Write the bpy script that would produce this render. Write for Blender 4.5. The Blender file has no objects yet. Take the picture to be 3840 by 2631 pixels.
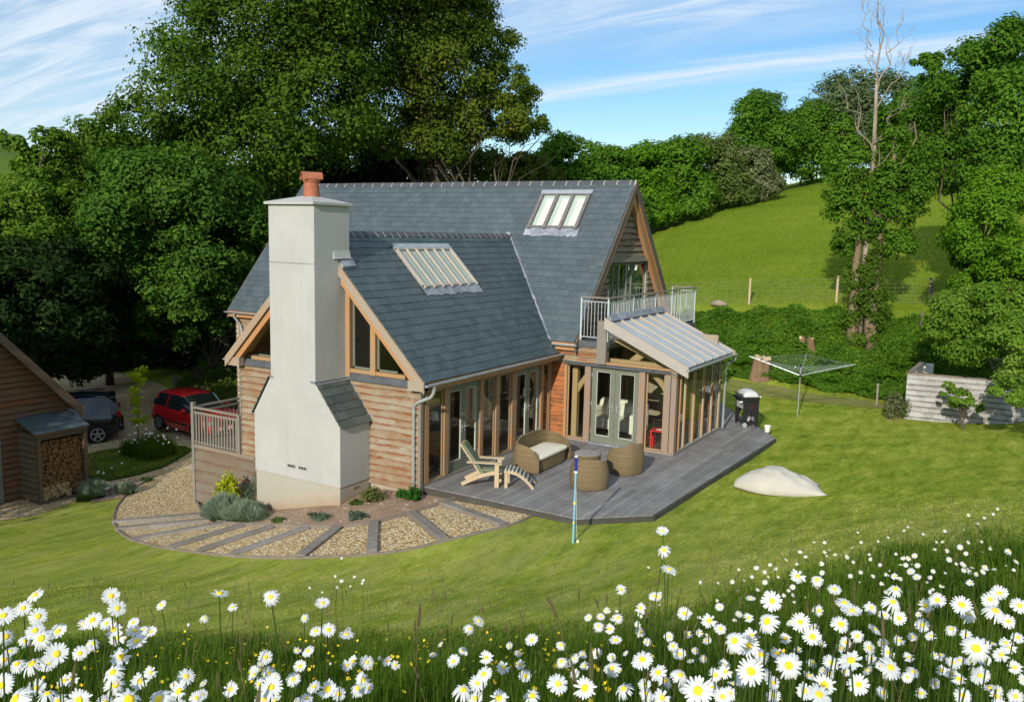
import bpy, bmesh, math, random
import numpy as np
from mathutils import Vector, Matrix
C = bpy.context.scene.collection
R_ = math.radians
random.seed(7)
rng = np.random.default_rng(7)

# ---------------------------------------------------------------- mesh builder
class MB:
    def __init__(s): s.v=[]; s.f=[]
    def add(s, vs, fs):
        b=len(s.v); s.v.extend([tuple(p) for p in vs]); s.f.extend([tuple(b+i for i in f) for f in fs]); return s
    def box(s,x0,x1,y0,y1,z0,z1):
        return s.add([(x0,y0,z0),(x1,y0,z0),(x1,y1,z0),(x0,y1,z0),(x0,y0,z1),(x1,y0,z1),(x1,y1,z1),(x0,y1,z1)],
                     [(0,3,2,1),(4,5,6,7),(0,1,5,4),(1,2,6,5),(2,3,7,6),(3,0,4,7)])
    def obox(s,o,ax,ay,az):
        # box from corner o with edge vectors
        o=Vector(o);ax=Vector(ax);ay=Vector(ay);az=Vector(az)
        P=[o,o+ax,o+ax+ay,o+ay]; P=P+[p+az for p in P]
        F=[(0,3,2,1),(4,5,6,7),(0,1,5,4),(1,2,6,5),(2,3,7,6),(3,0,4,7)]
        if ax.cross(ay).dot(az)<0: F=[f[::-1] for f in F]
        return s.add(P,F)
    def prism(s,poly,vec):
        n=len(poly); P=[Vector(p) for p in poly]; v=Vector(vec)
        nr=Vector((0,0,0))
        for i in range(n): nr+=P[i].cross(P[(i+1)%n])
        F=[tuple(range(n))[::-1],tuple(range(n,2*n))]+[(i,(i+1)%n,(i+1)%n+n,i+n) for i in range(n)]
        if nr.dot(v)<0: F=[f[::-1] for f in F]
        return s.add(P+[p+v for p in P],F)
    def bar(s,a,b,w,h=None,up=(0,0,1)):
        a=Vector(a);b=Vector(b);h=h or w;d=(b-a).normalized();u=Vector(up)
        if abs(d.dot(u))>.99: u=Vector((0,1,0))
        r=d.cross(u).normalized();u=r.cross(d)
        return s.obox(a-r*w/2-u*h/2,b-a,r*w,u*h)
    def tube(s,pts,rad,n=8,cap=True):
        P=[Vector(p) for p in pts]; m=len(P)
        rad=rad if hasattr(rad,'__len__') else [rad]*m
        b=len(s.v); prev=None
        for i,p in enumerate(P):
            d=(P[min(i+1,m-1)]-P[max(i-1,0)])
            d=d.normalized() if d.length>1e-9 else Vector((0,0,1))
            if prev is None:
                u=Vector((1,0,0)) if abs(d.x)<.9 else Vector((0,1,0)); u=(u-d*u.dot(d)).normalized()
            else:
                u=(prev-d*prev.dot(d)); u=u.normalized() if u.length>1e-6 else Vector((1,0,0))
            prev=u; w=d.cross(u)
            for k in range(n):
                a=2*math.pi*k/n; s.v.append(tuple(p+(u*math.cos(a)+w*math.sin(a))*rad[i]))
        for i in range(m-1):
            for k in range(n):
                k2=(k+1)%n; s.f.append((b+i*n+k,b+i*n+k2,b+(i+1)*n+k2,b+(i+1)*n+k))
        if cap:
            s.f.append(tuple(b+k for k in range(n))[::-1]); s.f.append(tuple(b+(m-1)*n+k for k in range(n)))
        return s
    def lathe(s,prof,c=(0,0,0),n=24,sx=1,sy=1):
        b=len(s.v)
        for r,z in prof:
            for k in range(n):
                a=2*math.pi*k/n; s.v.append((c[0]+r*sx*math.cos(a),c[1]+r*sy*math.sin(a),c[2]+z))
        for i in range(len(prof)-1):
            for k in range(n):
                k2=(k+1)%n; s.f.append((b+i*n+k,b+i*n+k2,b+(i+1)*n+k2,b+(i+1)*n+k))
        s.f.append(tuple(b+k for k in range(n))[::-1]); s.f.append(tuple(b+(len(prof)-1)*n+k for k in range(n)))
        return s
    def xf(s,M):
        s.v=[tuple(M@Vector(p)) for p in s.v]; return s

def obj(name,mb,mat,parent=None,smooth=False,bevel=0,**kw):
    me=bpy.data.meshes.new(name)
    if isinstance(mb,MB): me.from_pydata(mb.v,[],mb.f)
    else: me=mb
    me.update()
    if mat is not None:
        me.materials.clear(); me.materials.append(mat)
    if smooth:
        me.polygons.foreach_set('use_smooth',[True]*len(me.polygons))
        if smooth=='auto':
            me.set_sharp_from_angle(angle=R_(40))
    o=bpy.data.objects.new(name,me); link(o,parent)
    if bevel:
        m=o.modifiers.new('b','BEVEL'); m.width=bevel; m.segments=2; m.limit_method='ANGLE'
    tag(o,**kw)
    return o
def tag(o,label=None,cat=None,group=None,kind=None):
    if label: o['label']=label
    if cat: o['category']=cat
    if group: o['group']=group
    if kind: o['kind']=kind
    return o
def empty(name,loc=(0,0,0),rz=0,local=False,**kw):
    # local=True: the parts are modelled in the thing's own coordinates
    o=bpy.data.objects.new(name,None); C.objects.link(o)
    o.empty_display_size=.1
    o.location=loc; o.rotation_euler=(0,0,rz); o.matrix_world=Matrix.Translation(loc)@Matrix.Rotation(rz,4,'Z')
    if local: _LOC.add(o.name)
    tag(o,**kw); return o
_LOC=set()
def link(o,parent=None):
    C.objects.link(o)
    if parent is not None:
        o.parent=parent
        root=parent
        while root.parent is not None: root=root.parent
        if parent is root and parent.name not in _LOC and parent.type=='EMPTY':
            o.matrix_parent_inverse=Matrix.Translation(-Vector(parent.location)) if parent.rotation_euler.z==0 else (Matrix.Translation(parent.location)@Matrix.Rotation(parent.rotation_euler.z,4,'Z')).inverted()
    return o
def copy_tree(o,parent=None,**kw):
    c=o.copy(); C.objects.link(c)
    if parent is not None: c.parent=parent
    for ch in list(o.children): copy_tree(ch,c)
    tag(c,**kw); return c
def raw_mesh(name,V,F3=None,F4=None):
    """fast mesh from numpy arrays"""
    me=bpy.data.meshes.new(name); V=np.asarray(V,np.float32)
    n3=0 if F3 is None else len(F3); n4=0 if F4 is None else len(F4)
    me.vertices.add(len(V)); me.vertices.foreach_set('co',V.ravel())
    li=[];st=[];tot=[]
    if n4: li.append(np.asarray(F4,np.int32).ravel())
    if n3: li.append(np.asarray(F3,np.int32).ravel())
    L=np.concatenate(li); me.loops.add(len(L)); me.loops.foreach_set('vertex_index',L)
    me.polygons.add(n3+n4)
    starts=np.concatenate([np.arange(n4)*4, n4*4+np.arange(n3)*3]).astype(np.int32)
    me.polygons.foreach_set('loop_start',starts)
    me.update(calc_edges=True); me.validate()
    return me

# ---------------------------------------------------------------- materials
class M:
    def __init__(s,name,rough=.6,spec=.4,**kw):
        s.m=bpy.data.materials.new(name); s.m.use_nodes=True; s.t=s.m.node_tree; s.n=s.t.nodes
        s.b=s.n['Principled BSDF']; s.out=s.n['Material Output']
        s.b.inputs['Roughness'].default_value=rough; s.b.inputs['Specular IOR Level'].default_value=spec
        for k,v in kw.items(): s.b.inputs[k.replace('_',' ')].default_value=v
    def node(s,typ,**kw):
        n=s.n.new(typ)
        for k,v in kw.items():
            if k.startswith('i_'):
                key=k[2:]; key=int(key) if key.isdigit() else key.replace('_',' ')
                s.put(n.inputs[key],v)
            else: setattr(n,k,v)
        return n
    def put(s,inp,v):
        if isinstance(v,bpy.types.NodeSocket): s.t.links.new(v,inp)
        elif isinstance(v,bpy.types.Node): s.t.links.new(v.outputs[0],inp)
        else:
            if isinstance(v,(tuple,list)) and len(v)==3 and inp.type=='RGBA': v=(*v,1)
            inp.default_value=v
    def coord(s,scale=(1,1,1),kind='Object',rot=(0,0,0),loc=(0,0,0)):
        if not hasattr(s,'_tc'): s._tc=s.node('ShaderNodeTexCoord')
        mp=s.node('ShaderNodeMapping'); s.put(mp.inputs[0],s._tc.outputs[kind]); mp.inputs['Scale'].default_value=scale
        mp.inputs['Rotation'].default_value=rot; mp.inputs['Location'].default_value=loc
        return mp.outputs[0]
    def noise(s,vec,scale=5,detail=4,rough=.6,dist=0):
        n=s.node('ShaderNodeTexNoise'); s.put(n.inputs['Vector'],vec); n.inputs['Scale'].default_value=scale
        n.inputs['Detail'].default_value=detail; n.inputs['Roughness'].default_value=rough; n.inputs['Distortion'].default_value=dist
        return n.outputs['Fac']
    def ramp(s,fac,stops,interp='LINEAR'):
        r=s.node('ShaderNodeValToRGB'); s.put(r.inputs[0],fac); e=r.color_ramp.elements; r.color_ramp.interpolation=interp
        while len(e)<len(stops): e.new(.5)
        for el,(p,c) in zip(e,stops):
            el.position=p; el.color=(*c,1) if len(c)==3 else c
        return r.outputs[0]
    def fr(s,fac,a,b):
        r=s.node('ShaderNodeMapRange'); s.put(r.inputs[0],fac); r.inputs[1].default_value=a; r.inputs[2].default_value=b; return r.outputs[0]
    def mix(s,f,a,b,mode='MIX'):
        n=s.node('ShaderNodeMix',data_type='RGBA',blend_type=mode); s.put(n.inputs[0],f); s.put(n.inputs[6],a); s.put(n.inputs[7],b); return n.outputs[2]
    def math(s,op,a,b=0.,c=None):
        n=s.node('ShaderNodeMath',operation=op); s.put(n.inputs[0],a); s.put(n.inputs[1],b)
        if c is not None: s.put(n.inputs[2],c)
        return n.outputs[0]
    def rpi(s):
        return s.node('ShaderNodeNewGeometry').outputs['Random Per Island']
    def bump(s,h,strength=.3,dist=.01):
        n=s.node('ShaderNodeBump'); s.put(n.inputs['Height'],h); n.inputs['Strength'].default_value=strength; n.inputs['Distance'].default_value=dist
        s.put(s.b.inputs['Normal'],n.outputs[0]); return s
    def col(s,c): s.put(s.b.inputs['Base Color'],c); return s
    def xyz(s,vec):
        n=s.node('ShaderNodeSeparateXYZ'); s.put(n.inputs[0],vec); return n.outputs

def plain(name,c,rough=.6,spec=.4,var=.12,scale=6,bump=.1,**kw):
    m=M(name,rough,spec,**kw); v=m.coord(); f=m.noise(v,scale,5)
    m.col(m.mix(m.fr(f,.3,.7),tuple(x*(1-var) for x in c),tuple(min(1,x*(1+var)) for x in c)))
    if bump: m.bump(m.noise(v,scale*12,3),bump,.005)
    return m.m
def wood(name,stops,scale=(1,1,1),rough=.75,patch=.8,isl=.35,bump=.4,grain=30,lap=None):
    """weathered timber; `scale` is small along the grain; stops=(fresh, mid, grey)"""
    m=M(name,rough,.25)
    v=m.coord(scale); w=m.coord((patch,patch,patch*1.6))
    a=m.noise(v,4,6,.65,.3); b=m.noise(w,1.2,3); r=m.rpi()
    t=m.math('ADD',m.math('MULTIPLY',m.fr(a,.36,.64),.5),m.math('MULTIPLY',m.fr(b,.38,.62),.5))
    t=m.math('ADD',t,m.math('MULTIPLY',m.math('SUBTRACT',r,.5),isl))
    c=m.ramp(t,[(0,stops[0]),(.5,stops[1]),(1,stops[2])])
    g=m.noise(v,grain,4,.7)
    c=m.mix(m.fr(g,.35,.75),c,tuple(x*.55 for x in stops[1]),'MIX') if False else m.mix(m.math('MULTIPLY',m.fr(g,.45,.8),.4),c,tuple(x*.4 for x in stops[1]))
    if lap:   # sheltered strip stays rusty, lip silvers; the band also paints in lap shadow lines
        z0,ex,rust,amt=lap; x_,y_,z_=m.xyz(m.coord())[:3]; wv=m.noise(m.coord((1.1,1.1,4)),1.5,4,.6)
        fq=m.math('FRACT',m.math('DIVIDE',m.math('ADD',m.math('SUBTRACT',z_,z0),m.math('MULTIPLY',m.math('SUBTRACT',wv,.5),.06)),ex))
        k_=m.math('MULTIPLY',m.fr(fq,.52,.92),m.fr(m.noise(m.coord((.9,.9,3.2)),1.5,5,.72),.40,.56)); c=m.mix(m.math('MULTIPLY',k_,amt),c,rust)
    m.col(c); m.bump(g,bump,.004)
    return m.m
# fresh orange oak, half weathered, silver
OR=(.46,.19,.07); TAN=(.42,.27,.15); GR=(.27,.235,.195)
mt={}
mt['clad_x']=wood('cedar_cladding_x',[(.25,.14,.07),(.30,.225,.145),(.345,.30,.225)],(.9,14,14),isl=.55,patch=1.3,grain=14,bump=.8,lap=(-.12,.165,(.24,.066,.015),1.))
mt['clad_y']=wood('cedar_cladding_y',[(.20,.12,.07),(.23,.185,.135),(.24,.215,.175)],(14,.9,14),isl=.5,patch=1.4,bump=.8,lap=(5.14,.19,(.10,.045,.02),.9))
mt['clad_orange']=wood('cedar_fresh',[(.46,.155,.045),(.38,.14,.05),(.20,.09,.04)],(1,12,3),isl=.8,patch=2)
mt['oak_z']=wood('oak_upright',[(.40,.20,.085),(.34,.225,.13),(.25,.215,.17)],(9,9,.6),isl=.7)
mt['oak_o']=wood('oak_golden',[(.44,.22,.085),(.42,.25,.12),(.34,.24,.15)],(9,9,.6),isl=.5)
mt['oak_y']=wood('oak_rail',[(.34,.235,.15),(.30,.24,.18),(.26,.235,.20)],(9,.6,9),isl=.5)
mt['oak_r']=wood('oak_rafter',[(.50,.22,.08),(.47,.25,.11),(.40,.27,.16)],(3,3,3),isl=.4)
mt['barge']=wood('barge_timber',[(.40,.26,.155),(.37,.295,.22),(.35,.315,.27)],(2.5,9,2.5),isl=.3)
mt['silver_bar']=wood('silvered_bar',[(.44,.38,.32),(.42,.385,.34),(.38,.36,.33)],(2,2,2),isl=.3)
mt['oak_grey_z']=wood('oak_greying_upright',[(.34,.20,.12),(.30,.235,.18),(.27,.24,.205)],(9,9,.6),isl=.6)
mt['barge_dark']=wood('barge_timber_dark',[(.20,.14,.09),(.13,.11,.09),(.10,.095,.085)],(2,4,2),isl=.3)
mt['oak_in']=wood('oak_frame_inside',[(.50,.33,.16),(.46,.32,.17),(.40,.29,.16)],(3,3,3),isl=.2)
mt['grey_wood']=wood('silvered_timber',[(.30,.23,.165),(.255,.215,.17),(.22,.195,.165)],(.8,8,8),isl=.5)
mt['grey_wood_z']=wood('silvered_timber_upright',[(.25,.22,.175),(.235,.215,.18),(.21,.2,.175)],(8,8,.8),isl=.4)
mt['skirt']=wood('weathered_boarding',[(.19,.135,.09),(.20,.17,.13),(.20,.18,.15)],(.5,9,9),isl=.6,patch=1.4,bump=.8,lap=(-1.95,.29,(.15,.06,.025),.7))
mt['sleeper']=wood('oak_sleeper',[(.17,.148,.12),(.225,.205,.18),(.29,.275,.25)],(2,2,8),isl=.3,bump=.6)
mt['edging']=wood('path_edging',[(.19,.155,.12),(.23,.195,.155),(.28,.24,.2)],(3,3,8),isl=.3)
mt['deckfascia']=wood('deck_fascia',[(.09,.08,.06),(.07,.065,.055),(.10,.095,.085)],(3,3,8),isl=.3)
mt['shingle']=wood('silver_shingle',[(.31,.29,.27),(.39,.38,.365),(.47,.465,.455)],(2,8,8),isl=.7,lap=(-.35,.183,(.12,.10,.09),.9))  # dark lap lines are the shadow under each course, painted into the colour
mt['teak']=wood('pale_teak',[(.60,.44,.25),(.56,.43,.27),(.48,.39,.27)],(3,3,3),isl=.3,bump=.2)
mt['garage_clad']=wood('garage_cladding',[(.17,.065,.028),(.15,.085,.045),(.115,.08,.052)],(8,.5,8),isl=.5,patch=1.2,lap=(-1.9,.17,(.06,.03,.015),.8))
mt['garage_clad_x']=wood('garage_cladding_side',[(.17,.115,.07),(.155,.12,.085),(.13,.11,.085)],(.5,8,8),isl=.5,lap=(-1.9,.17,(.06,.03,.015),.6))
mt['garage_barge']=wood('garage_barge',[(.16,.085,.045),(.13,.09,.06),(.10,.085,.07)],(8,.8,8),isl=.5)

def deckmat():
    m=M('deck_board',.8,.2); v=m.coord((10,.8,10)); r=m.rpi(); a=m.noise(v,4,6,.7,.4); p=m.noise(m.coord(),1.3,5,.65)
    t=m.math('ADD',m.math('MULTIPLY',m.fr(a,.25,.75),.4),m.math('MULTIPLY',r,.3)); t=m.math('ADD',t,m.math('MULTIPLY',m.fr(p,.35,.7),.35))
    c=m.ramp(t,[(0,(.115,.108,.10)),(.45,(.205,.198,.19)),(.8,(.29,.284,.275)),(1,(.40,.395,.38))])
    s=m.noise(m.coord((14,2.5,14)),6,5,.7); c=m.mix(m.math('MULTIPLY',m.fr(s,.58,.72),.6),c,(.38,.37,.35))
    m.col(c).bump(m.noise(v,30,3),.4,.004); return m.m
mt['deck']=deckmat()
def slate(name,c0,c1,c2,rough=.42):
    m=M(name,rough,.5); r=m.rpi(); v=m.coord((1,1,1)); p=m.noise(v,.7,4); f=m.noise(v,14,5,.7)
    t=m.math('ADD',m.math('MULTIPLY',r,.55),m.math('MULTIPLY',m.fr(p,.3,.7),.45)); t=m.math('ADD',t,m.math('MULTIPLY',m.math('SUBTRACT',f,.5),.5))
    c=m.ramp(t,[(0,c0),(.5,c1),(1,c2)])
    s=m.noise(m.coord((1.0,5,1)),2.2,6,.75); c=m.mix(m.math('MULTIPLY',m.fr(s,.60,.76),.42),c,(.3,.32,.33)); mo=m.noise(v,5.5,5,.7); c=m.mix(m.math('MULTIPLY',m.fr(mo,.66,.76),.5),c,(.13,.15,.10))
    m.col(c); m.bump(f,.35,.006)
    m.put(m.b.inputs['Roughness'],m.ramp(m.noise(v,3,4),[(0,(rough-.1,)*3),(1,(rough+.2,)*3)])); return m.m
mt['slate']=slate('roof_slate',(.055,.078,.088),(.073,.098,.108),(.098,.122,.13))
mt['slate_wing']=slate('wing_slate',(.032,.055,.060),(.050,.078,.085),(.075,.105,.11))
mt['slate_edge']=plain('slate_edge_bloom',(.20,.235,.24),.8,.3,.3,9)
mt['slate_g']=slate('shoulder_slate',(.05,.065,.06),(.075,.095,.09),(.12,.14,.125))
mt['ridge']=slate('ridge_tile',(.05,.055,.062),(.065,.07,.08),(.085,.09,.10),.6)
mt['mortar']=plain('ridge_mortar',(.52,.50,.43),.9)
def lead():
    m=M('lead_flashing',.5,.5,Metallic=.35); v=m.coord((1,1,1)); a=m.noise(v,3,6,.7,.4); b=m.noise(v,18,4)
    m.col(m.ramp(m.math('ADD',m.math('MULTIPLY',a,.7),m.math('MULTIPLY',b,.3)),[(.3,(.16,.17,.20)),(.5,(.30,.32,.36)),(.66,(.55,.57,.62)),(.8,(.75,.76,.80))])); m.bump(b,.3,.006); return m.m
mt['lead']=lead()
mt['lead_dark']=plain('lead_sill',(.085,.095,.102),.5,.5,.3,4)
def render_():
    m=M('painted_render',.9,.15); v=m.coord(); a=m.noise(v,1.1,6,.6); g=m.noise(v,60,3); z=m.xyz(v)[2]
    c=m.mix(m.fr(a,.3,.7),(.415,.417,.40),(.47,.473,.457)); st=m.noise(m.coord((5,5,.35)),1.6,5,.7); c=m.mix(m.math('MULTIPLY',m.fr(st,.52,.75),.22),c,(.27,.26,.22)); bl=m.noise(v,2.6,5,.6); c=m.mix(m.math('MULTIPLY',m.fr(bl,.62,.75),.35),c,(.56,.55,.52)); m.col(c).bump(g,.5,.006); return m.m
mt['render']=render_()
def plinth():
    m=M('rendered_plinth',.92,.15); v=m.coord(); a=m.noise(v,1.6,6,.65); x,y,z=m.xyz(v)[:3]
    # soil splash line that follows the sloping ground
    h=m.math('ADD',z,m.math('MULTIPLY',x,-.22)); h=m.math('ADD',h,m.math('MULTIPLY',a,.55))
    c=m.ramp(m.fr(h,-.05,.75),[(0,(.30,.20,.125)),(.3,(.36,.28,.19)),(.6,(.40,.365,.29)),(1,(.40,.385,.325))]); m.col(c).bump(m.noise(v,60,3),.4,.006); return m.m
mt['plinth']=plinth()
mt['terracotta']=plain('terracotta',(.36,.13,.07),.8,.3,.2,8)
mt['sage']=plain('sage_paint',(.165,.18,.135),.55,.3,.08,3,bump=.03)
mt['sage_pale']=plain('pale_frame',(.55,.58,.50),.5,.4,.08,3,bump=.03)
mt['grey_frame']=plain('rooflight_frame',(.17,.15,.15),.6,.4,.2,8)
mt['galv']=plain('galvanised_steel',(.50,.53,.54),.38,.5,.15,9,bump=.05,Metallic=.6)
mt['galv_paint']=plain('galvanised_rail',(.55,.60,.61),.45,.5,.1,9,bump=.03,Metallic=.3)
mt['dark_iron']=plain('dark_air_brick',(.05,.05,.055),.6)
mt['airbrick']=plain('clay_air_brick',(.25,.17,.12),.9)
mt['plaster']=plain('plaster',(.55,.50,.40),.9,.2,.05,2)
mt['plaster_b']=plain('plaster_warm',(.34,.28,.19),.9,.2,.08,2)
mt['floor_in']=wood('interior_floor',[(.10,.075,.05),(.12,.09,.06),(.15,.12,.08)],(1,6,1),rough=.35)
mt['white_cloth']=plain('cream_upholstery',(.80,.77,.66),.95,.1,.06,12,bump=.2)
mt['leather']=plain('brown_leather',(.10,.045,.025),.45,.5,.2,9)
mt['pink']=plain('pink_cushion',(.62,.36,.38),.95,.1,.12,30)
mt['red_paint']=plain('red_painted_wood',(.75,.03,.025),.4,.4,.05)
mt['grey_cushion']=plain('grey_cushion',(.14,.14,.14),.95,.1)
def glass(name,tint=(1,1,1),rough=0.,ior=1.5,boost=.0):
    m=bpy.data.materials.new(name); m.use_nodes=True; t=m.node_tree; t.nodes.clear()
    o=t.nodes.new('ShaderNodeOutputMaterial'); mx=t.nodes.new('ShaderNodeMixShader'); tr=t.nodes.new('ShaderNodeBsdfTransparent'); gl=t.nodes.new('ShaderNodeBsdfGlossy'); f=t.nodes.new('ShaderNodeFresnel')
    f.inputs[0].default_value=ior; gl.inputs['Roughness'].default_value=rough; tr.inputs[0].default_value=(*tint,1)
    mm=t.nodes.new('ShaderNodeMath'); mm.operation='ADD'; mm.inputs[1].default_value=boost; mm.use_clamp=True
    # one reflection per pane: its inner face only lets light through
    ge=t.nodes.new('ShaderNodeNewGeometry'); iv=t.nodes.new('ShaderNodeMath'); iv.operation='SUBTRACT'; iv.inputs[0].default_value=1; t.links.new(ge.outputs['Backfacing'],iv.inputs[1]); mu=t.nodes.new('ShaderNodeMath'); mu.operation='MULTIPLY'; t.links.new(iv.outputs[0],mu.inputs[1])
    t.links.new(f.outputs[0],mm.inputs[0]); t.links.new(mm.outputs[0],mu.inputs[0]); t.links.new(mu.outputs[0],mx.inputs[0]); t.links.new(tr.outputs[0],mx.inputs[1]); t.links.new(gl.outputs[0],mx.inputs[2]); t.links.new(mx.outputs[0],o.inputs[0]); return m
mt['glass']=glass('window_glass',(.96,.98,.95),ior=1.5,boost=.04)
mt['glass_dark']=glass('tinted_glass',(.72,.80,.76),ior=1.6,boost=.30)
mt['blind']=plain('rooflight_blind',(.52,.58,.56),.7,.3,.05,2,bump=0)
mt['polycarb']=plain('milky_roof_glazing',(.40,.44,.46),.28,.5,.10,2.5,bump=.02)
def wicker():
    m=M('wicker_weave',.6,.35); 
    u=m.node('ShaderNodeTexCoord').outputs['Object']; x,y,z=m.xyz(u)[:3]
    ang=m.math('ARCTAN2',y,x)
    w1=m.math('SINE',m.math('MULTIPLY',ang,90.)); w2=m.math('SINE',m.math('MULTIPLY',z,330.))
    h=m.math('MULTIPLY',w1,w2); band=m.noise(m.coord((.3,.3,26)),1.,3,.7); n=m.noise(m.coord(),40,2)
    c=m.ramp(m.math('ADD',m.math('MULTIPLY',band,.7),m.math('MULTIPLY',n,.3)),[(.3,(.15,.105,.05)),(.5,(.235,.17,.085)),(.7,(.33,.25,.13))])
    c=m.mix(m.math('MULTIPLY',m.fr(h,-.1,-.9),.6),c,(.03,.02,.01)); m.col(c).bump(h,.7,.006); return m.m
mt['wicker']=wicker()
def tabletop():
    m=M('frosted_glass_top',.25,.5); m.col(m.mix(m.fr(m.noise(m.coord(),4,4),.3,.7),(.22,.21,.20),(.36,.36,.36))); return m.m
mt['tabletop']=tabletop()
mt['cushion']=plain('cream_cushion',(.72,.68,.55),.95,.1,.04,10,bump=.15)
mt['sage_cushion']=plain('sage_cushion',(.17,.20,.13),.95,.1,.1,14,bump=.2)
def stripes():
    m=M('striped_cushion',.95,.1); x=m.xyz(m.coord())[0]; s=m.math('SINE',m.math('MULTIPLY',x,75.)); m.col(m.ramp(m.fr(s,-1,1),[(0,(.07,.07,.055)),(.4,(.14,.15,.12)),(.65,(.32,.33,.27)),(1,(.5,.5,.44))])); return m.m
mt['stripes']=stripes()
mt['white_plastic']=plain('white_plastic',(.78,.78,.74),.45,.4,.03)
mt['light_alloy']=plain('silver_cast_lid',(.62,.64,.62),.4,.5,.05,Metallic=.2)
mt['black']=plain('black_plastic',(.015,.015,.017),.5,.4,.1)
mt['grey_plastic']=plain('grey_plastic',(.34,.37,.39),.5,.4,.05)
mt['blue']=plain('blue_grip',(.015,.03,.30),.5,.4,.05)
mt['lightblue']=plain('pale_blue_pole',(.22,.50,.68),.4,.5,.05)
mt['yellow']=plain('yellow_plastic',(.75,.62,.08),.5)
mt['ball']=plain('tennis_ball',(.70,.72,.45),.9)
def bean():
    m=M('beige_canvas',.95,.1); v=m.coord(); a=m.noise(v,1.5,4); s=m.math('SINE',m.math('MULTIPLY',m.xyz(m.coord(rot=(0,0,.6)))[1],420.))
    m.col(m.mix(m.fr(a,.3,.7),(.48,.455,.39),(.55,.525,.455))).bump(m.math('ADD',m.noise(v,5,5),m.math('MULTIPLY',s,.05)),.5,.05); return m.m
mt['bean']=bean()
def paint(name,c): return plain(name,c,.22,.6,.05,2,bump=0,Coat_Weight=.6,Coat_Roughness=.08)
mt['car_red']=paint('red_car_paint',(.62,.012,.018))
mt['car_black']=paint('dark_car_paint',(.010,.013,.020))
mt['tyre']=plain('tyre_rubber',(.018,.018,.018),.85,.2)
mt['alloy']=plain('alloy_wheel',(.55,.56,.58),.35,.5,.05,Metallic=.7)
mt['redlens']=plain('red_lens',(.35,.01,.01),.2,.5,.02,bump=0)
mt['orangelens']=plain('orange_lens',(.7,.22,.02),.2,.5,.02,bump=0)
mt['lens']=plain('clear_lens',(.75,.78,.8),.15,.6,.02,bump=0)
mt['stone']=plain('staddle_limestone',(.23,.225,.19),.95,.1,.3,9,bump=.6)
mt['birdseed']=plain('cut_log_face',(.52,.38,.22),.9,.2,.25,14)
def bark(name,a,b,sc=3):
    m=M(name,.95,.15); v=m.coord((1,1,.25)); f=m.noise(v,sc,7,.7,.5); m.col(m.ramp(f,[(.3,a),(.7,b)])).bump(m.noise(v,sc*3,5,.7),.8,.04); return m.m
mt['bark']=bark('tree_bark',(.045,.035,.025),(.14,.115,.085))
mt['bark_pale']=bark('pale_bark',(.16,.13,.09),(.33,.27,.19))
mt['bark_dead']=bark('dead_wood',(.24,.20,.15),(.42,.36,.28))
mt['bark_ivy']=bark('ivied_bark',(.13,.10,.06),(.28,.21,.13))
mt['cutwood']=plain('cut_wood',(.50,.38,.24),.9,.2,.2,12)
mt['stumpbark']=bark('stump_bark',(.11,.07,.04),(.30,.20,.12),6)

def leafmat(name,a,b,c=None,trans=.35,rough=.7,spec=.12,sc=.35):
    """leaf: colour differs leaf by leaf and in broad drifts through the crown"""
    m=M(name,rough,spec); r=m.rpi(); n=m.noise(m.coord(),sc,3)
    t=m.math('ADD',m.math('MULTIPLY',r,.55),m.math('MULTIPLY',m.fr(n,.3,.7),.45))
    st=[(0,a),(.75,b),(1,c or tuple(x*1.25 for x in b))]
    col=m.ramp(t,st); m.col(col)
    tr=m.node('ShaderNodeBsdfTranslucent'); m.put(tr.inputs[0],m.mix(1.,col,(1.0,1.25,.45),'MULTIPLY'))
    mx=m.node('ShaderNodeMixShader'); mx.inputs[0].default_value=trans
    m.put(mx.inputs[1],m.b.outputs[0]); m.put(mx.inputs[2],tr.outputs[0]); m.put(m.out.inputs[0],mx.outputs[0]); return m.m
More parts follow.
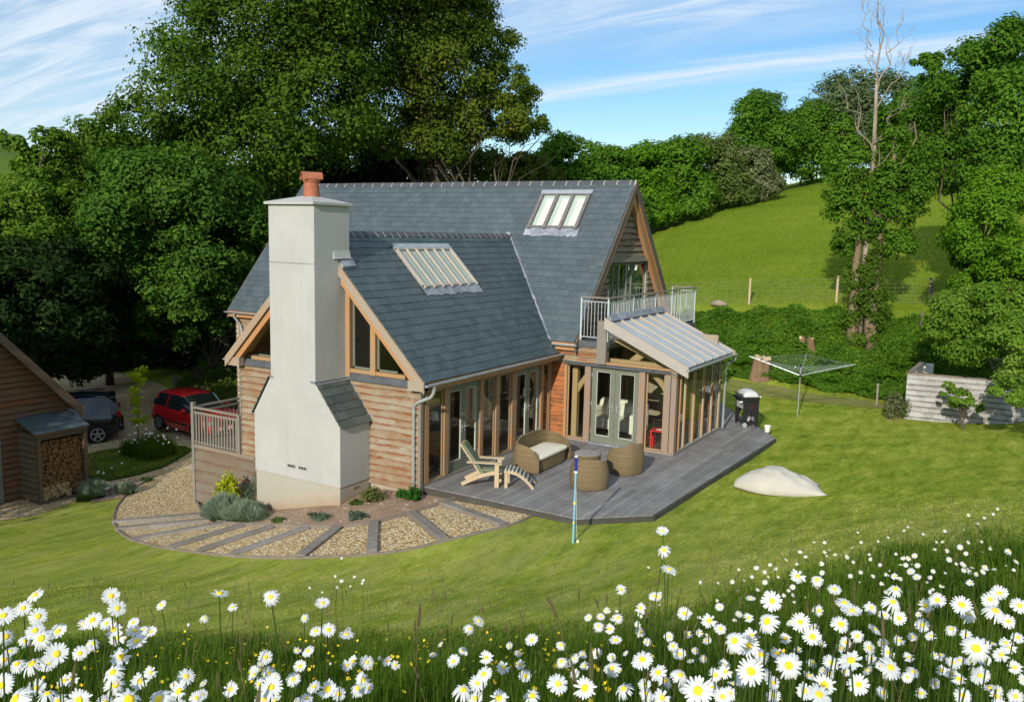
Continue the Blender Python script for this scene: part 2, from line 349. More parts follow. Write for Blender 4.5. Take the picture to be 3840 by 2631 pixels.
# ---------------------------------------------------------------- terrain: surveyed spot heights, interpolated
CP=np.array([
(3.,0.1,-.14),(1.5,0,-.16),(0.2,-.15,-.2),(4.2,0,-.13),(5.3,1.2,-.13),(5.6,5,-.13),(5.7,10,-.12),(5.3,13.6,-.1),(2.5,14.3,-.12),(4,16,-.05),
(1,10,-.3),(0,4,-.35),(-5,5,-1.3),(-10,8,-1.5),(-13.5,6,-1.5),(-13.5,13,-.6),(-5,14,-.3),(0,16,0),
(-1.4,-1.2,-.45),(-1.4,-.1,-.3),(-3.76,-1.2,-1.0),(-4.4,-1.2,-1.13),(-5.4,-.1,-1.32),(-7.6,0,-1.79),
(.3,-1.3,-.27),(-.5,-2.5,-.42),(-2.3,-3.3,-.8),(2.2,-1.8,-.2),(.6,-3.9,-.4),(-1.7,-5,-.8),(-4.4,-4.4,-1.25),(4.5,-1.1,-.13),(2.2,-3.3,-.35),
(-6.5,-3,-1.6),(-5.4,-6.8,-1.3),(-9,-4,-1.75),(-12,-2,-1.85),(-12,2,-1.85),(-16,3,-1.9),(-20,7,-1.9),(-26,12,-1.9),(-16,8,-1.6),(-17,12,-.6),(-14,-10,-1.6),(-25,-5,-1.9),
(-9,-7,-1.45),(-5.5,-9,-.9),(-2,-7.5,-.35),
(4.27,-2.37,-.2),(6.1,-.54,-.02),(7.7,1.2,.15),(9.4,3,.45),(11.9,4.6,.9),(8,5,-.02),(7,9,-.1),(9,10,.1),(11.8,9,.5),(11.8,14,.3),(8.3,16,-.1),(11.6,16.4,.15),(6.7,17.3,-.05),(16,12,.8),(16,4,1.6),
(11.7,-15.5,4.45),(11,-15.3,4.35),(12.5,-14.8,4.35),(15,-20,5.4),(5,-19,4.2),(20,-12,4.9),
# foreground bank
(10.2,-14.9,4.2),(10.8,-14.1,4.25),(11.8,-14,4.3),(8.9,-14.4,3.55),(9.6,-13.4,3.6),(10.6,-12.8,3.7),(11.8,-12.6,3.85),(7.2,-13.6,2.75),(7.9,-12.4,2.75),(9.0,-11.3,2.85),(10.3,-10.9,3.05),(11.85,-10.8,3.3),
(5.2,-12.2,1.95),(5.9,-11.1,1.8),(6.9,-10.1,1.75),(8.05,-9.1,1.75),(9.2,-8.6,1.95),(10.5,-8.2,2.2),(11.9,-8.0,2.6),
(2.6,-10.8,1.1),(3.65,-9.4,.9),(5.0,-8,.75),(6.6,-6.9,.85),(8.2,-6.0,1.0),(10.1,-5.6,1.75),(11.8,-5.5,2.2),(11.8,-1,1.8),(9.9,-1.2,1.2),
(-1,-10.5,.1),(4.4,-5,.15),(-3,-13,.6),
# bank behind house & field
(2,16.9,0.05),(3,17.8,0.05),(5.1,17.2,0),(6.7,17.9,0),(8,20,.1),(2.3,19.5,.8),(4,20,1.0),(6,21,1.1),(-3,18.5,.9),(-8,18,1.0),
(-3.6,21.6,2.4),(1,21.7,2.5),(4.4,22.5,2.7),(8,23,2.7),(14,22,2.6),(12,18.5,1.0),
(-3.6,24,3.2),(1,24,3.3),(5,25,3.4),(-5.9,36.6,5.2),(.4,43.4,6.5),(5.5,44,7.1),(14,40,7),(-15.9,54.2,7.4),(-11.9,66,9.2),(-6.9,77.4,12.1),(2.4,83.7,13.9),(12,80,15),
(-14,30,2.),(-22,30,0.),(-30,45,2.),(-30,20,-1.9),(-45,20,-3),(-40,0,-3),(-60,40,-4),(-30,70,6),(-60,90,0),(-20,100,12),(0,110,17),(30,100,19),(40,50,11),(30,10,4),(50,-10,8),(40,-50,12),(0,-50,7),(-40,-50,-1),(-80,0,-6),
(120,120,30),(0,200,26),(-100,150,4),(-150,0,-8),(-150,-100,-5),(0,-150,15),(150,-50,25),(150,0,25)],float)
_c=1.2
def _k(r2): return np.sqrt(r2+_c*_c)
def solve():
    X=CP[:,:2]; n=len(X)
    r2=((X[:,None]-X[None])**2).sum(-1)
    A=np.zeros((n+3,n+3)); A[:n,:n]=-_k(r2)+0.03*np.eye(n)*0
    A[:n,:n]-=np.eye(n)*(-0.02)
    A[:n,n]=1;A[:n,n+1:]=X;A[n,:n]=1;A[n+1:,:n]=X.T
    b=np.zeros(n+3);b[:n]=CP[:,2]
    return np.linalg.solve(A,b)
_w=solve()
def T(x,y):
    x=np.asarray(x,float);y=np.asarray(y,float)
    sh=np.broadcast(x,y).shape
    P=np.stack([np.broadcast_to(x,sh).ravel(),np.broadcast_to(y,sh).ravel()],1)
    out=np.empty(len(P)); n=len(CP)
    for i in range(0,len(P),20000):
        p=P[i:i+20000]; r2=((p[:,None]-CP[None,:,:2])**2).sum(-1)
        out[i:i+20000]=-_k(r2)@_w[:n]+_w[n]+p@_w[n+1:]
    # far hills
    d=np.hypot(P[:,0],P[:,1])
    f=np.clip((d-160)/100,0,1);f=f*f*(3-2*f)
    ang=np.arctan2(P[:,0],P[:,1])
    hill=8+3*np.sin(ang*5+1)+np.clip((d-200)/450,0,1)**.8*66*np.exp(-((ang+1.22)/.24)**2)+2*np.sin(d*.03)
    out=out*(1-f)+hill*f
    return out.reshape(sh)
# ---------------------------------------------------------------- camera
scn=bpy.context.scene
CAM=Vector((11.724,-15.5413,5.8634)); YAW,PIT,ROL=-0.5407,0.1363,0.0228
fw=Vector((math.sin(YAW)*math.cos(PIT),math.cos(YAW)*math.cos(PIT),-math.sin(PIT)))
rt=Vector((math.cos(YAW),-math.sin(YAW),0)); up=rt.cross(fw)
r2=rt*math.cos(ROL)+up*math.sin(ROL); u2=up*math.cos(ROL)-rt*math.sin(ROL)
cd=bpy.data.cameras.new('camera'); cam=bpy.data.objects.new('camera',cd); C.objects.link(cam)
cam.matrix_world=Matrix(((r2.x,u2.x,-fw.x,CAM.x),(r2.y,u2.y,-fw.y,CAM.y),(r2.z,u2.z,-fw.z,CAM.z),(0,0,0,1)))
cd.sensor_width=36; cd.lens=36*1973.68/2324; cd.clip_start=.05; cd.clip_end=4000
scn.camera=cam
# ---------------------------------------------------------------- light
SD=Vector((.17,-1,.455)).normalized(); ELEV=math.asin(SD.z)
sl=bpy.data.lights.new('sun','SUN'); sl.energy=4.1; sl.angle=R_(.5); sl.color=(1,.93,.82)
so=bpy.data.objects.new('sun',sl); C.objects.link(so); so.rotation_euler=(-SD).to_track_quat('-Z','Y').to_euler(); so.location=(20,-60,40)
w=bpy.data.worlds.new('World'); scn.world=w; w.use_nodes=True; t=w.node_tree; bg=t.nodes['Background']
sky=t.nodes.new('ShaderNodeTexSky'); sky.sky_type='NISHITA'; sky.sun_disc=False; sky.sun_elevation=ELEV
sky.sun_rotation=math.atan2(SD.x,SD.y); sky.altitude=100; sky.air_density=1.0; sky.dust_density=.3; sky.ozone_density=2.5
tc=t.nodes.new('ShaderNodeTexCoord'); sx=t.nodes.new('ShaderNodeSeparateXYZ'); t.links.new(tc.outputs['Generated'],sx.inputs[0])
def mth(op,a,b=0.):
    n=t.nodes.new('ShaderNodeMath'); n.operation=op
    for i,v in enumerate((a,b)):
        if isinstance(v,bpy.types.NodeSocket): t.links.new(v,n.inputs[i])
        else: n.inputs[i].default_value=v
    return n.outputs[0]
den=mth('ADD',mth('MAXIMUM',sx.outputs[2],0.),.16)
px=mth('DIVIDE',sx.outputs[0],den); py=mth('DIVIDE',sx.outputs[1],den)
cb=t.nodes.new('ShaderNodeCombineXYZ'); t.links.new(px,cb.inputs[0]); t.links.new(py,cb.inputs[1])
def cl(rot,sc,scale,detail,loc=(0,0,0),dist=.6,rough=.55):
    mp=t.nodes.new('ShaderNodeMapping'); t.links.new(cb.outputs[0],mp.inputs[0]); mp.vector_type='TEXTURE' if False else 'POINT'
    mp.inputs['Rotation'].default_value=(0,0,rot); mp.inputs['Scale'].default_value=sc; mp.inputs['Location'].default_value=loc
    n=t.nodes.new('ShaderNodeTexNoise'); t.links.new(mp.outputs[0],n.inputs[0]); n.inputs['Scale'].default_value=scale; n.inputs['Detail'].default_value=detail; n.inputs['Roughness'].default_value=rough; n.inputs['Distortion'].default_value=dist
    return n.outputs['Fac']
def rng_(v,a,b):
    n=t.nodes.new('ShaderNodeMapRange'); n.interpolation_type='SMOOTHSTEP'; t.links.new(v,n.inputs[0]); n.inputs[1].default_value=a; n.inputs[2].default_value=b; return n.outputs[0]
# cirrus lies in long bands across the sky
c1=cl(-.50,(.35,1.6,1),1.0,6,(3.1,.4,0)); c2=cl(-.46,(.5,3.2,1),2.2,8,(1,2,0),1.0,.62)
cc=mth('ADD',mth('ADD',mth('MULTIPLY',px,-.0518),mth('MULTIPLY',py,1.1353)),mth('MULTIPLY',mth('SUBTRACT',c1,.5),.45))
band=mth('SUBTRACT',1.,mth('ABSOLUTE',mth('DIVIDE',mth('SUBTRACT',cc,3.20),.15))); band=rng_(band,0,.85)
veil=rng_(cc,3.02,2.62)
cm=mth('ADD',mth('MULTIPLY',band,mth('ADD',.25,mth('MULTIPLY',rng_(c2,.3,.65),.55))),mth('MULTIPLY',veil,mth('ADD',.30,mth('MULTIPLY',rng_(c2,.35,.7),.5))))
cm=mth('ADD',cm,mth('MULTIPLY',rng_(c2,.45,.8),.25))
cm=mth('MINIMUM',cm,.92)
mx=t.nodes.new('ShaderNodeMix'); mx.data_type='RGBA'; t.links.new(cm,mx.inputs[0]); mx.inputs[7].default_value=(5.9,6.7,7.5,1)
# the camera's vivid film: a slightly bluer clear sky
hs=t.nodes.new('ShaderNodeHueSaturation'); hs.inputs['Saturation'].default_value=1.22; hs.inputs['Value'].default_value=1.0; t.links.new(sky.outputs[0],hs.inputs['Color'])
t.links.new(hs.outputs[0],mx.inputs[6]); t.links.new(mx.outputs[2],bg.inputs[0]); bg.inputs[1].default_value=.125
scn.view_settings.view_transform='Standard'; scn.view_settings.look='None'; scn.view_settings.exposure=.10; scn.view_settings.gamma=1
scn.render.engine='CYCLES'; scn.cycles.max_bounces=8; scn.cycles.transparent_max_bounces=16; scn.cycles.use_denoising=True
scn.cycles.sample_clamp_indirect=4

# ---------------------------------------------------------------- ground
def axis(c,near,step,far,n):
    a=np.arange(-near,near+1e-6,step); k=np.arange(1,n+1)/n; o=near+(far-near)*k**3+step*k*20*0
    o=near+ (far-near)*(k**3.2)+step*np.arange(1,n+1)*.5
    return np.concatenate([c-o[::-1],c+a,c+o])
gx=axis(0,15,.2,1500,70); gy=axis(2,20,.2,1500,75)
GX,GY=np.meshgrid(gx,gy); GZ=T(GX,GY)
nx,ny=len(gx),len(gy)
idx=np.arange(nx*ny).reshape(ny,nx)
F=np.stack([idx[:-1,:-1],idx[:-1,1:],idx[1:,1:],idx[1:,:-1]],-1).reshape(-1,4)
me=raw_mesh('ground',np.stack([GX,GY,GZ],-1).reshape(-1,3),None,F)
def lawn_t(m,v,fine):
    big=m.noise(v,.16,4,.6,.5); mid=m.noise(m.coord((1.5,.45,1),rot=(0,0,-.35)),1.5,6,.72,.5); tuft=m.noise(m.coord((1.4,.7,1),rot=(0,0,-.35)),5.5,5,.75)
    t=m.math('ADD',m.math('MULTIPLY',m.fr(mid,.36,.64),.38),m.math('MULTIPLY',m.fr(fine,.25,.75),.18)); t=m.math('ADD',t,m.math('MULTIPLY',m.fr(tuft,.34,.66),.30))
    # faint alternate passes of the mower
    mv=m.coord(rot=(0,0,-.55)); sw_=m.math('SINE',m.math('ADD',m.math('MULTIPLY',m.xyz(mv)[1],5.2),m.math('MULTIPLY',big,9.))); t=m.math('ADD',t,m.math('MULTIPLY',m.math('ADD',sw_,.6),.045)); return m.math('ADD',t,m.math('MULTIPLY',m.fr(big,.38,.62),.16))
def lawn_dry(m,v,y):
    s_=m.noise(m.coord((2.2,.30,1),rot=(0,0,-1.02)),1.1,5,.7,.3)
    return m.math('MULTIPLY',m.math('MULTIPLY',m.fr(y,5.,-1.5),m.fr(s_,.38,.68)),.5)
def lawnmat():
    m=M('lawn_grass',.95,.03); v=m.coord(); x,y,z=m.xyz(v)[:3]
    big=m.noise(v,.16,4,.6,.5); mid=m.noise(m.coord((1.3,.55,1),rot=(0,0,.5)),1.6,6,.7,.4); fine=m.noise(v,26,4,.75); tuft=m.noise(v,6.5,5,.7)
    t=lawn_t(m,v,fine)
    c=m.ramp(t,[(.12,(.10,.155,.014)),(.42,(.21,.28,.028)),(.68,(.32,.37,.052)),(.92,(.48,.46,.13))])
    # bare, dry and mossy patches
    bp=m.noise(v,.75,5,.7,.5); c=m.mix(m.math('MULTIPLY',m.fr(bp,.64,.76),.5),c,(.27,.23,.10))
    c=m.mix(lawn_dry(m,v,y),c,(.36,.355,.135))
    # grazed pasture on the hill beyond the fence
    f=m.noise(v,.22,6,.7); f2=m.noise(v,3.5,6,.8)
    fc=m.ramp(m.math('ADD',m.math('MULTIPLY',f,.5),m.math('MULTIPLY',f2,.5)),[(.34,(.095,.155,.012)),(.47,(.165,.235,.018)),(.60,(.22,.27,.030)),(.74,(.31,.27,.09))])
    c=m.mix(m.fr(y,20.5,22.5),c,fc)
    # far country: a patchwork of fields
    vo=m.node('ShaderNodeTexVoronoi'); m.put(vo.inputs['Vector'],v); vo.inputs['Scale'].default_value=.012
    fld=m.ramp(m.xyz(vo.outputs['Color'])[0],[(0,(.05,.10,.02)),(.4,(.10,.16,.03)),(.7,(.16,.18,.05)),(1,(.06,.12,.05))])
    dd=m.node('ShaderNodeVectorMath',operation='LENGTH'); m.put(dd.inputs[0],v)
    c=m.mix(m.fr(dd.outputs['Value'],150,200),c,fld)
    m.col(c); m.bump(m.math('ADD',fine,m.math('MULTIPLY',tuft,.6)),.9,.035); return m.m
g=obj('ground',me,lawnmat(),smooth=True,kind='structure',label='mown lawn, garden bank and hill pasture as one ground')

def drape(name,poly,mat,off,step=.3,**kw):
    bm=bmesh.new(); vs=[bm.verts.new((p[0],p[1],0)) for p in poly]; bm.faces.new(vs); bmesh.ops.triangulate(bm,faces=bm.faces[:])
    xs=[p[0] for p in poly]; ys=[p[1] for p in poly]
    for ax,lo,hi in ((0,min(xs),max(xs)),(1,min(ys),max(ys))):
        a=math.ceil(lo/step)*step
        while a<hi:
            co=[0,0,0];co[ax]=a;no=[0,0,0];no[ax]=1
            bmesh.ops.bisect_plane(bm,geom=bm.verts[:]+bm.edges[:]+bm.faces[:],plane_co=co,plane_no=no); a+=step
    bmesh.ops.remove_doubles(bm,verts=bm.verts,dist=.002)
    P=np.array([v.co[:2] for v in bm.verts]); z=T(P[:,0],P[:,1])
    for v,h in zip(bm.verts,z): v.co.z=h+off
    bmesh.ops.recalc_face_normals(bm,faces=bm.faces)
    if sum(f.normal.z for f in bm.faces)<0: bmesh.ops.reverse_faces(bm,faces=bm.faces)
    m=bpy.data.meshes.new(name); bm.to_mesh(m); bm.free()
    return obj(name,m,mat,smooth=True,kind='structure',**kw)
def smooth_poly(P,n=4,closed=False):
    P=[Vector((*p,0)) if len(p)==2 else Vector(p) for p in P]; out=[]
    for i in range(len(P)-1):
        p0=P[max(i-1,0)];p1=P[i];p2=P[i+1];p3=P[min(i+2,len(P)-1)]
        for k in range(n):
            t_=k/n; out.append(.5*((2*p1)+(-p0+p2)*t_+(2*p0-5*p1+4*p2-p3)*t_*t_+(-p0+3*p1-3*p2+p3)*t_**3))
    out.append(P[-1]); return [(p.x,p.y) for p in out]
def gravelmat():
    m=M('golden_gravel',.9,.2); v=m.coord()
    vo=m.node('ShaderNodeTexVoronoi'); m.put(vo.inputs['Vector'],v); vo.inputs['Scale'].default_value=26; vo.inputs['Randomness'].default_value=1
    r=m.xyz(vo.outputs['Color'])[0]
    c=m.ramp(r,[(0,(.32,.19,.07)),(.25,(.52,.36,.15)),(.55,(.68,.52,.27)),(.8,(.78,.66,.42)),(1,(.86,.80,.64))])
    c=m.mix(m.fr(vo.outputs['Distance'],.42,.85),c,(.20,.14,.07))
    n=m.noise(v,.9,5,.6); c=m.mix(m.math('MULTIPLY',m.fr(n,.45,.7),.18),c,(.40,.30,.17))
    m.col(c).bump(m.math('MULTIPLY',m.math('SUBTRACT',1.,vo.outputs['Distance']),1.),1.,.03); return m.m
def soilmat():
    m=M('dry_soil',.95,.1); v=m.coord(); a=m.noise(v,2,6,.7); b=m.noise(v,18,5,.75); vo=m.node('ShaderNodeTexVoronoi'); m.put(vo.inputs['Vector'],v); vo.inputs['Scale'].default_value=11
    c=m.ramp(m.math('ADD',m.math('MULTIPLY',a,.5),m.math('MULTIPLY',b,.5)),[(.3,(.24,.155,.10)),(.5,(.38,.27,.185)),(.7,(.50,.38,.27))])
    st=m.math('LESS_THAN',m.xyz(vo.outputs['Color'])[1],.12); st=m.math('MULTIPLY',st,m.math('LESS_THAN',vo.outputs['Distance'],.32))
    c=m.mix(m.math('MULTIPLY',st,.7),c,(.5,.43,.33)); m.col(c).bump(m.math('ADD',b,a),1.,.05); return m.m
GV=gravelmat(); SO=soilmat()
outer=[(2.93,.14),(2.83,-.78),(2.16,-2.02),(1.34,-3.05),(.07,-3.85),(-1.58,-3.98),(-3.65,-3.81),(-5.95,-3.26),(-7.65,-2.53),(-9.05,-1.57),(-9.98,-.64),(-10.56,.16),(-11.06,1.18)]
inner=[(.9,.14),(.79,-.38),(.47,-1.31),(.02,-2.0),(-.78,-2.38),(-1.99,-2.40),(-3.3,-2.2),(-4.76,-1.85),(-6.3,-.95),(-7.6,-.04)]
OU=smooth_poly(outer,4); IN=smooth_poly(inner,4)
drape('gravel_path',OU+[(-11.06,3.2),(-7.6,3.2)]+IN[::-1],GV,.012,label='golden gravel path curving round the chimney end of the house')
drape('soil_bed',[(.9,.3)]+IN+[(-7.6,.3)],SO,.016,.2,label='bare soil border between chimney and curved path')
drive=[(-11.06,1.18),(-11.06,3.2),(-7.6,3.2),(-7.6,5.2),(-13,5.9),(-16,6.3),(-18.6,6.9),(-20.5,8.3),(-21.5,9.8),(-24.7,11.35),(-27.7,12.3),(-34,15),(-35,12),(-28.2,10.8),(-24.8,9),(-21,4.5),(-18,1),(-16.5,-3),(-13,-5),(-10.9,-4.6),(-10.55,-3.8),(-10.31,-3.09),(-10.67,-1.78),(-10.7,-1.44),(-10.25,-1.3),(-10.1,-.5),(-10.56,.16)]
drape('gravel_drive',drive,GV,.006,.5,label='gravel drive running back under the dark trees')
drape('soil_wedge',[(-10.72,-1.5),(-10.2,-1.42),(-9.98,-.66),(-10.56,.14),(-11.04,1.1),(-11.2,.84),(-11.2,.05)],SO,.02,.3,label='small soil bed with lavender at path edge')
isl=[(-15.1,1.2),(-15.2,2.0),(-14.8,2.85),(-14.0,3.3),(-12.86,3.7),(-12.3,3.6),(-11.9,2.7),(-11.62,1.9),(-11.6,.9),(-11.75,.1),(-12.4,-.35),(-13.2,-.3),(-14.3,.3)]
def roughmat():
    m=M('island_grass',.9,.1); v=m.coord(); a=m.noise(v,3,6,.7); b=m.noise(v,25,4,.7)
    m.col(m.ramp(m.math('ADD',m.math('MULTIPLY',a,.5),m.math('MULTIPLY',b,.5)),[(.3,(.02,.05,.006)),(.55,(.05,.10,.012)),(.75,(.10,.16,.02))])).bump(b,1.,.06); return m.m
ISL=roughmat()
drape('lawn_island',isl,ISL,.04,.3,label='oval grass island in the gravel with daisies and sapling')
# bare earth strip at the foot of the overgrown bank
def footmat():
    m=M('dry_bank_foot',.95,.1); v=m.coord(); a=m.noise(v,1.3,6,.75,.5); b=m.noise(v,22,4,.75)
    m.col(m.ramp(m.math('ADD',m.math('MULTIPLY',a,.6),m.math('MULTIPLY',b,.4)),[(.40,(.13,.19,.02)),(.55,(.25,.24,.08)),(.70,(.36,.28,.17))])).bump(b,1,.04); return m.m
drape('bare_earth_strip',smooth_poly([(1.6,16.6),(3.2,16.9),(5.0,16.7),(6.6,17.0),(7.6,17.6)],4)+smooth_poly([(7.8,18.6),(6.6,18.1),(5.1,17.8),(3.2,18.3),(1.6,18.0)],4),footmat(),.015,.3,label='strip of bare dry earth at the foot of the ivy bank')
def edging(name,pts,h,off,label):
    mb=MB(); z=T([p[0] for p in pts],[p[1] for p in pts])
    P=[Vector((p[0],p[1],float(zz))) for p,zz in zip(pts,z)]
    for a,b in zip(P[:-1],P[1:]):
        d=(b-a); mb.obox(a+Vector((0,0,-.12)),d,Vector((-d.y,d.x,0)).normalized()*.035,Vector((0,0,.12+h)))
    tag(obj(name,mb,mt['edging']),label,'edging')
edging('path_edging',OU[1:],.05,0,'thin timber edging along the lawn side of the gravel path')
edging('path_edging',IN,.09,0,'thin timber edging between soil border and gravel path')
SL=[((-8.05,-2.3),(-5.95,-1.25)),((-7.3,-2.72),(-4.98,-1.75)),((-5.85,-3.33),(-4.15,-2.0)),((-3.95,-3.76),(-3.3,-2.2)),((-2.82,-3.9),(-2.2,-2.42)),((-1.72,-3.98),(-1.12,-2.44)),((.05,-3.85),(-.38,-2.3)),((1.22,-3.12),(.2,-1.85)),((2.16,-2.05),(.6,-1.1)),((2.78,-.83),(.83,-.27))]
ordn=['tenth','ninth','eighth','seventh','sixth','fifth','fourth','third','second','first']
for (a,b),o_ in zip(SL,ordn):
    za,zb=T([a[0],b[0]],[a[1],b[1]]); last=o_ in('first','second','third')
    mb=MB(); h=.075 if not last else .10
    wd=.21; A=Vector((*a,float(za)-.13));B=Vector((*b,float(zb)-.13)); d=B-A; n=Vector((-d.y,d.x,0)).normalized()*wd
    mb.obox(A-n/2,d,n,Vector((0,0,.13+h)))
    o=obj('sleeper',mb,mt['sleeper'],bevel=.012,label='grey timber sleeper across the gravel path, %s counting from the deck'%o_,cat='sleeper',group='sleepers set across the curved gravel path')
# ---------------------------------------------------------------- house
H=empty('house',(-2.9,3,-.3),label='timber clad house with slate roofs, white chimney and glazed sunroom',cat='house')
L=6.28
class PL:
    """a vertical plane: s along it, z up, d outward"""
    def __init__(s,o,dr,n): s.o=Vector(o); s.s=Vector(dr); s.n=Vector(n)
    def box(s,mb,s0,s1,z0,z1,d0,d1):
        return mb.obox(s.o+s.s*s0+Vector((0,0,z0))+s.n*d0,s.s*(s1-s0),s.n*(d1-d0),Vector((0,0,z1-z0)))
    def p(s,a,z,d=0): return s.o+s.s*a+Vector((0,0,z))+s.n*d
    def prism(s,mb,pts,d0,d1): return mb.prism([s.p(a,z,d0) for a,z in pts],s.n*(d1-d0))
FY=PL((0,0,0),(1,0,0),(0,-1,0))        # wing gable, s=x
FX=PL((0,0,0),(0,1,0),(1,0,0))         # wing glazed side, s=y
FL=PL((0,L,0),(1,0,0),(0,-1,0))        # main front wall, s=x
FE=PL((3.74,0,0),(0,1,0),(1,0,0))      # sunroom east side, s=y
FG=PL((.55,0,0),(0,1,0),(1,0,0))       # main gable, s=y
def clad(pl,rngf,z0,z1,exp=.165,seed=1,waney=.018,proud=.055,mb=None,seg=.35,maxlen=3.2):
    rr=random.Random(seed); mb=mb or MB(); z=z0
    while z<z1-.02:
        zt=min(z+exp+.02,z1+.01); a,b=rngf(z+exp*.5)
        if b-a>.05:
            cuts=[a]
            while b-cuts[-1]>maxlen: cuts.append(cuts[-1]+rr.uniform(.45,.95)*maxlen)
            cuts.append(b)
            for c0,c1 in zip(cuts[:-1],cuts[1:]):
                n=max(1,int((c1-c0)/seg)); ph=rr.uniform(0,9); am=waney*rr.uniform(.4,1.6); dz=rr.uniform(-.008,.008)
                base=len(mb.v)
                for i in range(n+1):
                    s_=c0+(c1-c0-.003)*i/n; wz=am*(math.sin(s_*1.7+ph)+.6*math.sin(s_*4.1+ph*2)+rr.uniform(-.5,.5))
                    pr=proud+rr.uniform(-.003,.003)
                    zl=max(z+dz+wz,z0-.03)
                    mb.v+= [tuple(pl.p(s_,zl,0)),tuple(pl.p(s_,zl,pr)),tuple(pl.p(s_,zt,.006))]
                fl=pl.s.cross(Vector((0,0,1))).dot(pl.n)<0
                for i in range(n):
                    k=base+i*3; fs=[(k,k+3,k+4,k+1),(k+1,k+4,k+5,k+2)]
                    if fl: fs=[f[::-1] for f in fs]
                    mb.f+=fs
                mb.f+=[(base,base+1,base+2),(base+n*3+2,base+n*3+1,base+n*3)]
        z+=exp
    return mb
def slates(O,U,V,W,Ht,exp=.225,tw=.30,skip=None,seed=2,th=.009,joints=None):
    rj=random.Random(seed+500); rr=random.Random(seed); O=Vector(O);U=Vector(U).normalized();V=Vector(V).normalized();N=U.cross(V).normalized()
    if N.z<0: N=-N
    mb=MB(); rows=int(math.ceil(Ht/exp))
    for r in range(rows):
        v0=r*exp; v1=min(v0+exp+.06,Ht+.0); off=(r%2)*tw/2; x=-off
        while x<W-.01:
            a=max(0,x); b=min(W,x+tw)-.006
            if b-a>.03 and not(skip and skip((a+b)/2,v0+exp/2)):
                j=rr.uniform(-.006,.006); l=th+.010+rr.uniform(0,.006); 
                if v0+j<0: j=0
                p=[O+U*a+V*(v0+j)+N*l,O+U*b+V*(v0+j)+N*(l+rr.uniform(-.002,.002)),O+U*b+V*v1+N*th*.8,O+U*a+V*v1+N*th*.8]
                q=[p[0]-N*l*1.1,p[1]-N*l*1.1,p[2]-N*.012,p[3]-N*.012]
                if joints is not None and rj.random()<.5:
                    w_=rj.uniform(.006,.013); h0=rj.uniform(0,.5)*exp; jq=[O+U*(b-w_)+V*(v0+h0)+N*(l+.004),O+U*(b+.005)+V*(v0+h0)+N*(l+.004),O+U*(b+.005)+V*(v0+exp)+N*(l-.001),O+U*(b-w_)+V*(v0+exp)+N*(l-.001)]
                    kj=len(joints.v); joints.v+=[tuple(t_) for t_ in jq]; joints.f.append((kj,kj+1,kj+2,kj+3))
                k=len(mb.v); mb.v+=[tuple(t_) for t_ in p+q]
                mb.f+=[(k,k+1,k+2,k+3),(k+4,k+5,k+1,k),(k+5,k+6,k+2,k+1),(k+7,k+4,k,k+3)]
            x+=tw
    # orientation
    f=mb.f[0]; a,b,c=[Vector(mb.v[i]) for i in f[:3]]
    if (b-a).cross(c-b).dot(N)<0: mb.f=[f[::-1] for f in mb.f]
    return mb
GW=1.0124; WE=(.30,2.49); WR=(-2.906,5.736)      # wing: slope, eave x/z, ridge x/z
GM=1.2117; ME=(6.08,2.81); MR=(9.94,7.487)       # main: eave y/z, ridge y/z
wz=lambda x: WE[1]+GW*(WE[0]-x) if x>WR[0] else WE[1]+GW*(x-(2*WR[0]-WE[0]))
mz=lambda y: ME[1]+GM*(y-ME[0]) if y<MR[0] else ME[1]+GM*((2*MR[0]-ME[0])-y)
XW=2*WR[0]; BE=2*MR[0]-ME[0]
# roofs
VWr=Vector((-1,0,GW)).normalized(); VWl=Vector((1,0,GW)).normalized(); HW=(WE[0]-WR[0])*math.sqrt(1+GW*GW)
VMf=Vector((0,1,GM)).normalized(); VMb=Vector((0,-1,GM)).normalized(); HM=(MR[0]-ME[0])*math.sqrt(1+GM*GM)
def wskip(s_,v):   # beyond the valley the wing slates run under the main roof
    x=WE[0]+VWr.x*v; y=-.23+s_; return mz(y)>wz(x)+.12 and y>6.2
rf=obj('roof',MB().prism([(WE[0]-.02,-.23,WE[1]-.03),(WR[0],-.23,WR[1]-.03),(WR[0],-.23,WR[1]-.2),(WE[0]-.02,-.23,WE[1]-.2)],(0,8.8,0)).prism([(XW-WE[0]+.02,-.23,WE[1]-.03),(WR[0],-.23,WR[1]-.03),(WR[0],-.23,WR[1]-.2),(XW-WE[0]+.02,-.23,WE[1]-.2)],(0,8.8,0)),mt['oak_r'],H,label='lower slate roof over the glazed wing')
jn=MB(); sl_=obj('slates',slates((WE[0],-.23,WE[1]),(0,1,0),VWr,8.9,HW,seed=5,skip=wskip,joints=jn),mt['slate_wing'],rf)
obj('slate_joints',jn,mt['slate_edge'],sl_)
obj('slates',slates((XW-WE[0],-.23,WE[1]),(0,1,0),VWl,8.9,HW,seed=6,skip=lambda s_,v: s_>6.8),mt['slate'],rf)
rm=obj('roof',MB().prism([(-13.32,ME[0]+.02,ME[1]-.03),(-13.32,MR[0],MR[1]-.03),(-13.32,MR[0],MR[1]-.22),(-13.32,ME[0]+.02,ME[1]-.22)],(14.09,0,0)).prism([(-13.32,BE-.02,ME[1]-.03),(-13.32,MR[0],MR[1]-.03),(-13.32,MR[0],MR[1]-.22),(-13.32,BE-.02,ME[1]-.22)],(14.09,0,0)),mt['oak_r'],H,label='tall main slate roof with long ridge')
obj('slates',slates((-13.32,ME[0],ME[1]),(1,0,0),VMf,14.11,HM,seed=7),mt['slate'],rm)
obj('slates',slates((-13.32,BE,ME[1]),(1,0,0),VMb,14.11,HM,seed=8),mt['slate'],rm)
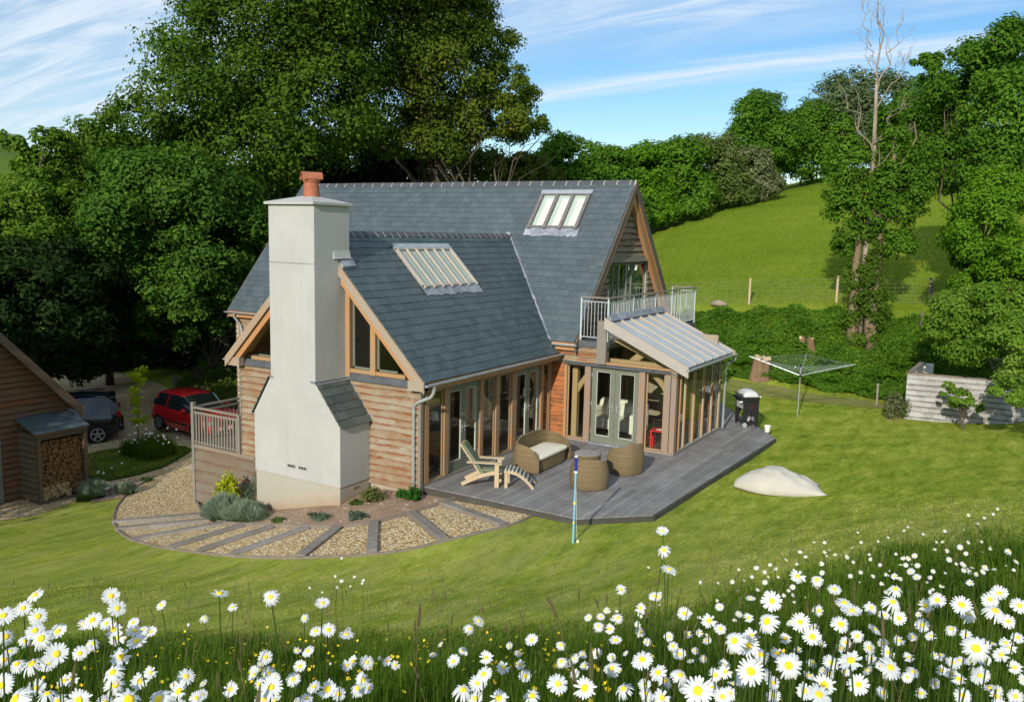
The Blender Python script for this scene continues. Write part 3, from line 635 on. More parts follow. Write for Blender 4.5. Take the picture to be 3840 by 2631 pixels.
def ridge(P,U,W,cross,slope,n,parent,tl=.33,hw=.16,seed=1):
    rr=random.Random(seed); mb=MB(); mo=MB(); P=Vector(P);U=Vector(U);X=Vector(cross); c=0
    nrm=math.sqrt(1+slope*slope); a=X*hw/nrm+Vector((0,0,-hw*slope/nrm)); b=-X*hw/nrm+Vector((0,0,-hw*slope/nrm))
    while c<W-.02:
        l=min(tl,W-c); z=rr.uniform(0,.008); top=P+U*c+Vector((0,0,.045+z)); d=U*(l-.022)
        for e in (a,b):
            o_=[top,top+e*1.,top+e*1.-Vector((0,0,.022)),top-Vector((0,0,.022))]
            mb.prism(o_,d)
        top2=P+U*(c+l-.024)+Vector((0,0,.040))
        top2+=Vector((0,0,.004))
        for e in (a,b): mo.prism([top2,top2+e*1.02,top2+e*1.02-Vector((0,0,.025)),top2-Vector((0,0,.025))],U*.034)
        c+=l
    for e in (a,b):
        q=P+e*1.04+Vector((0,0,.012)); mo.prism([q,q+e*.12,q+e*.12-Vector((0,0,.03)),q-Vector((0,0,.03))],U*W)
    r=obj('ridge_tiles',mb,mt['ridge'],parent); obj('mortar',mo,mt['mortar'],r)
ridge((WR[0],.08,WR[1]),(0,1,0),8.52,(1,0,0),GW,1,H,tl=.30,seed=3)
ridge((-13.32,MR[0],MR[1]),(1,0,0),14.11,(0,1,0),GM,1,H,tl=.45,seed=4)
# valley lead
def valley(sx):
    mb=MB(); n=26
    for i in range(n):
        def pt(t_,o_):
            z=WR[1]*(1-t_)+2.80*t_; x=WE[0]-(z-WE[1])/GW; y=ME[0]+(z-ME[1])/GM
            x+=o_; 
            return Vector((x if sx>0 else XW-x,y,max(wz(x),mz(y))+.028))
        w_=.045+.02*math.sin(i*1.9)*math.sin(i*.7); 
        a,b=i/n,(i+1)/n
        k=len(mb.v); mb.v+=[tuple(pt(a,-w_)),tuple(pt(a,w_)),tuple(pt(b,w_)),tuple(pt(b,-w_))]; 
        mb.f.append((k,k+3,k+2,k+1) if sx<0 else (k,k+1,k+2,k+3))
    obj('valley_flashing',mb,mt['lead'],H)
valley(1); valley(-1)
obj('ridge_saddle',MB().tube([(WR[0],8.40,WR[1]+.03),(WR[0],8.62,WR[1]+.06)],[.09,.05],8),mt['lead'],H,smooth=True)
# ---- rooflights (local plane coordinates)
def rooflight(O,U,V,w,h,cols,bars,fm,apr,glassm,label,seed,spread=.12):
    O=Vector(O);U=Vector(U).normalized();V=Vector(V).normalized();N=U.cross(V).normalized(); N=N if N.z>0 else -N
    B=lambda mb,u0,u1,v0,v1,n0,n1: mb.obox(O+U*u0+V*v0+N*n0,U*(u1-u0),V*(v1-v0),N*(n1-n0))
    fr=MB(); B(fr,0,w,-.0,.07,.0,.085); B(fr,0,w,h-.06,h,.0,.085); B(fr,0,.03,.07,h-.06,.0,.04); B(fr,w-.03,w,.07,h-.06,.0,.04)
    f=obj('rooflight',fr,fm,H,label=label); bw=bars
    cw=(w-bw)/cols
    pn=MB(); B(pn,.02,w-.02,.04,h-.03,.046,.054); obj('pane',pn,glassm,f)
    bl=MB()
    for i in range(cols): B(bl,i*cw+bw+.005,i*cw+cw-.005,.07,h-.05,.026,.034)
    obj('blind',bl,mt['blind'],f)
    if cols==3:
        b2=MB()
        for i in range(cols): B(b2,i*cw+bw+.17,i*cw+cw-.0,.07,h-.2,.035,.039)
        obj('reveal',b2,mt['white_plastic'],f)
    for i in range(cols+1):
        b=MB(); B(b,i*cw,i*cw+bw,-.05,h-.03,.05,.115); obj('glazing_bar',b,fm,f)
    cp=MB(); B(cp,-.03,w+.03,h-.02,h+.14,.03,.095); obj('top_flashing',cp,mt['galv'],f)
    rr=random.Random(seed); ap=MB(); n=int(w/.11)+3; k=len(ap.v)
    for i in range(n+1):
        u=-spread/2+(w+spread)*i/n; lo=-apr+rr.uniform(-.035,.035)
        ap.v+=[tuple(O+U*u+V*lo+N*.030),tuple(O+U*u+V*(.02)+N*.05)]
    for i in range(n): ap.f.append((k+2*i,k+2*i+2,k+2*i+3,k+2*i+1))
    q=[Vector(ap.v[j]) for j in ap.f[0][:3]]
    if (q[1]-q[0]).cross(q[2]-q[1]).dot(N)<0: ap.f=[t_[::-1] for t_ in ap.f]
    obj('apron_flashing',ap,mt['lead'],f)
sw=math.sqrt(1+GW*GW); sm=math.sqrt(1+GM*GM)
rooflight((-1.57,2.13,wz(-1.57)),(0,1,0),VWr,2.42,.93*sw,6,.06,mt['silver_bar'],.26,mt['glass'],'six-bar rooflight in the lower slate roof',11,.14)
rooflight((-2.33,8.69,mz(8.69)),(1,0,0),VMf,1.78,.90*sm,3,.105,mt['grey_frame'],.30,mt['glass'],'three-pane rooflight high in the main roof',12,.12)
# ---- barge boards and verge rafters
def raker(name,P0,P1,depth,th,n,mat,drop=0,**kw):
    P0=Vector(P0);P1=Vector(P1); mb=MB(); dz=Vector((0,0,-depth)); o_=Vector((0,0,-drop))
    mb.prism([P0+o_,P1+o_,P1+o_+dz,P0+o_+dz],Vector(n)*th); return obj(name,mb,mat,H,**kw)
raker('bargeboard',(WE[0],-.236,WE[1]-.005),(WR[0],-.236,WR[1]-.005),.25,.045,(0,-1,0),mt['barge'],.0,label='sunlit barge board right of the chimney')
raker('bargeboard',(XW-WE[0],-.236,WE[1]-.005),(WR[0],-.236,WR[1]-.005),.25,.045,(0,-1,0),mt['barge'],.0)
raker('verge_rafter',(.05,-.20,wz(.05)-.20),(WR[0],-.20,WR[1]-.20),.26,.14,(0,1,0),mt['oak_r'])
raker('verge_rafter',(XW-.05,-.20,wz(.05)-.20),(WR[0],-.20,WR[1]-.20),.26,.14,(0,1,0),mt['oak_r'])
obj('kneeler',MB().box(-.18,.28,-.235,-.06,2.28,2.50),mt['barge'],H); obj('kneeler',MB().box(XW-.28,XW+.18,-.235,-.06,2.28,2.50),mt['barge'],H)
for y0,nm in ((ME[0],'f'),(BE,'b')):
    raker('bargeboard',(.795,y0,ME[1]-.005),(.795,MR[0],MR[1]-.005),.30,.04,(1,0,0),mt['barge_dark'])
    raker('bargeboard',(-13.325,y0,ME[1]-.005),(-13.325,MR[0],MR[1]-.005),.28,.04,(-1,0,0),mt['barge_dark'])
    yy=y0+(.25 if y0<MR[0] else -.25)
    raker('verge_rafter',(.60,yy,mz(yy)-.26),(.60,MR[0],MR[1]-.26),.42,.13,(1,0,0),mt['oak_r'],label='orange oak rafter under the main gable verge')
# ---- wing walls
obj('wall',MB().box(-5.77,-4.25,.03,.17,-2.2,2.32).box(-4.25,-1.4,.03,.17,-1.5,2.32).box(-1.4,-.03,.03,.17,-1.0,2.32).box(-5.78,-5.62,.17,6.1,-2.2,2.55),mt['plinth'],H)
mb=clad(FY,lambda z:(-5.81,0.0),-.12,2.30,seed=21)
obj('cladding',mb,mt['clad_x'],H,label='weathered orange and silver weatherboarding beside the chimney')
obj('cladding',clad(FY,lambda z:(-.62,0.0),-.12,-.02,exp=.1,seed=22),mt['clad_x'],H)
obj('corner_board',MB().box(-.025,.055,-.05,.03,-.2,2.28),mt['grey_wood_z'],H)
obj('corner_board',MB().box(-5.85,-5.79,-.05,.03,-.12,2.28),mt['grey_wood_z'],H)
W2=PL((-5.81,0,0),(0,1,0),(-1,0,0)); obj('cladding',clad(W2,lambda z:(0,6.2),-1.0,2.4,seed=23),mt['clad_y'],H)
# lead sill over the boarding and the triangular gable windows
obj('lead_sill',MB().prism([(-2.19,-.075,2.29),(-2.19,-.075,2.32),(-2.19,.0,2.46),(-2.19,.02,2.29)],(2.1,0,0)).prism([(-5.62,-.075,2.29),(-5.62,-.075,2.32),(-5.62,.0,2.46),(-5.62,.02,2.29)],(2.05,0,0)),mt['lead_dark'],H)
for sg in (1,-1):
    X=(lambda x: x) if sg>0 else (lambda x: XW-x)
    def BX(mb,a,b,z0,z1,d0,d1):
        a,b=sorted((X(a),X(b))); FY.box(mb,a,b,z0,z1,d0,d1)
    sill=MB(); BX(sill,-2.1,-.42,2.47,2.56,-.1,.035)
    top=MB(); 
    P0=Vector((X(-.30),-.02,wz(-.30)-.34)); P1=Vector((X(-2.2),-.02,wz(-2.2)-.34)); top.prism([P0,P1,P1-Vector((0,0,.13)),P0-Vector((0,0,.13))],(0,.1,0))
    f=obj('gable_window',MB().add(sill.v,sill.f).add(top.v,top.f),mt['oak_o'],H,label='triangular gable window %s of the chimney'%('right' if sg>0 else 'left'))
    pst=MB(); BX(pst,-2.19,-2.06,2.34,wz(-2.1)-.3,-.08,.05); obj('post',pst,mt['oak_o'],f)
    pst=MB(); BX(pst,-1.43,-1.28,2.46,wz(-1.35)-.36,-.08,.05); obj('post',pst,mt['oak_o'],f)
    for a,b in ((-2.0,-1.46),(-1.25,-.66)):
        fr=MB()
        BX(fr,a,a+.05,2.57,wz(a)-.47,-.04,-.0); BX(fr,a,b,2.57,2.62,-.04,-.0)
        obj('casement',fr,mt['sage'],f)
        z1,z2=wz(a)-.45,wz(b)-.45; g_=MB().prism([(X(a),.03,2.58),(X(b),.03,2.58),(X(b),.03,max(z2,2.6)),(X(a),.03,z1)],(0,.008,0)); obj('pane',g_,mt['glass'],f)
# dark room behind the gable glass
obj('upper_wall',MB().box(-3.62,-2.18,.02,.15,2.32,5.1),mt['plaster'],H)
# ---- glazed east side of the wing (plane x=0)
fw_=obj('sill_beam',MB().box(-.13,.04,.02,6.26,-.16,.055),mt['grey_wood_z'],H)
obj('header_beam',MB().box(-.14,.02,.0,6.26,2.17,2.42),mt['oak_y'],H)
def post(pl,s0,s1,z0,z1,d0,d1,mat,par=None,**kw):
    mb=MB(); pl.box(mb,s0,s1,z0,z1,d0,d1); return obj('post',mb,mat,par or H,bevel=.006,**kw)
for a,b,d in ((.0,.10,.03),(.13,.29,.045),(.93,1.11,.025),(2.47,2.62,.025),(3.22,3.40,.025),(4.02,4.25,.025),(5.60,5.74,.025),(6.12,6.25,.0)):
    post(FX,a,b,.056,2.17,-.12,d,mt['oak_z'])
def window(pl,s0,s1,z0,z1,fm,par=None,fwid=.035,dep=.03,rc=-.07):
    mb=MB(); pl.box(mb,s0,s1,z0,z0+fwid,rc,rc+dep); pl.box(mb,s0,s1,z1-fwid,z1,rc,rc+dep); pl.box(mb,s0,s0+fwid,z0+fwid,z1-fwid,rc,rc+dep); pl.box(mb,s1-fwid,s1,z0+fwid,z1-fwid,rc,rc+dep)
    f=obj('window',mb,fm,par or H); g_=MB(); pl.box(g_,s0+fwid,s1-fwid,z0+fwid,z1-fwid,rc+.008,rc+.015); obj('pane',g_,mt['glass'],f); return f
def door(pl,s0,s1,z0,z1,hinge,st=.115,bot=.22,top=.12,par=None):
    mb=MB(); d0,d1=-.075,-.025
    pl.box(mb,s0,s0+st,z0,z1,d0,d1); pl.box(mb,s1-st,s1,z0,z1,d0,d1); pl.box(mb,s0+st,s1-st,z0,z0+bot,d0,d1); pl.box(mb,s0+st,s1-st,z1-top,z1,d0,d1)
    f=obj('door',mb,mt['sage'],par or H)
    bead=MB(); e=.014; a,b,c_,d_=s0+st,s1-st,z0+bot,z1-top
    pl.box(bead,a,a+e,c_,d_,d0+.01,d1-.008); pl.box(bead,b-e,b,c_,d_,d0+.01,d1-.008); pl.box(bead,a+e,b-e,c_,c_+e,d0+.01,d1-.008); pl.box(bead,a+e,b-e,d_-e,d_,d0+.01,d1-.008)
    obj('glazing_bead',bead,mt['sage_pale'],f)
    g_=MB(); pl.box(g_,a+e,b-e,c_+e,d_-e,-.055,-.047); obj('pane',g_,mt['glass'],f)
    hs_=s1-st/2 if hinge<0 else s0+st/2; h=MB(); pl.box(h,hs_-.015,hs_+.015,z0+.92,z0+1.12,d1,d1+.008); a0=pl.p(hs_,z0+1.05,d1+.005); a1=pl.p(hs_,z0+1.05,d1+.05); a2=pl.p(hs_+hinge*.1,z0+1.05,d1+.05)
    h.tube([a0,a1,a2],.009,6); obj('handle',h,mt['galv'],f)
    hg=MB(); hx=s0 if hinge<0 else s1
    for hz in (.25,1.05,1.85): pl.box(hg,hx-.012,hx+.012,z0+hz,z0+hz+.1,d1,d1+.012)
    obj('hinge',hg,mt['galv'],f)
window(FX,.31,.91,.056,2.17,mt['oak_o'],rc=-.045); window(FX,2.64,3.20,.056,2.17,mt['oak_o'],rc=-.045); window(FX,3.42,4.0,.056,2.17,mt['oak_o'],rc=-.045); window(FX,5.76,6.10,.056,2.17,mt['oak_o'],rc=-.045)
for a,b in ((1.13,2.45),(4.27,5.58)):
    m_=(a+b)/2; door(FX,a,m_-.004,.06,2.16,-1,.10,.25); door(FX,m_+.004,b,.06,2.16,1,.10,.25)
# ---- main front wall right of the wing (plane y=L)
obj('wall',MB().box(.02,.42,L+.03,L+.17,-.2,2.25).box(.0,1.42,L+.03,L+.17,2.25,2.86),mt['plaster'],H)
obj('cladding',clad(FL,lambda z:(.0,.40),-.02,2.2,exp=.13,seed=31),mt['clad_orange'],H,label='fresh orange cedar strip in the inner corner')
obj('cladding',clad(FL,lambda z:(.02,1.42),2.27,2.86,exp=.15,seed=32),mt['clad_x'],H)
post(FL,.40,.49,-.05,2.2,-.1,.04,mt['oak_o'])
fb=obj('sill_beam',MB().box(.40,1.24,L-.04,L+.1,-.06,.055).box(2.70,3.74,L-.04,L+.1,-.06,.055),mt['oak_y'],H)
post(FL,1.07,1.24,.056,2.19,-.12,.05,mt['oak_grey_z']); post(FL,2.70,2.87,.056,2.19,-.12,.05,mt['oak_grey_z']); post(FL,3.44,3.60,.056,2.19,-.12,.05,mt['oak_grey_z']); post(FL,3.615,3.76,-.02,2.19,-.14,.03,mt['oak_grey_z'],label='corner post of the sunroom')
window(FL,.49,1.05,.056,2.17,mt['oak_o']); window(FL,2.89,3.42,.056,2.17,mt['oak_o'])
door(FL,1.26,1.965,.03,2.17,-1,.14,.20,.12); door(FL,1.973,2.68,.03,2.17,1,.14,.20,.12)
obj('threshold',MB().box(1.24,2.70,L-.09,L+.06,-.03,.025),mt['lead'],H)
obj('lead_sill',MB().prism([(.38,L-.09,2.19),(.38,L-.09,2.215),(.38,L+.0,2.275),(.38,L+.02,2.19)],(3.42,0,0)),mt['lead_dark'],H)
post(FL,1.41,1.69,2.27,3.47,-.15,.09,mt['grey_wood_z'],label='big grey post at the top of the sunroom roof')
GL=.457; lz=lambda x: 3.53-GL*(x-1.69)
tw=obj('gable_window',MB().prism([(1.69,L-.03,2.275),(3.80,L-.03,2.275),(3.80,L-.03,2.33),(1.69,L-.03,2.33)],(0,.1,0)),mt['oak_o'],H,label='wedge-shaped window above the sunroom doors')
obj('pane',MB().prism([(1.72,L+.02,2.34),(3.62,L+.02,2.34),(3.62,L+.02,lz(3.62)-.2),(1.72,L+.02,lz(1.72)-.2)],(0,.008,0)),mt['glass'],tw)
obj('wall',MB().box(-13.05,-5.8,L+.03,L+.15,-2.5,3.0).box(-13.1,-13.0,L,13.5,-2.5,2.8).box(-13.05,.5,13.45,13.58,-2,2.8),mt['plaster'],H)
obj('cladding',clad(PL((0,L+.03,0),(1,0,0),(0,-1,0)),lambda z:(-13.1,-5.8),-1.2,2.8,seed=33),mt['clad_x'],H)
W3=PL((-13.1,0,0),(0,1,0),(-1,0,0)); obj('cladding',clad(W3,lambda z:(L,13.6) if z<2.8 else (max(L,ME[0]+(z-ME[1]+.1)/GM),min(13.6,BE-(z-ME[1]+.1)/GM)),-1.4,7.2,seed=34,exp=.2),mt['clad_y'],H)
# ---- main gable (plane x=.55)
gr=lambda z:(ME[0]+(z-ME[1]+.22)/GM,BE-(z-ME[1]+.22)/GM)
g1=clad(FG,gr,5.14,7.15,seed=41,exp=.19)
clad(FG,lambda z:(gr(z)[0],8.60),2.9,5.14,seed=42,mb=g1,exp=.19); clad(FG,lambda z:(11.68,gr(z)[1]),2.9,5.14,seed=43,mb=g1,exp=.19)
obj('cladding',g1,mt['clad_y'],H,label='silvered weatherboarding of the main gable')
mb=MB(); FG.prism(mb,[(gr(5.14)[0],5.14),(gr(5.14)[1],5.14),(MR[0],7.3)],-.12,-.01); FG.prism(mb,[(6.3,2.85),(8.58,2.85),(8.58,5.14),(gr(5.14)[0],5.14)],-.12,-.01); FG.prism(mb,[(11.7,2.85),(13.5,2.85),(gr(5.14)[1],5.14),(11.7,5.14)],-.12,-.01); obj('wall',mb,mt['plaster'],H)
mb=MB(); FG.box(mb,8.48,11.78,5.04,5.14,-.05,.09); FG.box(mb,8.48,11.78,5.0,5.045,.02,.14); gw=obj('balcony_window',mb,mt['grey_wood_z'],H,label='tall glazed screen opening on the balcony')
mb=MB(); 
for a in (8.60,9.02,9.42,9.98,10.44,11.58): FG.box(mb,a,a+.075,2.9,5.0,-.07,-.02)
FG.box(mb,8.6,11.66,4.9,5.0,-.07,-.019); FG.box(mb,8.6,11.66,2.9,2.98,-.07,-.019); obj('frame',mb,mt['sage'],gw)
mb=MB(); FG.box(mb,8.62,11.64,2.95,4.95,-.055,-.045); obj('pane',mb,mt['glass_dark'],gw)
mb=MB(); FG.box(mb,9.47,9.485,3.0,4.88,-.018,-.01); FG.box(mb,10.03,10.045,3.0,4.88,-.018,-.01); FG.box(mb,11.6,11.65,2.95,4.98,-.018,.0); obj('frame_edge',mb,mt['sage_pale'],gw)
obj('curtain',MB().box(.34,.37,8.68,9.30,2.9,4.95).box(.34,.37,9.6,9.9,2.9,4.95).box(.34,.37,10.15,11.6,2.9,4.95),plain('pale_curtain',(.52,.62,.56),.9,.1,.15,3),gw)
mb=MB(); mb.lathe([(.05,0),(.06,.02),(.06,.16),(.03,.18)],(.60,10.6,4.72),10); obj('wall_lamp',mb,mt['white_plastic'],H,smooth='auto')
# ---- chimney
cz=lambda x,y: float(T(x,y))
CX0,CX1=-4.186,-1.445; SX0,SX1=-3.609,-2.1875; CY=-1.07
mb=MB().prism([(CX0,CY,-.02),(CX1,CY,-.02),(CX1,CY,1.43),(SX1,CY,2.36),(SX1,CY,6.36),(SX0,CY,6.36),(SX0,CY,2.36),(CX0,CY,1.43)],(0,1.04,0))
ch=obj('chimney',mb,mt['render'],H,bevel=.012,label='tall pale rendered chimney with sloping shoulders')
obj('upper_stack',MB().box(SX0,SX1,-.03,.09,5.17,6.36),mt['render'],ch); obj('drip_ledge',MB().prism([(SX1+.001,-.46,5.15),(SX1+.06,-.46,5.15),(SX1+.045,-.46,5.19),(SX1+.001,-.46,5.34)],(0,.56,0)),mt['render'],ch)
obj('plinth',MB().box(CX0+.02,CX1-.02,CY+.02,-.03,-1.6,-.02),mt['plinth'],ch)
obj('joint',MB().box(SX0+.01,SX1-.01,CY-.004,CY+.01,5.03,5.05),mt['lead'],ch)
obj('cap',MB().box(SX0-.06,SX1+.06,CY-.08,.15,6.36,6.42).add([(SX0-.05,CY-.07,6.421),(SX1+.05,CY-.07,6.421),(SX1+.05,.14,6.421),(SX0-.05,.14,6.421),(-2.98,-.6,6.57),(-2.70,-.6,6.57),(-2.70,-.4,6.57),(-2.98,-.4,6.57)],[(0,1,5,4),(1,2,6,5),(2,3,7,6),(3,0,4,7),(4,5,6,7)]),mt['render'],ch)
pot=obj('pot',MB().lathe([(.20,6.50),(.185,6.56),(.175,6.75),(.17,6.88),(.195,6.89),(.195,6.93),(.165,6.94),(.15,6.96)],(-2.80,-.5,0),24),mt['terracotta'],ch,smooth='auto')
mb=MB(); n=14
for i in range(n):   # half-round hood lying across the pot, open to left and right
    a0=math.pi*(i/n)*1.12-.19; a1=math.pi*((i+1)/n)*1.12-.19
    Q=[]
    for r_ in (.205,.178):
        Q+=[(r_*math.cos(a0),r_*math.sin(a0)*.72),(r_*math.cos(a1),r_*math.sin(a1)*.72)]
    D=Vector((.6,.8,0)).normalized(); E=Vector((.8,-.6,0)).normalized(); c_=Vector((-2.80,-.5,6.97))
    P=[c_+E*q[0]+Vector((0,0,q[1])) for q in (Q[0],Q[1],Q[3],Q[2])]
    mb.prism([p-D*.23 for p in P],D*.46)
obj('cowl',mb,mt['terracotta'],pot)
for x0 in (-3.09,-2.73):
    v_=MB().box(x0,x0+.26,CY-.012,CY+.01,.235,.31); o_=obj('air_vent',v_,mt['galv'],ch); b_=MB()
    for i in range(3): b_.box(x0+.015+i*.08,x0+.07+i*.08,CY-.018,CY-.011,.25,.295)
    obj('slot',b_,mt['dark_iron'],o_)
obj('air_brick',MB().box(CX1-.02,CX1-.008,-.62,-.42,-.15,-.10),mt['airbrick'],ch)
a=Vector((SX1,CY-.03,2.36)); b=Vector((CX1,CY-.03,1.43)); V_=(a-b).normalized(); 
jn=MB(); sh=slates((CX1+.06,CY-.035,1.43-.06),(0,1,0),(a-b),1.13,(a-b).length+.06,exp=.21,tw=.27,seed=51,th=.02,joints=jn)
so2=obj('shoulder_slates',sh,mt['slate_g'],ch); obj('slate_joints',jn,mt['slate_edge'],ch)
a2=Vector((SX0,CY-.03,2.36)); b2=Vector((CX0,CY-.03,1.43))
obj('shoulder_slates',slates((CX0-.05,CY-.035,1.43-.05),(0,1,0),(a2-b2),1.13,(a2-b2).length+.05,exp=.21,tw=.27,seed=52,th=.02),mt['slate_g'],ch)
obj('shoulder_flashing',MB().prism([(SX1+.0,CY-.035,2.37),(SX1+.10,CY-.035,2.30),(SX1+.08,CY-.035,2.28),(SX1-.02,CY-.035,2.34)],(0,1.1,0)).box(SX1-.12,SX1+.01,CY-.03,CY+.01,2.33,2.37).box(SX0-.02,SX0+.08,CY-.03,CY+.01,2.33,2.36).bar((CX1+.05,.0,1.45),(SX1+.02,.0,2.42),.05,.07),mt['lead'],ch)
obj('soaker',MB().prism([(SX1,-.25,5.17),(SX1,-.25,4.80),(SX1+.07,-.25,4.86),(SX1+.13,-.25,4.98)],(0,.45,0)),mt['lead'],ch)
# ---- gutters and downpipes
def gutter(a,b,r=.058,parent=H):
    a=Vector(a);b=Vector(b);d=(b-a).normalized();s_=Vector((-d.y,d.x,0)); mb=MB(); n=9; k=0
    for P in (a,b):
        for R2 in (r,r-.008):
            for i in range(n): 
                an=math.pi+math.pi*i/(n-1); mb.v.append(tuple(P+s_*math.cos(an)*R2+Vector((0,0,math.sin(an)*R2))))
    for i in range(n-1):
        mb.f+= [(i,i+1,2*n+i+1,2*n+i),(n+i+1,n+i,3*n+i,3*n+i+1),(i+1,i,n+i,n+i+1),(2*n+i,2*n+i+1,3*n+i+1,3*n+i)]
    mb.f+=[(0,2*n,3*n,n),(n-1,2*n-1,4*n-1,3*n-1)]
    mb.f.append(tuple(range(n))); mb.f.append(tuple(range(2*n,3*n))[::-1])
    return obj('gutter',mb,mt['galv'],parent)
gutter((WE[0]+.055,-.26,2.44),(WE[0]+.055,6.25,2.47))
gutter((XW-WE[0]-.055,-.26,2.44),(XW-WE[0]-.055,6.2,2.47))
gutter((-13.42,ME[0]-.055,2.77),(-5.9,ME[0]-.055,2.77)); gutter((.1,ME[0]-.055,2.76),(.86,ME[0]-.055,2.76)); 
gutter((4.13,6.08,2.38),(4.13,10.28,2.38))
dp=obj('downpipe',MB().tube([(.355,.02,2.40),(.355,.02,2.24),(.30,-.0,2.14),(.0,-.07,2.0),(-.10,-.085,1.93),(-.12,-.085,1.82),(-.12,-.085,-.18)],.042,12),mt['galv'],H,smooth='auto')
obj('collar',MB().tube([(-.12,-.085,1.80),(-.12,-.085,1.72)],.05,12).tube([(-.12,-.085,.35),(-.12,-.085,.29)],.05,12).tube([(.355,.02,2.39),(.355,.02,2.28)],.055,12),mt['galv'],dp,smooth='auto')
obj('downpipe',MB().tube([(-12.95,6.03,2.72),(-12.95,6.03,2.6),(-12.80,6.2,2.3),(-12.75,6.2,2.1),(-12.75,6.2,-.9)],.045,10),mt['galv'],H,smooth='auto')
obj('downpipe',MB().tube([(4.13,10.2,2.36),(4.13,10.2,2.2),(3.85,10.22,2.0),(3.85,10.22,.05)],.04,10),mt['galv'],H,smooth='auto')
# ---- sunroom
sr=obj('sunroom_roof',MB().prism([(1.69,6.15,lz(1.69)-.02),(4.06,6.15,lz(4.06)-.02),(4.06,6.15,lz(4.06)-.045),(1.69,6.15,lz(1.69)-.045)],(0,4.06,0)),mt['polycarb'],H,label='lean-to sunroom roof of milky glazing between timber bars')
for y in (6.85,7.50,8.17,8.82,9.48,10.16):
    b=MB(); A=Vector((1.69,y,lz(1.69)+.01));B=Vector((4.08,y,lz(4.08)+.01)); b.bar(A,B,.06,.05); obj('glazing_bar',b,mt['silver_bar'],sr)
    pl=MB().bar(A+Vector((.06,0,-.11)),B+Vector((-.1,0,-.11)),.07,.14); obj('rafter',pl,mt['oak_in'],sr)
raker('bargeboard',(1.66,6.10,lz(1.66)+.035),(4.12,6.10,lz(4.12)+.035),.30,.07,(0,1,0),mt['silver_bar'],label='broad pale barge board of the sunroom')
raker('bargeboard',(1.66,10.18,lz(1.66)+.035),(4.12,10.18,lz(4.12)+.035),.22,.05,(0,1,0),mt['barge'])
obj('eaves_beam',MB().box(3.62,3.78,6.2,10.12,2.14,2.28),mt['oak_y'],H); obj('sill_beam',MB().box(3.64,3.79,6.2,10.12,-.04,.06),mt['grey_wood_z'],H)
for y in (6.62,7.02,7.76,8.56,9.34,10.06): post(FE,y+.01,y+.075,.061,2.14,-.11,.018,mt['oak_o'] if y<9 else mt['oak_z'])
for a,b in ((6.71,7.01),(7.11,7.75),(7.85,8.55),(8.65,9.33),(9.43,10.05)): window(FE,a-.008,b+.008,.061,2.14,mt['sage_pale'],fwid=.022,dep=.02,rc=-.028)
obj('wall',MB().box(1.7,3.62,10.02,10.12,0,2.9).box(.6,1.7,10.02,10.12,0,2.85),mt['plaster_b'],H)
obj('cladding',clad(PL((0,10.13,0),(1,0,0),(0,1,0)),lambda z:(1.7,3.7),0,2.2,seed=61),mt['clad_x'],H)
# curved oak braces inside the glass
def brace(P,Q,bow,parent=H,th=.14):
    P=Vector(P);Q=Vector(Q); mb=MB(); pts=[]
    for i in range(7):
        t_=i/6; pts.append(P.lerp(Q,t_)+Vector(bow)*math.sin(math.pi*t_))
    d=Vector((0,.12,0)); k=0
    for a,b in zip(pts[:-1],pts[1:]):
        n=(b-a).cross(d).normalized()*th/2; mb.prism([a-n,b-n,b+n,a+n],d)
    return obj('brace',mb,mt['oak_in'],parent)
brace((.56,L+.35,1.25),(1.25,L+.35,2.12),(-.03,0,.08)); brace((3.55,L+.35,1.30),(2.85,L+.35,2.14),(.03,0,.08)); brace((3.4,L+.4,2.30),(1.75,L+.4,2.95),(0,0,.0)); brace((2.2,L+.5,2.3),(3.0,L+.5,2.75),(0,0,.1),th=.2)
obj('inner_frame',MB().box(.50,.66,L+.3,L+.46,.02,2.8).box(3.45,3.58,L+.3,L+.44,.02,2.5).box(.5,3.6,L+.32,L+.44,2.24,2.40),mt['oak_in'],H)
# ---- balcony
bal=obj('balcony',MB().box(.56,1.68,6.30,13.3,2.72,2.88).box(.84,.92,6.24,6.30,2.66,2.9),mt['lead_dark'],H,label='steel railed balcony along the main gable')
obj('fascia',MB().box(.80,1.72,6.22,6.298,2.70,2.885).box(1.685,1.74,6.3,13.3,2.74,2.9),mt['lead_dark'],bal)
obj('handrail',MB().box(.84,1.73,6.235,6.315,4.09,4.13).box(1.655,1.735,6.316,13.27,4.09,4.13).box(.84,1.73,13.271,13.35,4.09,4.13),mt['grey_wood_z'],bal)
obj('rail',MB().box(.87,1.69,6.265,6.285,3.98,4.0).box(.87,1.69,6.265,6.285,2.985,3.005).box(1.685,1.705,6.3,13.28,3.98,4.0).box(1.685,1.705,6.3,13.28,2.985,3.005).box(.87,1.69,13.30,13.32,3.98,4.0).box(.87,1.69,13.30,13.32,2.985,3.005),mt['galv_paint'],bal)
for x,y in ((.87,6.275),(1.695,6.275),(1.695,8.0),(1.695,9.7),(1.695,11.4),(1.695,13.31),(.87,13.31)):
    obj('rail_post',MB().box(x-.022,x+.022,y-.022,y+.022,2.9,4.09),mt['galv_paint'],bal)
proto=obj('baluster',MB().tube([(0,0,3.0),(0,0,3.985)],.009,6,False),mt['galv_paint'],bal,smooth=True)
first=True
for i in range(62):
    y=6.38+i*.111
    if min(abs(y-q) for q in (8.0,9.7,11.4))<.03: continue
    o=proto if first else proto.copy(); 
    if not first: C.objects.link(o)
    o.location=(1.695,y,0); first=False
for yy in (6.275,13.31):
    for i in range(7): o=proto.copy(); C.objects.link(o); o.location=(.97+i*.103,yy,0)
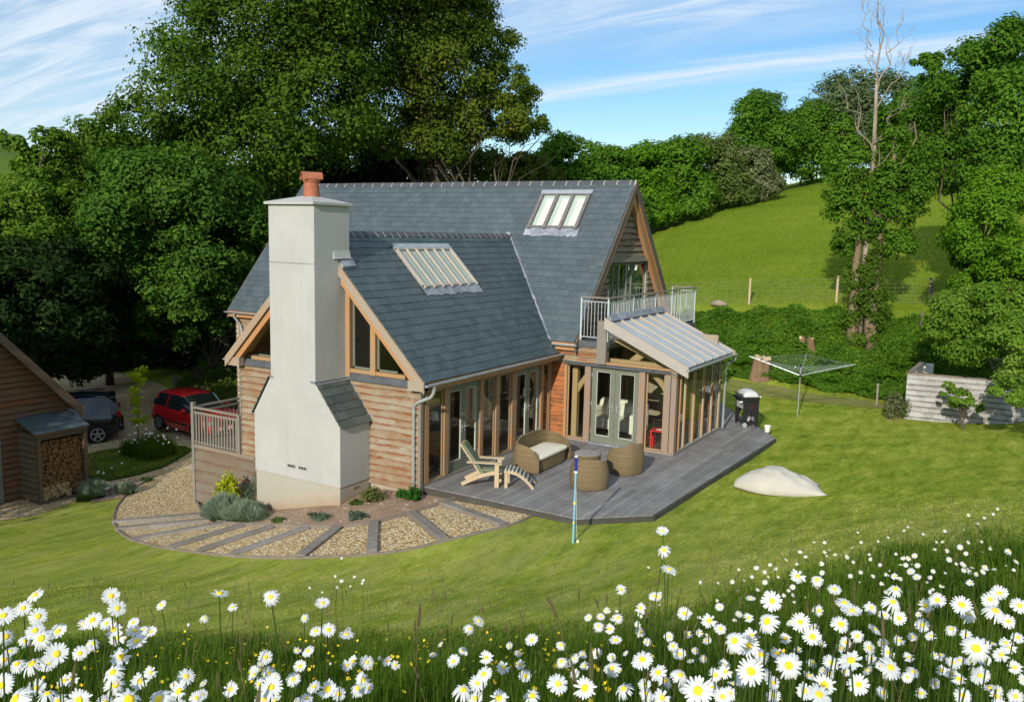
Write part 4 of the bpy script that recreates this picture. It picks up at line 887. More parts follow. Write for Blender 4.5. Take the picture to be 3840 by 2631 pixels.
obj('flashing',MB().prism([(1.70,6.2,3.54),(1.70,6.2,3.66),(1.74,6.2,3.66),(1.86,6.2,3.50)],(0,4.02,0)),mt['lead'],H)
obj('wall',MB().box(.58,1.62,10.13,10.2,0,2.7).box(.45,.55,10.2,13.5,-.3,2.72),mt['plaster'],H)
obj('cladding',clad(PL((.56,0,0),(0,1,0),(1,0,0)),lambda z:(10.2,13.5),-.2,2.72,seed=62),mt['clad_y'],H)
for y in (13.15,): obj('balcony_post',MB().box(1.55,1.68,y,y+.13,-.2,2.72),mt['grey_wood_z'],H)
# ---- side platform by the chimney
pf=empty('side_platform',(-6.7,1.0,-1.7),label='grey timber platform with slatted railing left of the chimney',cat='platform')
obj('boarding',clad(PL((0,-.03,0),(1,0,0),(0,-1,0)),lambda z:(-7.68,-4.22),-1.95,-.12,seed=71,exp=.29,waney=.02,proud=.035,maxlen=4),mt['skirt'],pf)
obj('boarding',clad(PL((-7.68,0,0),(0,1,0),(-1,0,0)),lambda z:(0,3.3),-1.95,-.12,seed=72,exp=.29),mt['skirt'],pf)
obj('floor_boards',MB().box(-7.68,-5.82,-.02,3.3,-.18,-.10),mt['grey_wood'],pf)
obj('edge_board',MB().box(-7.70,-5.3,-.075,-.032,-.18,-.09),mt['grey_wood'],pf)
obj('backing',MB().box(-7.66,-4.25,.0,.05,-2.1,-.18).box(-7.66,-7.6,.05,3.3,-2.1,-.18),mt['skirt'],pf)
for x,y,zb in ((-7.70,-.03,-2.0),(-5.86,-.06,-.1),(-7.70,3.25,-2.0)): obj('post',MB().box(x-.05,x+.05,y-.05,y+.05,zb,1.06 if x<-6 else .95),mt['grey_wood_z'],pf)
obj('rail',MB().box(-7.65,-5.91,-.07,.01,.90,.95).box(-7.65,-5.91,-.05,-.01,.76,.82).box(-7.65,-5.91,-.05,-.01,-.06,0).box(-7.74,-7.66,.02,3.2,.90,.95).box(-7.72,-7.68,.02,3.2,.76,.82).box(-7.72,-7.68,.02,3.2,-.06,0),mt['grey_wood'],pf)
sp=obj('slat',MB().box(-.022,.022,-.012,.012,-.06,.78),mt['grey_wood_z'],pf); k=0
for i in range(15):
    o=sp if i==0 else sp.copy()
    if i: C.objects.link(o)
    o.location=(-7.55+i*.112,-.062,0)
for i in range(22): o=sp.copy(); C.objects.link(o); o.location=(-7.735,.12+i*.142,0); o.rotation_euler=(0,0,math.pi/2)
# ---- inside
fl=MB().box(-5.6,-.14,.18,6.1,-.14,.0).box(-5.6,.3,6.1,13.4,-.14,.004).box(.3,3.62,6.36,10.0,-.14,.006)
obj('interior_floor',fl,mt['floor_in'],H)
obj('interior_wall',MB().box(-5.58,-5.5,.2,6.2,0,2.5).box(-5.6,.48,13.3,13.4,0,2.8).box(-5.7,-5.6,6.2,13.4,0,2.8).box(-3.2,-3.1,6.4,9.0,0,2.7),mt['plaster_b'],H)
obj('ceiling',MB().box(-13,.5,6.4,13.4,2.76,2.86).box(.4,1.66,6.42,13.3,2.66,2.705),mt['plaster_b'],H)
# ---------------------------------------------------------------- things on the deck
def tz(x,y): return float(T(x,y))
# deck: boards clipped to the outline
def clip(poly,x0,x1):
    def half(P,f,g):
        out=[]
        for i in range(len(P)):
            a,b=P[i],P[(i+1)%len(P)]
            if f(a): out.append(a)
            if f(a)!=f(b): t_=g(a,b); out.append((a[0]+(b[0]-a[0])*t_,a[1]+(b[1]-a[1])*t_))
        return out
    P=half(poly,lambda p:p[0]>=x0,lambda a,b:(x0-a[0])/(b[0]-a[0]))
    return half(P,lambda p:p[0]<=x1,lambda a,b:(x1-a[0])/(b[0]-a[0])) if P else P
dk=empty('deck',(2.7,5,-.12),label='silvered timber deck wrapping the glazed corner of the house',cat='deck')
DP=[(.045,.13),(3.98,.13),(5.20,1.27),(5.50,10.05),(2.51,14.3),(.045,14.3)]
mb=MB(); rr=random.Random(9); x=.045
while x<5.5:
    x1=min(x+.139,5.5); P=clip(DP,x,x1)
    if len(P)>2:
        ys=[p[1] for p in P]; y0,y1=min(ys),max(ys); cuts=[y0]
        while y1-cuts[-1]>4.8: cuts.append(cuts[-1]+rr.uniform(2.4,4.6))
        cuts.append(y1)
        for a,b in zip(cuts[:-1],cuts[1:]):
            Q=[(p[1],p[0]) for p in P]; Q=clip(Q,a+.002,b-.002)
            if len(Q)>2: mb.prism([(q[1],q[0],-.028) for q in Q],(0,0,.026+rr.uniform(0,.003)))
    x+=.145
obj('deck_boards',mb,mt['deck'],dk)
mb=MB()
for a,b in zip(DP[:-1],DP[1:]):
    A=Vector((*a,-.16));B=Vector((*b,-.16)); d=B-A; n=Vector((-d.y,d.x,0)).normalized()*.03; mb.obox(A-n*1.2,d,n,(0,0,.13))
obj('fascia',mb,mt['deckfascia'],dk)
obj('joists',MB().prism([(p[0]*.99+.02,p[1]*.99+.05,-.05) for p in DP],(0,0,-.25)),mt['black'],dk)

def shell(path,hf,bulge,th=.05,nz=9,z0=.02):
    """woven tub wall along a plan path, height hf(t)"""
    mb=MB(); n=len(path); P=[Vector((*p,0)) for p in path]
    N=[]
    for i in range(n):
        d=(P[min(i+1,n-1)]-P[max(i-1,0)]).normalized(); N.append(Vector((d.y,-d.x,0)))
    def ring(i):
        t_=i/(n-1); h=hf(t_); out=[]
        for k in range(nz+1):
            f=k/nz; z=z0+(h-z0)*f; out.append(P[i]+N[i]*(bulge*math.sin(math.pi*min(1,f*.95+.05))-.03*f)+Vector((0,0,z)))
        top=out[-1]+N[i]*(-th/2)+Vector((0,0,.018)); inn=[o-N[i]*th for o in out[::-1]]
        return out+[top]+inn
    R=[ring(i) for i in range(n)]; m=len(R[0])
    for r_ in R: mb.v+=[tuple(p) for p in r_]
    for i in range(n-1):
        for k in range(m):
            k2=(k+1)%m; mb.f.append((i*m+k,(i+1)*m+k,(i+1)*m+k2,i*m+k2))
    mb.f.append(tuple(range(m))[::-1]); mb.f.append(tuple((n-1)*m+k for k in range(m)))
    return mb
def fixn(mb):
    me=bpy.data.meshes.new('t'); me.from_pydata(mb.v,[],mb.f); bm=bmesh.new(); bm.from_mesh(me); bmesh.ops.recalc_face_normals(bm,faces=bm.faces); bm.to_mesh(me); bm.free(); return me
def superell(a,b,p,n,lo=0,hi=2*math.pi):
    out=[]
    for i in range(n):
        t_=lo+(hi-lo)*i/(n-1); c_,s_=math.cos(t_),math.sin(t_)
        out.append((math.copysign(abs(c_)**(2/p),c_)*a,math.copysign(abs(s_)**(2/p),s_)*b))
    return out
def pad(w,d,h,z,r=.06,cx=0,cy=0,p=5,n=40):
    ring=superell(w/2,d/2,p,n+1)[:-1]; prof=[(.90,0),(.985,.25*h),(1,.5*h),(.985,.75*h),(.90,h*.97),(.5,h*1.06),(.02,h*1.09)]
    mb=MB()
    for s_,zz in prof: mb.v+=[(cx+x_*s_,cy+y_*s_,z+zz) for x_,y_ in ring]
    for i in range(len(prof)-1):
        for k in range(n): k2=(k+1)%n; mb.f.append((i*n+k,i*n+k2,(i+1)*n+k2,(i+1)*n+k))
    mb.f.append(tuple(range(n))[::-1]); mb.f.append(tuple((len(prof)-1)*n+k for k in range(n))); return mb
# loveseat: local x = facing, y = length
lv=empty('wicker_loveseat',(1.30,3.38,0),R_(1),local=True,label='wicker loveseat with long cream cushion against the glazed wing',cat='sofa')
path=superell(.40,.93,3.2,61,R_(30),R_(330)); path=[(.42,.80)]+[(p[0],p[1]) for p in path]+[(.42,-.80)]
path=[(.40,.86),(.30,.925)]+superell(.42,.93,3.4,49,R_(78),R_(282))+[(.30,-.925),(.40,-.86)]
def hl(t_):
    e=min(t_,1-t_); k=min(1,e/.13); return .40+.27*math.sqrt(1-(1-k)**2)+.10*max(0,min(1,(e-.2)/.25))
obj('shell',fixn(shell(path,hl,.055)),mt['wicker'],lv,smooth='auto')
base=superell(.40,.86,4,49); obj('seat_base',MB().prism([(p[0]*.98,p[1]*.98,.03) for p in base[:-1]],(0,0,.27)),mt['wicker'],lv)
obj('seat_cushion',pad(.74,1.70,.11,.30,p=7,cx=.03),mt['cushion'],lv,smooth=True)
def tub(loc,rz,label,hb=.74,r=.41,cush=True):
    c_=empty('tub_chair',(*loc,0),rz,local=True,label=label,cat='armchair',group='wicker tub chairs on the deck')
    path=superell(r,r,2.5,53,R_(52),R_(308))
    def h_(t_):
        e=min(t_,1-t_); k=min(1,e/.12); return .42+(hb-.16-.42)*math.sqrt(1-(1-k)**2)+.12*max(0,min(1,(e-.12)/.3))
    obj('shell',fixn(shell(path,h_,.055)),mt['wicker'],c_,smooth='auto')
    b_=superell(r*.93,r*.93,2.6,41); obj('seat_base',MB().prism([(p[0],p[1],.03) for p in b_[:-1]],(0,0,.26)),mt['wicker'],c_)
    if cush: obj('seat_cushion',pad(.70,.68,.12,.29,p=4,cx=.05),mt['cushion'],c_,smooth=True)
    return c_
tub((3.33,4.03),R_(160),'wicker tub chair turned away with cream cushion, beside the sage double doors',.80)
tub((3.16,2.36),R_(125),'wicker tub chair in front with round glass-topped table nested in its seat',.74,.42,False)
tb=empty('side_table',(3.09,2.36,.325),0,local=True,label='round wicker side table with frosted glass top, set inside the front tub chair',cat='table')
obj('drum',MB().lathe([(.29,0),(.30,.2),(.32,.42),(.33,.455),(.315,.465),(.30,.455)],(0,0,0),36),mt['wicker'],tb,smooth='auto')
obj('glass_top',MB().lathe([(.295,.452),(.30,.462),(.29,.468)],(0,0,0),36),mt['tabletop'],tb)
# steamer chair
ad=empty('garden_chair',(.66,.94,0),R_(24.5),local=True,label='pale teak garden chair with sage cushion and slatted leg rest',cat='garden chair')
def arc(a,b,sag,n=9):
    a=Vector(a);b=Vector(b); return [a.lerp(b,i/n)+Vector((0,0,sag*math.sin(math.pi*i/n))) for i in range(n+1)]
def ribbon(pts,w,th,y0):
    mb=MB()
    for a,b in zip(pts[:-1],pts[1:]):
        d=(b-a).normalized(); n=Vector((-d.z,0,d.x))*w/2; mb.prism([Vector((a.x,y0,a.z))-n,Vector((b.x,y0,b.z))-n,Vector((b.x,y0,b.z))+n,Vector((a.x,y0,a.z))+n],(0,th,0))
    return mb
for y in (-.26,.23):
    obj('rear_leg',ribbon(arc((-.07,0,.035),(.80,0,.36),.055),.085,.035,y),mt['teak'],ad)
    obj('front_leg',MB().box(.70,.80,y-.012,y+.028,0,.56),mt['teak'],ad); obj('arm',MB().box(.05,.86,y-.045,y+.075,.56,.585),mt['teak'],ad)
bk=MB(); bk.prism([(.36,-.20,.24),(.39,-.20,.26),(-.09,-.20,.97),(-.13,-.20,.95)],(0,.42,0)); obj('backrest',bk,mt['teak'],ad)
bc=MB().prism([(.38,-.22,.27),(.46,-.22,.31),(-.03,-.22,.99),(-.095,-.22,.95)],(0,.44,0)); obj('back_cushion',bc,mt['sage_cushion'],ad,bevel=.02)
obj('seat_cushion',pad(.50,.44,.07,.34,cx=.62,cy=0,p=6),mt['sage_cushion'],ad,smooth=True)
obj('seat',MB().prism([(.34,-.21,.24),(.86,-.21,.34),(.86,-.21,.31),(.34,-.21,.21)],(0,.44,0)),mt['teak'],ad)
for y in (-.25,.20):
    obj('leg_rest_rail',ribbon([Vector((.92,0,.36)),Vector((1.05,0,.38)),Vector((1.22,0,.335)),Vector((1.40,0,.22)),Vector((1.55,0,.07)),Vector((1.60,0,.0))],.06,.03,y),mt['teak'],ad)
    obj('leg_rest_leg',MB().box(.93,1.0,y,y+.03,0,.36),mt['teak'],ad)
pts=[Vector((.92,0,.40)),Vector((1.05,0,.42)),Vector((1.22,0,.375)),Vector((1.40,0,.26)),Vector((1.52,0,.13))]
obj('leg_rest_cushion',ribbon(pts,.035,.42,-.22),mt['stripes'],ad)
# barbecue
bq=empty('barbecue',(4.27,11.29,0),R_(37.7),local=True,label='gas barbecue with silver lid on a black wheeled cart at the deck corner',cat='barbecue')
W_,D_=.25,.33
def archside(y):
    o=[(-W_,.0),(-W_+.09,.0)]+[(-W_+.09+.0,.06)]
    ar=[( (W_-.10)*math.cos(math.pi-math.pi*i/12), .10+.34*math.sin(math.pi*i/12)) for i in range(13)]
    pts=[(-W_,0.02),(-W_+.08,.02)]+ar+[(W_-.08,.02),(W_,.02),(W_-.03,.62),(W_-.01,.80),(-W_+.01,.80),(-W_+.03,.62)]
    mb=MB(); 
    # split into convex strips
    xs=[-W_,-W_+.08]+[a[0] for a in ar]+[W_-.08,W_]
    for (xa,za),(xb,zb) in zip([(-W_,.02),(-W_+.08,.02)]+ar+[(W_-.08,.02)],[(-W_+.08,.02)]+ar+[(W_-.08,.02),(W_,.02)]):
        if xb-xa<.002: continue
        mb.prism([(xa,y,za),(xb,y,zb),(xb,y,.80),(xa,y,.80)],(0,.035,0))
    return mb
obj('side_frame',archside(-D_),mt['black'],bq); obj('side_frame',archside(D_-.035),mt['black'],bq)
obj('front_panel',MB().box(-W_+.02,-W_+.05,-D_+.04,D_-.04,.56,.80),mt['light_alloy'],bq)
obj('shelf',MB().box(-W_+.04,W_-.04,-D_+.036,D_-.036,.12,.15),mt['black'],bq); obj('rear_panel',MB().box(W_-.07,W_-.05,-D_+.036,D_-.036,.16,.80),mt['grey_plastic'],bq)
obj('firebox',MB().prism([(-W_-.02,-D_-.02,.80),(W_,-D_-.02,.80),(W_+.02,-D_-.03,.96),(-W_-.05,-D_-.03,.94)],(0,2*D_+.05,0)),mt['black'],bq,bevel=.02)
lid=MB(); n=16; m_=12
for i in range(m_+1):
    v=i/m_; a=math.pi*v; 
    for k in range(n+1):
        u=math.pi*k/n; x_=-math.cos(u)*(W_+.0)*(1-.12*abs(math.cos(a))**6); y_=-math.cos(a)*(D_-.01); z_=.955+.20*(math.sin(u)**.7)*(max(0,math.sin(a))**.38); lid.v.append((x_,y_,z_))
for i in range(m_):
    for k in range(n): b0=i*(n+1)+k; lid.f.append((b0,b0+n+1,b0+n+2,b0+1))
ld=obj('lid',fixn(lid),mt['light_alloy'],bq,smooth=True)
obj('handle',MB().tube([(-W_+.01,-.22,1.0),(-W_-.10,-.22,1.03),(-W_-.13,-.1,1.04),(-W_-.13,.1,1.04),(-W_-.10,.22,1.03),(-W_+.01,.22,1.0)],.016,8),mt['black'],ld,smooth='auto')
obj('front_rail',MB().box(-W_-.10,-W_-.05,-D_-.02,D_+.02,.86,.93),mt['black'],bq,bevel=.01)
obj('knob',MB().tube([(-W_-.04,-D_+.02,.80),(-W_-.12,-D_-.0,.80)],.03,12),mt['white_plastic'],bq); obj('lid_hinge',MB().box(W_-.0,W_+.05,-D_-.02,-D_+.03,.95,.985),mt['white_plastic'],bq)
for y in (-D_-.035,D_): obj('wheel',MB().tube([(-W_+.06,y,.075),(-W_+.06,y+.035,.075)],.075,18),mt['grey_plastic'],bq)
obj('gas_bottle',MB().lathe([(.10,.15),(.12,.18),(.12,.36),(.08,.42),(.03,.45)],(0.0,.0,0),16),mt['white_plastic'],bq,smooth='auto'); obj('badge',MB().box(-.02,.04,-D_-.003,-D_-.0005,.62,.64),mt['redlens'],bq)
bu=empty('bucket',(5.09,10.70,0),0,local=True,label='small white bucket on the deck edge near the barbecue',cat='bucket')
obj('tub',MB().lathe([(.07,.002),(.075,.01),(.10,.185),(.108,.19),(.108,.20),(.095,.20),(.07,.02),(.01,.015)],(0,0,0),20),mt['white_plastic'],bu,smooth='auto'); 
# ---- bean bag
def beanbag():
    mb=MB(); n=44; top=[];bot=[]
    L_,W2_=1.02,.62
    for i in range(n+1):
        for j in range(n+1):
            u=-1+2*i/n; v=-1+2*j/n
            # pinched corners, left end drawn to a point
            ex=1+.10*(abs(v)**3)*(1 if u>0 else 0); ey=1-.93*max(0,-u)**2.4-.22*max(0,u)**1.5+.02*math.sin(u*9)*max(0,u)
            x_=u*L_*ex; y_=v*W2_*ey*(1-.14*(1-v*v)*0)
            e=(1-abs(u)**(1.35 if u<0 else 1.9))*(1-abs(v)**2.1); prof=max(0,e)**.55
            hmp=.47*prof*(1.0-.45*max(0,u)); 
            fold=(.05*math.sin(u*7+v*5)*max(0,u+.1)+.012*math.sin(u*17-v*6)+.012*math.sin(v*11+u*13)*(.4+abs(v)))*e+.02*math.sin(v*14+u*3)*math.exp(-((u-.75)/.25)**2)*e**.3
            zt=hmp+fold; rise=.02*math.exp(-((u-.95)/.15)**2)*(abs(v)**2)
            top.append((x_,y_,.06*(prof)+.05+zt+rise)); bot.append((x_*.97,y_*.97,.05*(1-prof)-.01+rise))
    mb.v=top+bot; N1=(n+1)**2
    for i in range(n):
        for j in range(n):
            a=i*(n+1)+j; mb.f.append((a,a+n+1,a+n+2,a+1)); mb.f.append((N1+a,N1+a+1,N1+a+n+2,N1+a+n+1))
    for k in range(n):
        for a,b in (((k)*(n+1),(k+1)*(n+1)),((k+1)*(n+1)+n,k*(n+1)+n),(k+1,k),(n*(n+1)+k,n*(n+1)+k+1)):
            mb.f.append((a,b,b+N1,a+N1))
    return fixn(mb)
bb=obj('bean_bag',beanbag(),mt['bean'],smooth=True,label='big beige canvas bean bag lying on the lawn',cat='bean bag'); bb.location=(6.83,5.02,-.11); bb.rotation_euler=(0,0,R_(24))
# ---- tether ball pole
po=empty('tether_pole',(4.41,-.88,-.13),0,local=True,label='thin pale blue pole with dark blue grip standing in the lawn',cat='pole')
obj('lower_pole',MB().tube([(0,0,-.05),(.005,.0,.42)],.022,10),mt['lightblue'],po,smooth='auto'); obj('upper_pole',MB().tube([(.005,0,.42),(.012,.0,1.42)],.019,10),mt['lightblue'],po,smooth='auto')
obj('collar',MB().tube([(.005,0,.78),(.005,0,.84)],.026,10).tube([(.003,0,.40),(.003,0,.43)],.026,10),mt['yellow'],po)
obj('ring',MB().tube([(.012,0,1.41),(.012,0,1.45)],.036,12),mt['white_plastic'],po); obj('grip',MB().tube([(.012,0,1.45),(.012,0,1.72)],.030,12),mt['blue'],po,smooth='auto'); obj('tip',MB().tube([(.012,0,1.72),(.012,0,1.75)],.033,12),mt['white_plastic'],po)
obj('cord',MB().tube([(.012,.0,1.43),(.035,.01,.9),(.05,.02,.4),(.07,.04,.07)],.003,5),mt['white_plastic'],po)
bl=bmesh.new(); bmesh.ops.create_icosphere(bl,subdivisions=3,radius=.034); me=bpy.data.meshes.new('ball'); bl.to_mesh(me); bl.free(); o=obj('ball',me,mt['ball'],smooth=True,label='small pale ball on the grass at the foot of the blue pole',cat='ball'); o.location=(4.49,-.83,-.10)
# ---- rotary clothes line
ai=empty('rotary_clothes_line',(5.21,14.07,tz(5.21,14.07)),R_(0),local=True,label='grey rotary clothes line standing open on the lawn',cat='clothes line')
obj('post',MB().tube([(0,0,-.05),(0,0,1.70)],.021,10),mt['galv'],ai,smooth='auto'); obj('hub',MB().tube([(0,0,1.36),(0,0,1.46)],.035,12).tube([(0,0,1.68),(0,0,1.78)],.03,12),mt['black'],ai)
arms=[]
for k in range(4):
    a=R_(7+90*k); tip=Vector((math.cos(a)*1.7,math.sin(a)*1.7,1.93)); arms.append(tip); obj('arm',MB().tube([(math.cos(a)*.03,math.sin(a)*.03,1.42),tip],.013,8),mt['galv'],ai,smooth='auto')
ln=MB()
for f in (.35,.46,.57,.68,.79,.9,.99):
    P=[Vector((0,0,1.42)).lerp(t_,f) for t_ in arms]
    for k in range(4): a,b=P[k],P[(k+1)%4]; ln.tube([a,a.lerp(b,.5)-Vector((0,0,.02)),b],.0028,4,False)
obj('line',ln,mt['galv_paint'],ai)
# ---- shingled screen wall, right
sw_=empty('shingled_wall',(9.8,16.3,0),label='silver grey shingled garden wall at the right edge of the lawn',cat='wall')
ang=math.atan2(.10,1); SWP=PL((8.26,16.07,0),(math.cos(ang),math.sin(ang),0),(math.sin(ang),-math.cos(ang),0))
mb=MB(); rr=random.Random(77); z=-.35; r_=0
while z<1.43:
    x_=-(r_%2)*.1
    while x_<5.2:
        w_=rr.uniform(.14,.34); a,b=max(0,x_),min(5.2,x_+w_-.0015)
        if b>a+.02:
            j=rr.uniform(-.004,.004); k=len(mb.v)
            p=[SWP.p(a,z+j,.05+rr.uniform(0,.006)),SWP.p(b,z+j,.05+rr.uniform(0,.006)),SWP.p(b,min(z+.20,1.45),.008),SWP.p(a,min(z+.20,1.45),.008)]
            mb.v+=[tuple(q) for q in p]+[tuple(p[0]-SWP.n*.03),tuple(p[1]-SWP.n*.03)]; mb.f+=[(k,k+1,k+2,k+3),(k+4,k+5,k+1,k)]
        x_+=w_
    z+=.183; r_+=1
obj('shingles',mb,mt['shingle'],sw_)
core=MB(); SWP.box(core,0,5.2,-.4,1.44,-.14,0.); obj('core',core,mt['shingle'],sw_)
cp=MB(); SWP.box(cp,-.02,5.2,1.44,1.475,-.16,.05); obj('coping',cp,mt['grey_wood'],sw_)
rp=PL((8.25,16.12,0),(.02,1,0),(-1,.02,0)); mb=MB(); rp.box(mb,0,3.3,-.3,1.44,-.12,0); obj('return_panel',mb,mt['shingle'],sw_); mb=MB(); rp.box(mb,-.03,3.3,1.44,1.475,-.14,.03); obj('coping',mb,mt['grey_wood'],sw_)
obj('end_panel',MB().prism([(8.39,17.0,-.2),(8.39,19.3,-.2),(8.39,19.3,1.43),(8.39,17.0,1.43)],(.012,0,0)).box(8.33,8.75,19.3,19.38,-.2,1.43),mt['white_plastic'],sw_)
# ---- fence on the bank
FP=[(-6.6,21.6),(-2.9,22.1),(.91,22.7),(4.38,23.74),(7.96,24.1),(11.6,24.3)]
lab=['leftmost fence post on the bank, behind the house','fence post on the bank close behind the balcony rail','pale fence post in line with the tree stump gap','yellowish fence post left of the ivy-clad trees','fence post just right of the ivy-clad trees','fence post in the shade under the right-hand trees']
wr=MB()
for i,(p,l_) in enumerate(zip(FP,lab)):
    z=tz(*p); mb=MB(); mb.lathe([(.055,-.3),(.055,1.10),(.045,1.14)],(p[0],p[1],z),10); tag(obj('fence_post',mb,mt['teak'] if i in(2,3) else mt['oak_y'],smooth='auto'),l_,'fence post','posts of the wire field fence')
for (a,b) in zip(FP[:-1],FP[1:]):
    za,zb=tz(*a),tz(*b); n=6
    for h in (.1,.24,.38,.54,.70,.86,1.03):
        pts=[]
        for k in range(n+1):
            f=k/n; x_,y_=a[0]+(b[0]-a[0])*f,a[1]+(b[1]-a[1])*f; pts.append((x_,y_-.06,za+(zb-za)*f+h-.02*math.sin(math.pi*f)))
        wr.tube(pts,.0045 if h<1 else .006,4,False)
    m_=int(math.dist(a,b)/.3)
    for k in range(1,m_):
        f=k/m_; x_,y_=a[0]+(b[0]-a[0])*f,a[1]+(b[1]-a[1])*f; z=za+(zb-za)*f; wr.tube([(x_,y_-.06,z+.1),(x_,y_-.06,z+.86)],.003,3,False)
tag(obj('wire_netting',wr,plain('fence_wire',(.20,.22,.17),.7,bump=0)),'sheep netting and top wire strung between the field fence posts','wire fence')
def stump(loc,r,h,label,lean=(0,0),n=14,seed=1):
    rr=random.Random(seed); mb=MB(); z=tz(*loc[:2])
    for k,(f,rs) in enumerate(((-.2,1.35),(.15,1.12),(.5,.98),(.85,.95),(1,.97))):
        for i in range(n):
            a=2*math.pi*i/n; q=r*rs*(1+.13*math.sin(a*3+seed)+rr.uniform(-.07,.07)); mb.v.append((loc[0]+q*math.cos(a)+lean[0]*f,loc[1]+q*math.sin(a)+lean[1]*f,z+h*f+(rr.uniform(-.16,.14)*h if k==4 else 0)))
    for k in range(4):
        for i in range(n): i2=(i+1)%n; mb.f.append((k*n+i,k*n+i2,(k+1)*n+i2,(k+1)*n+i))
    o=obj('tree_stump',mb,mt['stumpbark'],label=label,cat='tree stump',smooth=True); t_=MB(); t_.v=[(v[0],v[1],v[2]) for v in mb.v[4*n:5*n]]+[(loc[0]+lean[0],loc[1]+lean[1],z+h)]; t_.f=[(i,(i+1)%n,n) for i in range(n)]; obj('cut_face',t_,mt['cutwood'],o)
stump((2.62,18.75),.33,.78,'broad ragged tree stump in the ivy left of the clothes line',(.03,.05),seed=2,n=20)
stump((3.82,20.6),.11,.45,'thin left-hand stump of the pair high on the bank',(-.08,0),seed=3); stump((4.2,20.5),.15,.58,'thicker right-hand stump of the pair high on the bank',(-.1,0),seed=4)
mb=MB().tube([(-.65,22.3,tz(-.65,22.3)+.12),(-.3,22.2,tz(-.3,22.2)+.2),(.05,22.25,tz(0,22.2)+.14)],[.10,.15,.09],9); tag(obj('fallen_log',mb,mt['bark_dead'],smooth=True),'short bleached log lying at the top of the ivy bank','log')
mb=MB().box(7.11,7.18,17.70,17.77,-.2,.75); tag(obj('garden_stake',mb,mt['sleeper']),'short dark stake at the foot of the bank','stake')
# ---- garage and log store, left
G=empty('garage',(-15,-3,-1.9),label='dark timber garage with steep roof at the left edge',cat='garage')
GPL=PL((-12,0,0),(0,1,0),(1,0,0)); gs=1.06; ez,ey=.57,-.72; ry=-4.75; rz_=ez+gs*(ey-ry)
gt=lambda z:(2*ry+1.05 if z<.3 else 2*ry-ey+(z-ez+.12)/gs,min(-1.02,ey-(z-ez+.12)/gs))
obj('cladding',clad(GPL,gt,-1.9,4.3,exp=.17,seed=81,waney=.014),mt['garage_clad'],G)
obj('wall',MB().prism([(-12.01,-1.03,-2.1),(-12.01,-8.5,-2.1),(-12.01,-8.5,.4),(-12.01,ry,rz_-.4),(-12.01,-1.03,.45)],(-7,0,0)),mt['garage_clad_x'],G)
gf=obj('roof',MB().prism([(-11.7,ey,ez),(-11.7,ry,rz_),(-11.7,ry,rz_-.16),(-11.7,ey,ez-.16)],(-7.6,0,0)).prism([(-11.7,2*ry-ey,ez),(-11.7,ry,rz_),(-11.7,ry,rz_-.16),(-11.7,2*ry-ey,ez-.16)],(-7.6,0,0)),mt['oak_r'],G)
obj('slates',slates((-11.7,ey,ez),(-1,0,0),(0,-1,gs),7.6,(ey-ry)*math.sqrt(1+gs*gs),seed=82),mt['slate'],gf)
mb=MB(); P0=Vector((-11.70,ey,ez));P1=Vector((-11.70,ry,rz_)); mb.prism([P0,P1,P1-Vector((0,0,.30)),P0-Vector((0,0,.30))],(.05,0,0)); obj('bargeboard',mb,mt['garage_barge'],G)
gutter((-19.2,ey+.06,ez-.05),(-11.72,ey+.06,ez-.05),parent=G)
obj('window',MB().box(-11.98,-11.93,-3.25,-2.95,-1.8,.1),mt['sage'],G)
lg=empty('log_store',(-11.5,-1.7,-1.86),label='open-fronted log store with slate lid against the garage',cat='log store')
zl,zh=.14,.50
obj('side_panel',clad(PL((0,-2.42,0),(1,0,0),(0,-1,0)),lambda z:(-11.98,-11.16),-1.9,.08,exp=.17,seed=83),mt['garage_clad_x'],lg)
obj('side_panel',MB().box(-11.98,-11.15,-2.41,-2.37,-1.9,.1).box(-11.98,-11.15,-1.06,-1.02,-1.9,.1).box(-11.96,-11.93,-2.37,-1.06,-1.9,.4),mt['garage_clad_x'],lg)
obj('frame',MB().box(-11.16,-11.06,-2.45,-2.35,-1.95,.06).box(-11.16,-11.06,-1.10,-1.0,-1.95,.06).box(-11.17,-11.07,-2.35,-1.10,-.05,.06).box(-11.17,-11.07,-2.35,-1.10,-1.92,-1.80),mt['garage_barge'],lg)
top=obj('roof',MB().prism([(-11.0,-2.52,.13),(-12.0,-2.52,.45),(-12.0,-2.52,.40),(-11.0,-2.52,.08)],(0,1.55,0)),mt['garage_barge'],lg)
obj('slates',slates((-10.98,-2.54,.14),(0,1,0),(-1.0,0,.32),1.58,1.07,exp=.26,tw=.4,seed=84,th=.012),mt['slate'],top)
rr=random.Random(5)
def logmesh(r,seed):
    r2_=random.Random(seed); n=9; mb=MB(); ring=[(r*(1+r2_.uniform(-.18,.18))*math.cos(2*math.pi*i/n),r*(1+r2_.uniform(-.18,.18))*math.sin(2*math.pi*i/n)) for i in range(n)]
    mb.prism([(0,a,b) for a,b in ring],(-.45,0,0)); return mb
split=bark('split_log_wood',(.13,.065,.03),(.36,.20,.09),9)
cutf=bark('round_log_face',(.34,.22,.11),(.60,.44,.25),7)
logs=[]
z=-1.74
